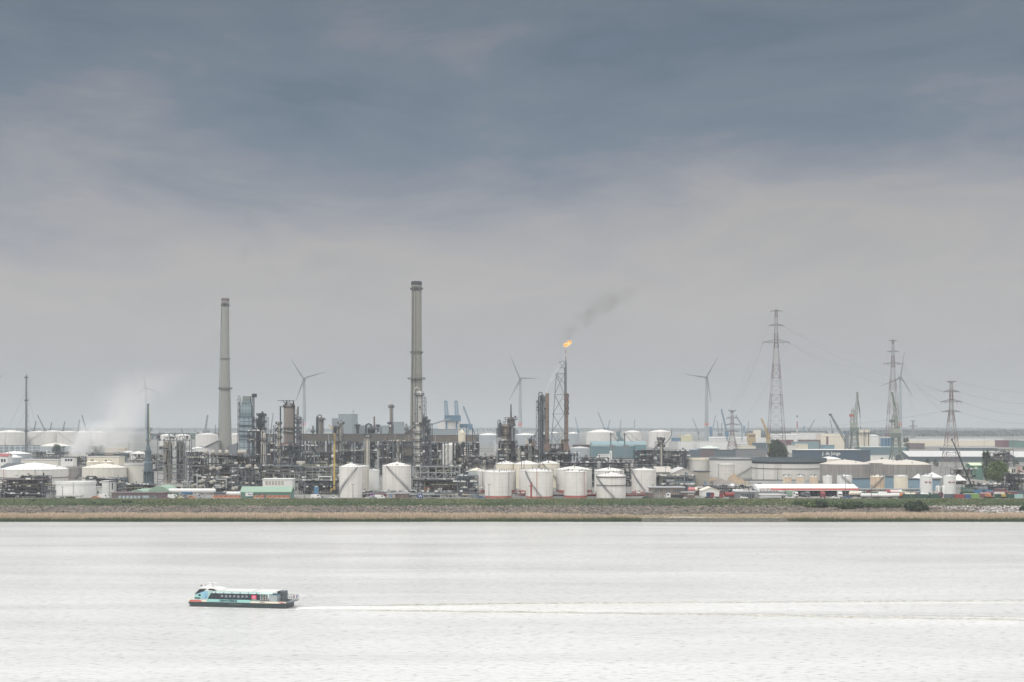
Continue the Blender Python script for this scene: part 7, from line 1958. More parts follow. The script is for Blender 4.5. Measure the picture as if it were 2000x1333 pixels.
MB().prism([(-38 * s, 3), (38 * s, .5), (38 * s, 2.8), (-8 * s, 6.2), (-38 * s, 7.2), ], 0, 6).build('road_slab', TILE, o)
for i in range(7): MB().box((-36 + i * 10) * s, (-35 + i * 10) * s, -.4, 0, 0, 3.4).build('pier', STEEL, o)
q = MB().bar((-38 * s, 0, 8.2), (-8 * s, 0, 7.2), .2).bar((-8 * s, 0, 7.2), (38 * s, 0, 3.8), .2); q.build('guard_rail', LSTEEL, o)
D = 880; s = S(D); o = root(1975, D, 'conveyor', 'dark slanting lattice conveyor beside the round willow', 'conveyor')
b = MB(); lattice(b, (-8 * s, 0, (835 - 926) * s + 40), (9 * s, 0, (835 - 956) * s + 40), 2.4, 2.4, 10, .35, .2); b.build('truss', DARK, o)
for x in (-6, 2, 7): MB().bar((x * s, 0, 0), (x * s, 0, (835 - 926 - (x + 8) * 1.76) * s + 40), .4).build('leg', STEEL, o)
unit(1974, 2004, 927, 900, 'dark steel hopper plant at the picture edge behind the conveyor', levels=3, bays=4, m=STEEL, pipes=14, vessels=6, seed=61, fill=.7)
unit(1895, 1972, 948, 870, 'rows of parked machinery behind the blue containers', levels=1, bays=9, m=RUST2, pipes=16, vessels=14, seed=62, fill=.8, towers=0, decks=False)
unit(1640, 1800, 966, 850, 'dark clutter of parked trailers behind the white tank trailers', levels=1, bays=16, m=DARK, pipes=20, vessels=24, seed=63, fill=1.0, towers=0, decks=False, pm=[RED, WHITE2, STEEL, DARK, BLUE])
unit(1385, 1470, 951, 835, 'scrap and pipes lying before the rubble heaps', levels=1, bays=10, m=STEEL, pipes=14, vessels=12, seed=64, fill=.6, towers=0, decks=False)
unit(700, 930, 962, 812, 'low grey pipe track along the riverside road', levels=1, bays=16, m=STEEL, pipes=18, vessels=14, seed=65, fill=.5, towers=0, decks=False, depth=8)
unit(1000, 1270, 965, 825, 'low pipe track between the red-based white tanks', levels=1, bays=18, m=STEEL, pipes=20, vessels=14, seed=66, fill=.6, towers=0, decks=False, depth=8, pm=[REDB, PSTEEL, STEEL])
# exchanger ends
for px, y, l in ((379, 949, 'round pale exchanger end, low left of three'), (394, 940, 'round pale exchanger end, upper of three'), (394, 949.5, 'round pale exchanger end, low right of three'), (459, 954, 'round pale exchanger end left of the green building'), (416, 941, 'round pale vessel end under the cooler deck'), (428, 915, 'round pale vessel between the legs of the cooler deck'), (415, 915, 'pale funnel-like vessel under the cooler deck'), (486, 911, 'brown ball-like vessel at the right of the cooler deck'), (1021, 886, 'pale short drum in the low pipe yard')):
    D = 845 if y > 930 else 880; s = S(D)
    o = root(px, D, 'heat_exchanger', l, 'vessel', 'round vessel ends'); zc2 = (835 - y) * s + 40; r_ = 3.6 * s
    MB().hcyl((0, -5, zc2), (0, 4, zc2), r_, 14, .25).build('barrel', INSUL, o, True)
    MB().lathe(0, 0, [(r_ * 1.12, -.2), (r_ * 1.12, .2)], 14).build('flange', STEEL, o, True).matrix_local = Matrix.Translation((0, -4.4, zc2)) @ Matrix.Rotation(R(90), 4, 'X')
    for x in (-r_ * .7, r_ * .7): MB().bar((x, 0, 0), (x, 0, zc2 - r_ * .6), .35).build('leg', STEEL, o)
# bent white pipes near the exchangers
for i, (pts, l) in enumerate((([(370, 957), (370, 941), (378, 941)], 'white bent pipe left of the exchanger ends'), ([(385, 957), (385, 931), (395, 931), (395, 936)], 'tall white bent pipe between the exchanger ends'), ([(400, 957), (400, 950)], 'short white upright pipe right of the exchanger ends'), ([(355, 950), (366, 950), (366, 942), (354, 942)], 'white pipe loop right of the silo table'))):
    D = 838; s = S(D); o = root(pts[0][0], D, 'bent_pipe', l, 'pipe', 'white bent pipes')
    MB().path([((x - pts[0][0]) * s, 0, (835 - y) * s + 40) for x, y in pts], .75, 8).build('pipe_run', PSTEEL, o, True)
    MB().box(-.5, .5, -.5, .5, 0, max(.6, (835 - pts[0][1]) * s + 40)).build('footing', TILE, o)

# red mast
D = 778; s = S(D); z = lambda y: (835 - y) * s + (H - G)
o = root(1037.5, D, 'signal_mast', 'red mast with short crossbars in front of the streaked white tank', 'mast')
MB().lathe(0, 0, [(.5, 0), (.42, z(942))], 8).build('pole', RED, o, True)
for y, w_ in ((951, 5), (946, 2.5), (955, 2.5), (958.5, 2.5), (948.5, 1.5)): MB().box(-w_ * s, w_ * s, -.2, .2, z(y), z(y) + (.35 if w_ < 4 else .6)).build('crossbar', RED, o)
for x, y in ((-4, 951), (4, 951), (2, 946), (-2, 955)): MB().lathe(x * s, 0, [(.3, z(y)), (.3, z(y) + .9)], 8).build('lamp', LROOF, o, True)
for px, y, D, l in ((955, 947, 785, 'thin lamp post before the first red-based tank'), (1090, 948, 785, 'thin lamp post right of the red mast'), (689.5, 947, 785, 'thin lamp post before the first stair tank'), (122, 952, 785, 'thin lamp post before the white front tank'), (237, 960, 785, 'thin lamp post before the purple-brown shed'), (301, 962, 785, 'thin lamp post below the green arched hall'),
                    (1343, 925, 800, 'tall lamp post between the sheds and the mound'), (1491, 906, 1000, 'lamp post with a white globe before the broadest tank'), (1519, 917, 990, 'short dark lamp post before the broadest tank'), (1702, 949, 790, 'lamp post among the tank trailers'), (1651, 927, 800, 'tall lamp post crossing the canopy'), (1463, 940, 795, 'lamp post beside the glass fronted building'),
                    (1779, 952, 790, 'lamp post right of the orange tailed trailer'), (595, 925, 800, 'tall lamp post before the pale pipe rack'), (8, 958, 785, 'thin lamp post near the black tray'), (1275, 948, 800, 'lamp post at the corner of the brick office'), (1300, 914, 900, 'tall lamp post before the gabled sheds'), (10, 840, 2300, 'tall far lamp mast before the edge tank'), (1284, 840, 2700, 'far lamp mast before the third cream-white tank'),
                    (1329, 836, 2700, 'far dark lamp mast right of the third cream-white tank'), (1922, 838, 2500, 'far lamp mast over the long warehouses'), (1978, 842, 2500, 'far lamp mast near the picture edge'), (252, 866, 1500, 'thin mast before the white roofed tank'), (10, 868, 1300, 'thin mast with a red lamp near the red-roofed hut'), (381, 843, 1500, 'thin mast left of the white block at the chimney'), (1866, 905, 1010, 'lamp post right of the marked tanks'), (1403, 908, 985, 'lamp post beside the small gridded tank')):
    lamp_post(px, D, y, l, m=STEEL if 'dark' in l or D > 1200 else LSTEEL)

# fence along the dike and hand rails
o = root(1000, 768, 'wire_fence', 'thin wire fence along the crown of the dike', 'fence')
for k in range(150):
    MB().bar((-255 + k * 3.4, 0, .6), (-255 + k * 3.4, 0, 2.2), .07).build('post', LSTEEL, o) if k < 95 else None
q = MB()
for zz in (1.0, 1.6, 2.15): q.bar((-255, 0, zz), (75, 0, zz), .04)
q.build('wire', LSTEEL, o)

# bushes on the bank
for px, D, yb, w, hpx, m, l in ((1585, 762, 990, 26, 14, LEAF_L, 'pale green bush on the dike left of the dark one'), (1603, 757, 991, 22, 15, LEAF_D, 'dark pointed bush on the dike before the canopy'), (1655, 757, 993, 30, 14, LEAF_M, 'green bush on the dike right of the canopy lorries'), (1676, 757, 992, 18, 12, LEAF_D, 'dark green bush beside the green one on the dike'),
                                 (1787, 742, 997, 34, 20, LEAF_D, 'large dark bush low on the stone bank'), (1803, 744, 997, 18, 12, LEAF_D, 'smaller dark bush touching the large one'), (1560, 760, 985, 20, 6, LEAF_M, 'flat low bush at the end of the dike grass'), (1630, 758, 989, 26, 6, LEAF_M, 'low weeds on the dike below the canopy'),
                                 (1705, 757, 990, 30, 6, LEAF_M, 'low ragged hedge below the tank trailers'), (1740, 757, 990, 34, 6, LEAF_M, 'low ragged hedge right of the first'), (136, 786, 975, 14, 6, LEAF_M, 'round green shrub before the low white office'), (431, 812, 958, 12, 10, LEAF_D, 'dark green shrub beside the grey slatted box'),
                                 (2000, 740, 998, 14, 10, LEAF_D, 'dark bush on the bank at the picture edge'), (66, 760, 979, 5, 2, LEAF_D, 'tiny dark shrub on the dike, far one'), (242, 750, 982, 6, 3, LEAF_D, 'tiny dark shrub on the dike, below the brown shed'), (253, 750, 982, 7, 3, LEAF_D, 'tiny dark twin shrub on the dike'), (183, 748, 984, 5, 2.5, LEAF_D, 'tiny dark shrub on the dike below the white front tank')):
    if yb > 976:
        dd = np.linspace(700, 756, 400); D = float(dd[np.argmin(abs(835 + (H - bank_z(dd)) / dd * F - yb))])
    zb = float(bank_z(np.array([D]))[0]) if D < 756 else G
    s = S(D)
    tree(px, D, (835 - ((zb + hpx * s - G) - (H - G)) / s), w, l, BUSH, m, n=int(500 + 70 * w), leaf=.42 + w * .008, name='bush', group='bushes on the river bank', z=zb - G, cat='bush', zbot=0)

# ============================================================ RIVER: waterbus and wake
bx0, bD0 = X(366, 365.7), 365.7
bx1, bD1 = X(582, 360.0), 360.0
ang = math.atan2(bD1 - bD0, bx1 - bx0)
LB = math.hypot(bx1 - bx0, bD1 - bD0)
boat = empty('passenger_ferry', (bx0, bD0, 0), 'white and mint waterbus with a dark hull heading upstream with a foaming wake', 'ferry', None, ang)
HULL = mat('hull_dark', (.035, .05, .055), rough=.4, vary=.1); HCREAM = mat('hull_cream', (.80, .74, .60), rough=.4, vary=.05)
HMINT = mat('hull_mint', (.30, .58, .54), rough=.4, vary=.05); HBLUE = mat('hull_blue', (.27, .48, .62), rough=.4, vary=.05)
BW = mat('boat_white', (.72, .72, .70), rough=.35, vary=.03); BRED = mat('boat_red', (.62, .05, .05), rough=.4, vary=.03)
BGL = mat('boat_glass', (.02, .03, .045), rough=.08, vary=.1)
u = lambda zx: (zx - 185) * .01845
wl = lambda zx: 468 + (zx - 185) * .0265
hh_ = lambda zx, zy: (wl(zx) - zy) * .0183
BWD = 6.2
def hullprism(name, z0, z1, inset, m, parent=boat, stern=26.6, bow=0.0, bowk=.5):
    vs = []
    for zz in (z0, z1):
        k = .35 if zz == z0 and z0 < .3 else 0
        vs += [(bow + k, BWD * .10, zz), (bow + bowk + k, inset, zz), (stern, inset, zz), (stern, BWD - inset, zz), (bow + bowk + k, BWD - inset, zz), (bow + k, BWD * .90, zz)]
    fs = [tuple(range(5, -1, -1)), tuple(range(6, 12))] + [(i, (i + 1) % 6, 6 + (i + 1) % 6, 6 + i) for i in range(6)]
    return MB().add(vs, fs).build(name, m, parent)
hullprism('hull', -.5, 1.22, 0.0, HULL)
hullprism('sheer_band', 1.22, 1.62, .03, HCREAM)
MB().box(u(470), u(1110), -.03, .05, 1.26, 1.98).build('mint_panel', HMINT, boat)
MB().box(u(215), u(385), -.02, .06, 1.30, 1.60).prism([(u(385), 1.30), (u(400), 1.30), (u(385), 1.6)], -.02, .06).build('red_stripe', BRED, boat)
hullprism('deck', 1.62, 1.72, .15, mat('deck_grey', (.45, .46, .45)), stern=26.4, bow=.3)
for i in range(5): MB().box(u(810 + i * 38), u(820 + i * 38), -.02, .02, .78, .86).build('hull_mark', BW, boat)
# saloon
CAB = MB().box(u(480), u(1245), .25, BWD - .25, 1.72, 3.95).build('saloon', mat('saloon_mint', (.36, .52, .51), rough=.4, vary=.04), boat)
MB().prism([(u(480), 1.95), (u(1245), 1.95), (u(1245), 3.5), (u(530), 3.5)], .15, .27).build('window_band', BGL, CAB)
for i in range(9):
    xa = u(545 + i * 60)
    MB().box(xa, xa + .06, .10, .16, 2.05, 3.4).build('mullion', mat('mullion', (.10, .11, .12)), CAB)
    if i > 1: MB().box(xa + .25, xa + .85, .11, .155, 2.45 + (i % 3) * .05, 3.1).build('seat_back', mat('pale_seat', (.22, .24, .26)), CAB)
lg = MB().box(u(1128), u(1198), .06, .12, 2.25, 3.2).build('logo_panel', mat('logo_red', (.72, .05, .14)), boat)
text_on('K', .95, BW, lg, (u(1128) + .5, .03, 2.42), ex=.02); text_on('iii', .42, BW, lg, (u(1128) + .12, .03, 2.55), ex=.02)
MB().box(u(1128), u(1198), .06, .12, 2.12, 2.2).build('logo_line', BW, lg)
text_on('DEWATERBUS', .74, mat('letter_navy', (.015, .05, .09)), boat, (u(662), -.07, 1.40), ex=.02, sx=1.0, bold=.022)
RF = MB().prism([(u(560), 3.95), (u(1440), 3.95), (u(1470), 4.12), (u(1470), 4.16), (u(640), 4.12)], .55, BWD - .55).build('roof', BW, boat)
MB().prism_x([(.1, 3.5), (.1, 3.7), (.6, 4.0), (.6, 3.5)], u(560), u(1430)).build('roof_edge', mat('pale_mint_edge', (.52, .66, .64)), RF)
for i in range(6): MB().box(u(600 + i * 120), u(605 + i * 120), -.1, .12, 3.3, 3.8).build('bracket', DARK, RF)
MB().box(u(1140), u(1142), .5, BWD - .5, 4.1, 4.2).build('roof_joint', LSTEEL, RF)
# wheelhouse
WHP = [(u(190), 1.72), (u(235), 2.3), (u(270), 2.95), (u(275), 3.3), (u(350), 4.6), (u(420), 4.7), (u(560), 4.6), (u(640), 4.2), (u(640), 3.95), (u(520), 3.6), (u(470), 1.72)]
WH = MB().prism(WHP, .7, BWD - .7).build('wheelhouse', mat('wheelhouse_cream', (.70, .70, .66), rough=.4), boat)
MB().prism([(u(277), 3.1), (u(350), 4.45), (u(455), 4.5), (u(410), 3.8), (u(290), 3.05)], .6, .72).build('side_window', BGL, WH)
MB().add([(u(272) - .02, .9, 3.0), (u(272) - .02, BWD - .9, 3.0), (u(348) - .03, BWD - .9, 4.65), (u(348) - .03, .9, 4.65)], [(0, 1, 2, 3)]).build('windscreen', BGL, WH)
MB().prism([(u(275), 1.95), (u(285), 2.9), (u(395), 3.85), (u(460), 4.0), (u(530), 3.6), (u(475), 2.3), (u(440), 1.95)], .62, .71).build('blue_pattern', HBLUE, WH)
MB().prism([(u(275), 2.0), (u(285), 2.9), (u(370), 3.4), (u(400), 2.6), (u(360), 2.0)], .58, .63).build('mint_pattern', HMINT, WH)
for i, (a, c) in enumerate(((425, 2.7), (445, 2.3), (450, 3.0), (470, 2.6), (480, 3.1), (432, 2.15))): MB().prism([(u(a), c), (u(a + 14), c), (u(a + 8), c + .32)], .57, .62).build('blue_mark', mat('mark_blue', (.06, .22, .42)), WH)
MB().box(u(335), u(370), .56, .64, 2.6, 3.1).build('small_window', BGL, WH)
MB().box(u(278), u(360), .56, .64, 1.95, 2.25).build('dark_vent', BGL, WH)
MB().prism([(u(470), 4.25), (u(500), 4.55), (u(560), 4.5), (u(605), 4.1), (u(560), 4.05)], .6, .72).build('rear_window', BGL, WH)
MB().prism([(u(330), 4.7), (u(380), 4.82), (u(560), 4.72), (u(670), 4.2), (u(640), 4.15), (u(560), 4.6), (u(330), 4.6)], 1.0, BWD - 1.0).build('top_fairing', BW, WH)
MB().prism([(u(430), 4.7), (u(500), 4.7), (u(480), 5.8), (u(445), 5.6)], 2.7, 3.5).build('mast_fin', BW, boat)
MB().box(u(425), u(540), 2.8, 3.4, 5.8, 5.93).build('radar_bar', BW, boat)
for a in (330, 385, 470): MB().bar((u(a), 3.0, 5.0), (u(a), 3.0, 5.5 if a < 400 else 6.1), .07).build('antenna', DARK, boat)
MB().bar((u(325), 2.4, 5.02), (u(345), 2.4, 5.12), .22).build('searchlight', DARK, boat)
# bow rail
q = MB()
for x, zt in ((.6, 2.2), (1.1, 2.6), (1.7, 2.9)):
    q.bar((x, 1.2, 1.7), (x + .2, 1.2, zt), .06)
q.bar((.6, 1.2, 2.2), (1.9, 1.2, 2.95), .06); q.build('bow_rail', LSTEEL, boat)
MB().box(u(200), u(235), 2.4, 3.4, 1.7, 2.1).build('windlass', DARK, boat)
MB().box(u(205), u(228), -.03, .03, .35, .5).build('anchor', BW, boat)
# aft deck
for i in range(4):
    MB().bar((u(1255 + i * 35), .3, 1.7), (u(1255 + i * 35), .3, 3.95), .07).build('stanchion', BW, boat)
q = MB()
for zz in (2.2, 2.6): q.bar((u(1245), .3, zz), (u(1380), .3, zz), .05)
q.build('aft_rail', BW, boat)
for i in range(4):
    o = MB().box(u(1255 + i * 28), u(1272 + i * 28), 2.0 + i, 2.5 + i, 1.72, 2.6).build('bench', mat('bench', (.35, .33, .3)), boat)
bxp = MB().box(u(1380), u(1495), .2, 2.8, 1.55, 3.35).build('engine_casing', mat('casing', (.42, .47, .49), grid=(.45, 900, (.33, .37, .39), .15)), boat)
MB().box(u(1376), u(1499), .15, 2.9, 3.35, 3.45).build('casing_top', mat('casing_blue', (.05, .14, .22)), bxp)
MB().box(u(1440), u(1540), 3.2, BWD - .4, 1.72, 4.0).build('rear_bulkhead', mat('dark_slate_boat', (.12, .14, .15)), boat)
MB().box(u(1245), u(1320), -.03, .03, 1.45, 1.56).build('vent_slot', DARK, boat)
MB().box(u(1545), u(1700), -.03, .03, 1.25, 1.35).build('fender', DARK, boat)
MB().box(u(1520), u(1600), -.03, .03, 1.40, 1.62).build('red_label', mat('pink_label', (.8, .35, .33)), boat)
q = MB()
for a in range(1545, 1705, 26):
    q.bar((u(a), .3, 1.7), (u(a), .3, 3.0), .06); q.bar((u(a), BWD - .3, 1.7), (u(a), BWD - .3, 3.0), .06)
for zz in (2.0, 2.35, 2.7, 3.0):
    q.bar((u(1545), .3, zz), (u(1700), .3, zz), .045); q.bar((u(1545), BWD - .3, zz), (u(1700), BWD - .3, zz), .045); q.bar((u(1700), .3, zz), (u(1700), BWD - .3, zz), .045)
q.build('stern_rail', LSTEEL, boat)
MB().prism([(u(1630), 1.2), (u(1700), 1.5), (u(1700), 1.72), (u(1500), 1.72), (u(1500), 1.2)], .4, BWD - .4).build('stern_platform', LSTEEL, boat)
fp = MB().bar((u(1690), 1.0, 1.8), (u(1745), 1.0, 3.6), .06).build('flagstaff', BW, boat)
for i, mm in enumerate((MAROON, BW, mat('flag_navy', (.05, .06, .2)))):
    MB().prism([(u(1718) + i * .33, 2.5 + i * .12), (u(1718) + i * .33 + .33, 2.62 + i * .12), (u(1718) + i * .33 + .42, 3.25 + i * .05), (u(1718) + i * .33 + .08, 3.2)], .96, 1.02).build('flag', mm, fp)

# wake: foam trail and bow waves lying on the water
def foam_mat():
    m = bpy.data.materials.new('foam'); m.use_nodes = True
    nt = m.node_tree; bs = nt.nodes['Principled BSDF']
    at = N(nt, 'ShaderNodeAttribute', attribute_name='fade')
    geo = N(nt, 'ShaderNodeNewGeometry')
    mp = N(nt, 'ShaderNodeMapping', ins={0: geo.outputs['Position']}); mp.inputs['Scale'].default_value = (.35, 1.3, 1)
    nz = N(nt, 'ShaderNodeTexNoise', ins={0: mp.outputs[0], 'Scale': 1.6, 'Detail': 6.0, 'Roughness': .75})
    a = math_(nt, 'MULTIPLY', math_(nt, 'SUBTRACT', math_(nt, 'ADD', nz.outputs[0], at.outputs['Fac']), .80), 2.4, clamp=True)
    bs.inputs['Base Color'].default_value = (.88, .87, .85, 1); bs.inputs['Roughness'].default_value = .9
    nt.links.new(a, bs.inputs['Alpha'])
    return m
FOAM = foam_mat()
def strip(name, pts, kind='stuff', m=FOAM, lift=.03, bumpy=.1, seed=1):
    """pts: (px, py, half width m, fade) along the water"""
    rs = np.random.RandomState(seed); rows = []
    ctr = []
    for px, py, hw, fd in pts:
        D = H * F / (py - 835); ctr.append((X(px, D), D, hw, fd))
    ctr = np.array(ctr); t = np.linspace(0, len(ctr) - 1, 320)
    C = np.stack([np.interp(t, range(len(ctr)), ctr[:, i]) for i in range(4)], -1)
    k = 9; V, A = [], []
    wob = noise2(C[:, 0] * 4, C[:, 1] * 4, seed) * .25
    for j in range(k):
        f = j / (k - 1) * 2 - 1
        zz = lift + bumpy * (1 - f * f) * (1 + .8 * noise2(C[:, 0] * 8, C[:, 1] * 8 + j * 3, seed))
        V.append(np.stack([C[:, 0], C[:, 1] + f * C[:, 2] * (1 + wob), np.maximum(.012, zz * (1 - abs(f) ** 4))], -1)); A.append(C[:, 3] * (1 - abs(f) ** 3))
    V = np.stack(V, 1); n = len(C)
    V[:, :, 2] *= np.clip(np.arange(n) / 60.0, .05, 1)[:, None]; V[:, :, 2] = np.maximum(V[:, :, 2], .012)
    idx = np.arange(n * k).reshape(n, k)
    o = mesh_np(name, V.reshape(-1, 3), np.stack([idx[:-1, :-1], idx[1:, :-1], idx[1:, 1:], idx[:-1, 1:]], -1).reshape(-1, 4), m, None, True)
    at = o.data.attributes.new('fade', 'FLOAT', 'POINT'); at.data.foreach_set('value', np.stack(A, 1).ravel().astype(np.float32))
    return tag(o, kind=kind)
strip('wake_foam', [(579, 1188, 2.6, .66), (640, 1188, 4.6, .56), (760, 1188.5, 5.6, .49), (1000, 1189, 6.5, .40), (1400, 1190.5, 8.5, .35), (2000, 1193, 12, .31), (2400, 1195, 14, .28)], bumpy=.1)
strip('bow_foam', [(365, 1190, .25, .4), (372, 1188.3, .6, .66), (400, 1188.6, .45, .55), (440, 1189, .4, .66), (500, 1190.2, .4, .5), (560, 1191.5, .5, .7), (590, 1192, .8, .4)], bumpy=.1, seed=4)
# wake ridges: raised water, dark reflection lines and stirred mud painted in the colour
MUD_SHADE = ground_mat('muddy_wake_shade', (.30, .29, .25), (.52, .51, .47), .8, bump=.3, rough=.25)
strip('wake_ridge', [(640, 1193.5, .15, 1), (800, 1194.5, .3, 1), (1000, 1196.5, .55, 1), (1400, 1202, .9, 1), (2000, 1212, 1.3, 1), (2400, 1219, 1.4, 1)], 'structure', MUD_SHADE, 0.0, .3, 7)
strip('far_wake_ridge', [(640, 1184, .1, 1), (800, 1183, .2, 1), (1000, 1180, .4, 1), (1400, 1178, .8, 1), (2000, 1174, 1.2, 1), (2400, 1171, 1.3, 1)], 'structure', MUD_SHADE, 0.0, .3, 9)
strip('inner_wake_ridge', [(900, 1196, .5, 1), (1400, 1199, 1.0, 1), (2000, 1206, 1.3, 1), (2400, 1210, 1.4, 1)], 'structure', MUD_SHADE, 0.0, .15, 11)
strip('arm_foam', [(900, 1194.5, .6, .3), (1100, 1195.5, 1.2, .42), (1500, 1200, 1.6, .46), (2000, 1208.5, 2.2, .44), (2400, 1215, 2.4, .44)], seed=15)
strip('arm_foam', [(900, 1182.5, .6, .3), (1100, 1181.5, 1.2, .42), (1500, 1180, 1.8, .44), (2000, 1178, 2.4, .42), (2400, 1177, 2.6, .42)], seed=16)
strip('swell_line', [(-100, 1054, 1.6, 1), (150, 1052, 1.6, 1), (700, 1060, 2, 1), (1200, 1062, 2, 1)], 'structure', WATER, 0.0, .06, 13)
strip('swell_line', [(-100, 1102, 1.2, 1), (300, 1111, 1.4, 1), (800, 1112, 1.6, 1), (1300, 1117, 1.6, 1), (2100, 1124, 1.6, 1)], 'structure', WATER, 0.0, .06, 14)

# ============================================================ FLAME, STEAM, SMOKE
D = 1180; s = S(D); z = lambda y: (835 - y) * s + (H - G)
def flame_mat():
    m = bpy.data.materials.new('flame'); m.use_nodes = True
    nt = m.node_tree; nt.nodes.clear()
    geo = N(nt, 'ShaderNodeNewGeometry')
    nz = N(nt, 'ShaderNodeTexNoise', ins={0: geo.outputs['Position'], 'Scale': .75, 'Detail': 3.0})
    c = ramp(nt, nz.outputs[0], [(.35, (1.0, .28, .05)), (.5, (1.0, .50, .12)), (.62, (1.0, .78, .38))])
    e = N(nt, 'ShaderNodeEmission', ins={0: c, 1: 1.25})
    N(nt, 'ShaderNodeOutputMaterial', ins={0: e.outputs[0]})
    return m
FL = flame_mat()
b = MB(); rr = random.Random(3)
for i in range(80):
    f = rr.random()
    cx_ = (-1.2 + 11 * f + rr.uniform(-2.6, 2.2)) ; cy_ = 677 - 8.5 * f - rr.uniform(-3.2, 6.0) * (1 - abs(f - .45))
    r_ = rr.uniform(.45, 1.75) * (1.3 - .5 * f)
    b.ball((cx_ * s, rr.uniform(-2.5, 2.5) * s, z(cy_)), r_ * s * .9, 8, 5, rr.uniform(.8, 1.5))
fl = b.build('flame', FL, None, loc=(X(1105, D), D, G))
import bmesh
md = fl.modifiers.new('m', 'REMESH'); md.mode = 'VOXEL'; md.voxel_size = .28
dg = bpy.context.evaluated_depsgraph_get(); me2 = bpy.data.meshes.new_from_object(fl.evaluated_get(dg))
fl.modifiers.clear(); fl.data = me2; me2.materials.clear(); me2.materials.append(FL)
tag(fl, 'orange flame blowing right at the tip of the tall flare stack', 'flame')

def plume(name, px, py, D, L, a, b2, r0, r1, dens, col, label, absorb=None, nscale=.06, seed=0.0, lean_y=0.0, cat='smoke', thr=.5, gain=1.2, fade0=.03, p=.8, nw=3.2):
    """plume rising L m: axis x = a*u*L + b2*u*u*L, radius r0 -> r1"""
    o_loc = (X(px, D), D, Z(py, D))
    n, k = 22, 14; V = []
    for j in range(n + 1):
        uu = j / n; cx_ = (a * uu + b2 * uu * uu) * L; r = (r0 + (r1 - r0) * uu ** p) * 1.25
        for i in range(k):
            t = 2 * math.pi * i / k; V.append((cx_ + r * math.cos(t), r * math.sin(t), uu * L))
    Fs = [(j * k + i, j * k + (i + 1) % k, (j + 1) * k + (i + 1) % k, (j + 1) * k + i) for j in range(n) for i in range(k)]
    Fs += [tuple(range(k - 1, -1, -1)), tuple(n * k + i for i in range(k))]
    m = bpy.data.materials.new(name); m.use_nodes = True; nt = m.node_tree; nt.nodes.clear()
    tc = N(nt, 'ShaderNodeTexCoord'); sp = N(nt, 'ShaderNodeSeparateXYZ', ins={0: tc.outputs['Object']})
    uu = math_(nt, 'DIVIDE', sp.outputs[2], L, clamp=True)
    cx_ = math_(nt, 'MULTIPLY', math_(nt, 'ADD', math_(nt, 'MULTIPLY', uu, a), math_(nt, 'MULTIPLY', math_(nt, 'MULTIPLY', uu, uu), b2)), L)
    r = math_(nt, 'ADD', r0, math_(nt, 'MULTIPLY', math_(nt, 'POWER', uu, p), r1 - r0))
    dx = math_(nt, 'SUBTRACT', sp.outputs[0], cx_)
    dd = math_(nt, 'DIVIDE', math_(nt, 'SQRT', math_(nt, 'ADD', math_(nt, 'MULTIPLY', dx, dx), math_(nt, 'MULTIPLY', sp.outputs[1], sp.outputs[1]))), r)
    mp = N(nt, 'ShaderNodeMapping', ins={0: tc.outputs['Object']}); mp.inputs['Location'].default_value = (seed, seed * .7, seed * 1.3)
    nz = N(nt, 'ShaderNodeTexNoise', ins={0: mp.outputs[0], 'Scale': nscale, 'Detail': 4.0, 'Roughness': .6, 'Distortion': .6})
    k1 = math_(nt, 'SUBTRACT', 1.0, dd)
    k2 = math_(nt, 'MULTIPLY', math_(nt, 'SUBTRACT', nz.outputs[0], thr), nw)
    body = math_(nt, 'MULTIPLY', math_(nt, 'ADD', k1, k2), gain, clamp=True)
    edge = math_(nt, 'MULTIPLY', math_(nt, 'SUBTRACT', 1.22, dd), 3.0, clamp=True)
    fade = ramp(nt, uu, [(0.0, .0 if fade0 > 0 else 1.0), (max(.01, fade0), 1.0), (.45, .55), (1.0, 0.0)])
    den = math_(nt, 'MULTIPLY', math_(nt, 'MULTIPLY', math_(nt, 'MULTIPLY', body, edge), fade), dens)
    pv = N(nt, 'ShaderNodeVolumePrincipled', ins={'Color': (*col, 1), 'Density': den, 'Anisotropy': 0.0})
    N(nt, 'ShaderNodeOutputMaterial', ins={'Volume': pv.outputs[0]})
    me = bpy.data.meshes.new(name); me.from_pydata(V, [], Fs); me.materials.append(m)
    o = link(bpy.data.objects.new(name, me)); o.location = o_loc
    return tag(o, label, cat, None)
plume('steam_plume', 150, 893, 1500, 40, .25, .55, 13, 25, .13, (.97, .97, .97), 'dense white steam cloud drifting right over the far tanks', nscale=.07, seed=3, cat='steam', gain=1.6)
plume('steam_plume', 218, 888, 1600, 98, .05, .5, 24, 46, .024, (1.0, .985, .97), 'tall thin steam veil rising right toward the faint turbine', nscale=.028, seed=9, cat='steam', thr=.47)
plume('steam_plume', 967, 884, 1135, 13, .1, .25, 1.4, 4.6, .6, (.97, .97, .97), 'small puff of white steam left of the brown domed drum', nscale=.3, seed=5, cat='steam')
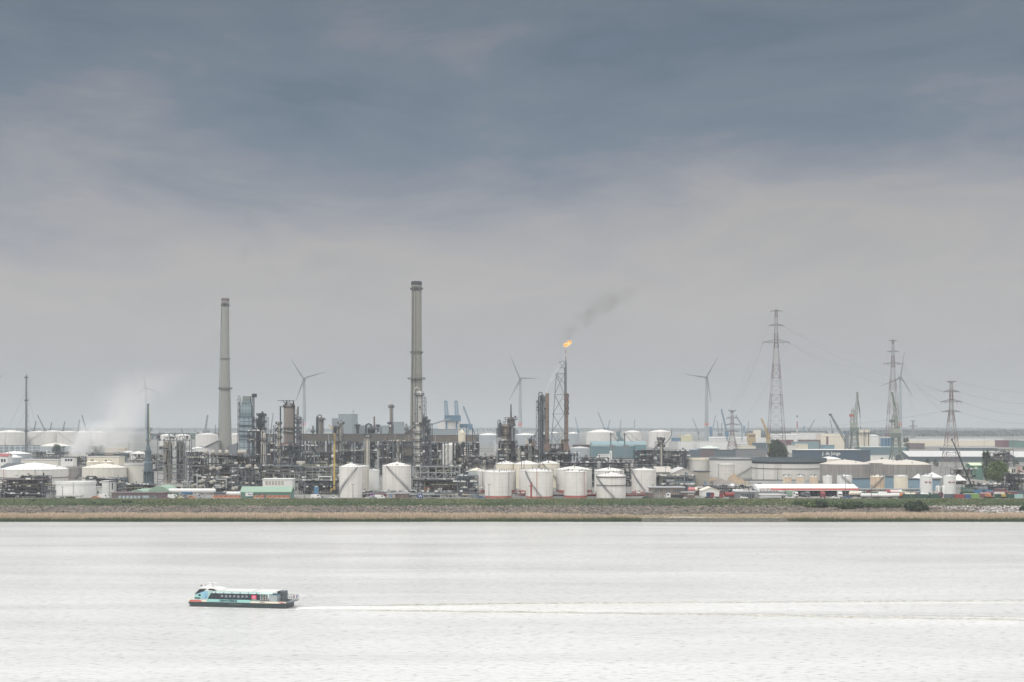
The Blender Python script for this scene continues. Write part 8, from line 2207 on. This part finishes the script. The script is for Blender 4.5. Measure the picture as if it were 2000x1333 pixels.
plume('steam_plume', 1067, 768, 1130, 26, .15, .5, .6, 4.5, .13, (.95, .95, .95), 'thin wisp of steam from the left rusty stack', nscale=.2, seed=6, cat='steam')
plume('steam_plume', 592, 848, 2400, 24, .1, .2, 8, 15, .06, (.96, .96, .96), 'faint steam at the foot of the wind turbine by the reactor', nscale=.07, seed=8, cat='steam')
plume('smoke_plume', 1112, 664, 1180, 54, .3, 1.2, 4, 26, .040, (.34, .33, .32), 'dark thin smoke drifting right from the flare flame', nscale=.075, seed=12, thr=.52, nw=7)
plume('smoke_plume', 1095, 690, 1180, 22, -.2, .3, 2.0, 9, .012, (.35, .34, .33), 'faint brown haze hanging left of the flare flame', nscale=.1, seed=17, thr=.5, nw=7)
plume('smoke_plume', 436, 583, 1600, 60, .1, .35, 4, 14, .014, (.35, .35, .36), 'faint dark smoke wisps above the slimmer chimney', nscale=.05, seed=21, thr=.55)
plume('smoke_plume', 476, 520, 1600, 85, .05, .1, 3, 10, .038, (.3, .3, .32), 'dark wisp of smoke high above and right of the slimmer chimney', nscale=.07, seed=25, thr=.53, nw=8)
plume('smoke_plume', 390, 720, 1650, 60, .3, .35, 8, 20, .013, (.38, .35, .35), 'faint brownish smoke left of the slimmer chimney', nscale=.05, seed=27, thr=.52)

# ------------------------------------------------------------ air
HAZE = 1.0e-4
hv = np.array([[a, b, c] for c in (-1.5, 260.0) for b in (-320, 61000) for a in (-31000, 31000)], float)
hf = np.array([[0, 2, 3, 1], [4, 5, 7, 6], [0, 1, 5, 4], [2, 6, 7, 3], [0, 4, 6, 2], [1, 3, 7, 5]])
mh = bpy.data.materials.new('haze_air')
mh.use_nodes = True
nt = mh.node_tree
nt.nodes.clear()
pv = N(nt, 'ShaderNodeVolumePrincipled', ins={'Color': (0.61, 0.645, 0.68, 1), 'Density': HAZE, 'Anisotropy': 0.0})
N(nt, 'ShaderNodeOutputMaterial', ins={'Volume': pv.outputs[0]})
tag(mesh_np('haze', hv, hf, mh), kind='stuff')
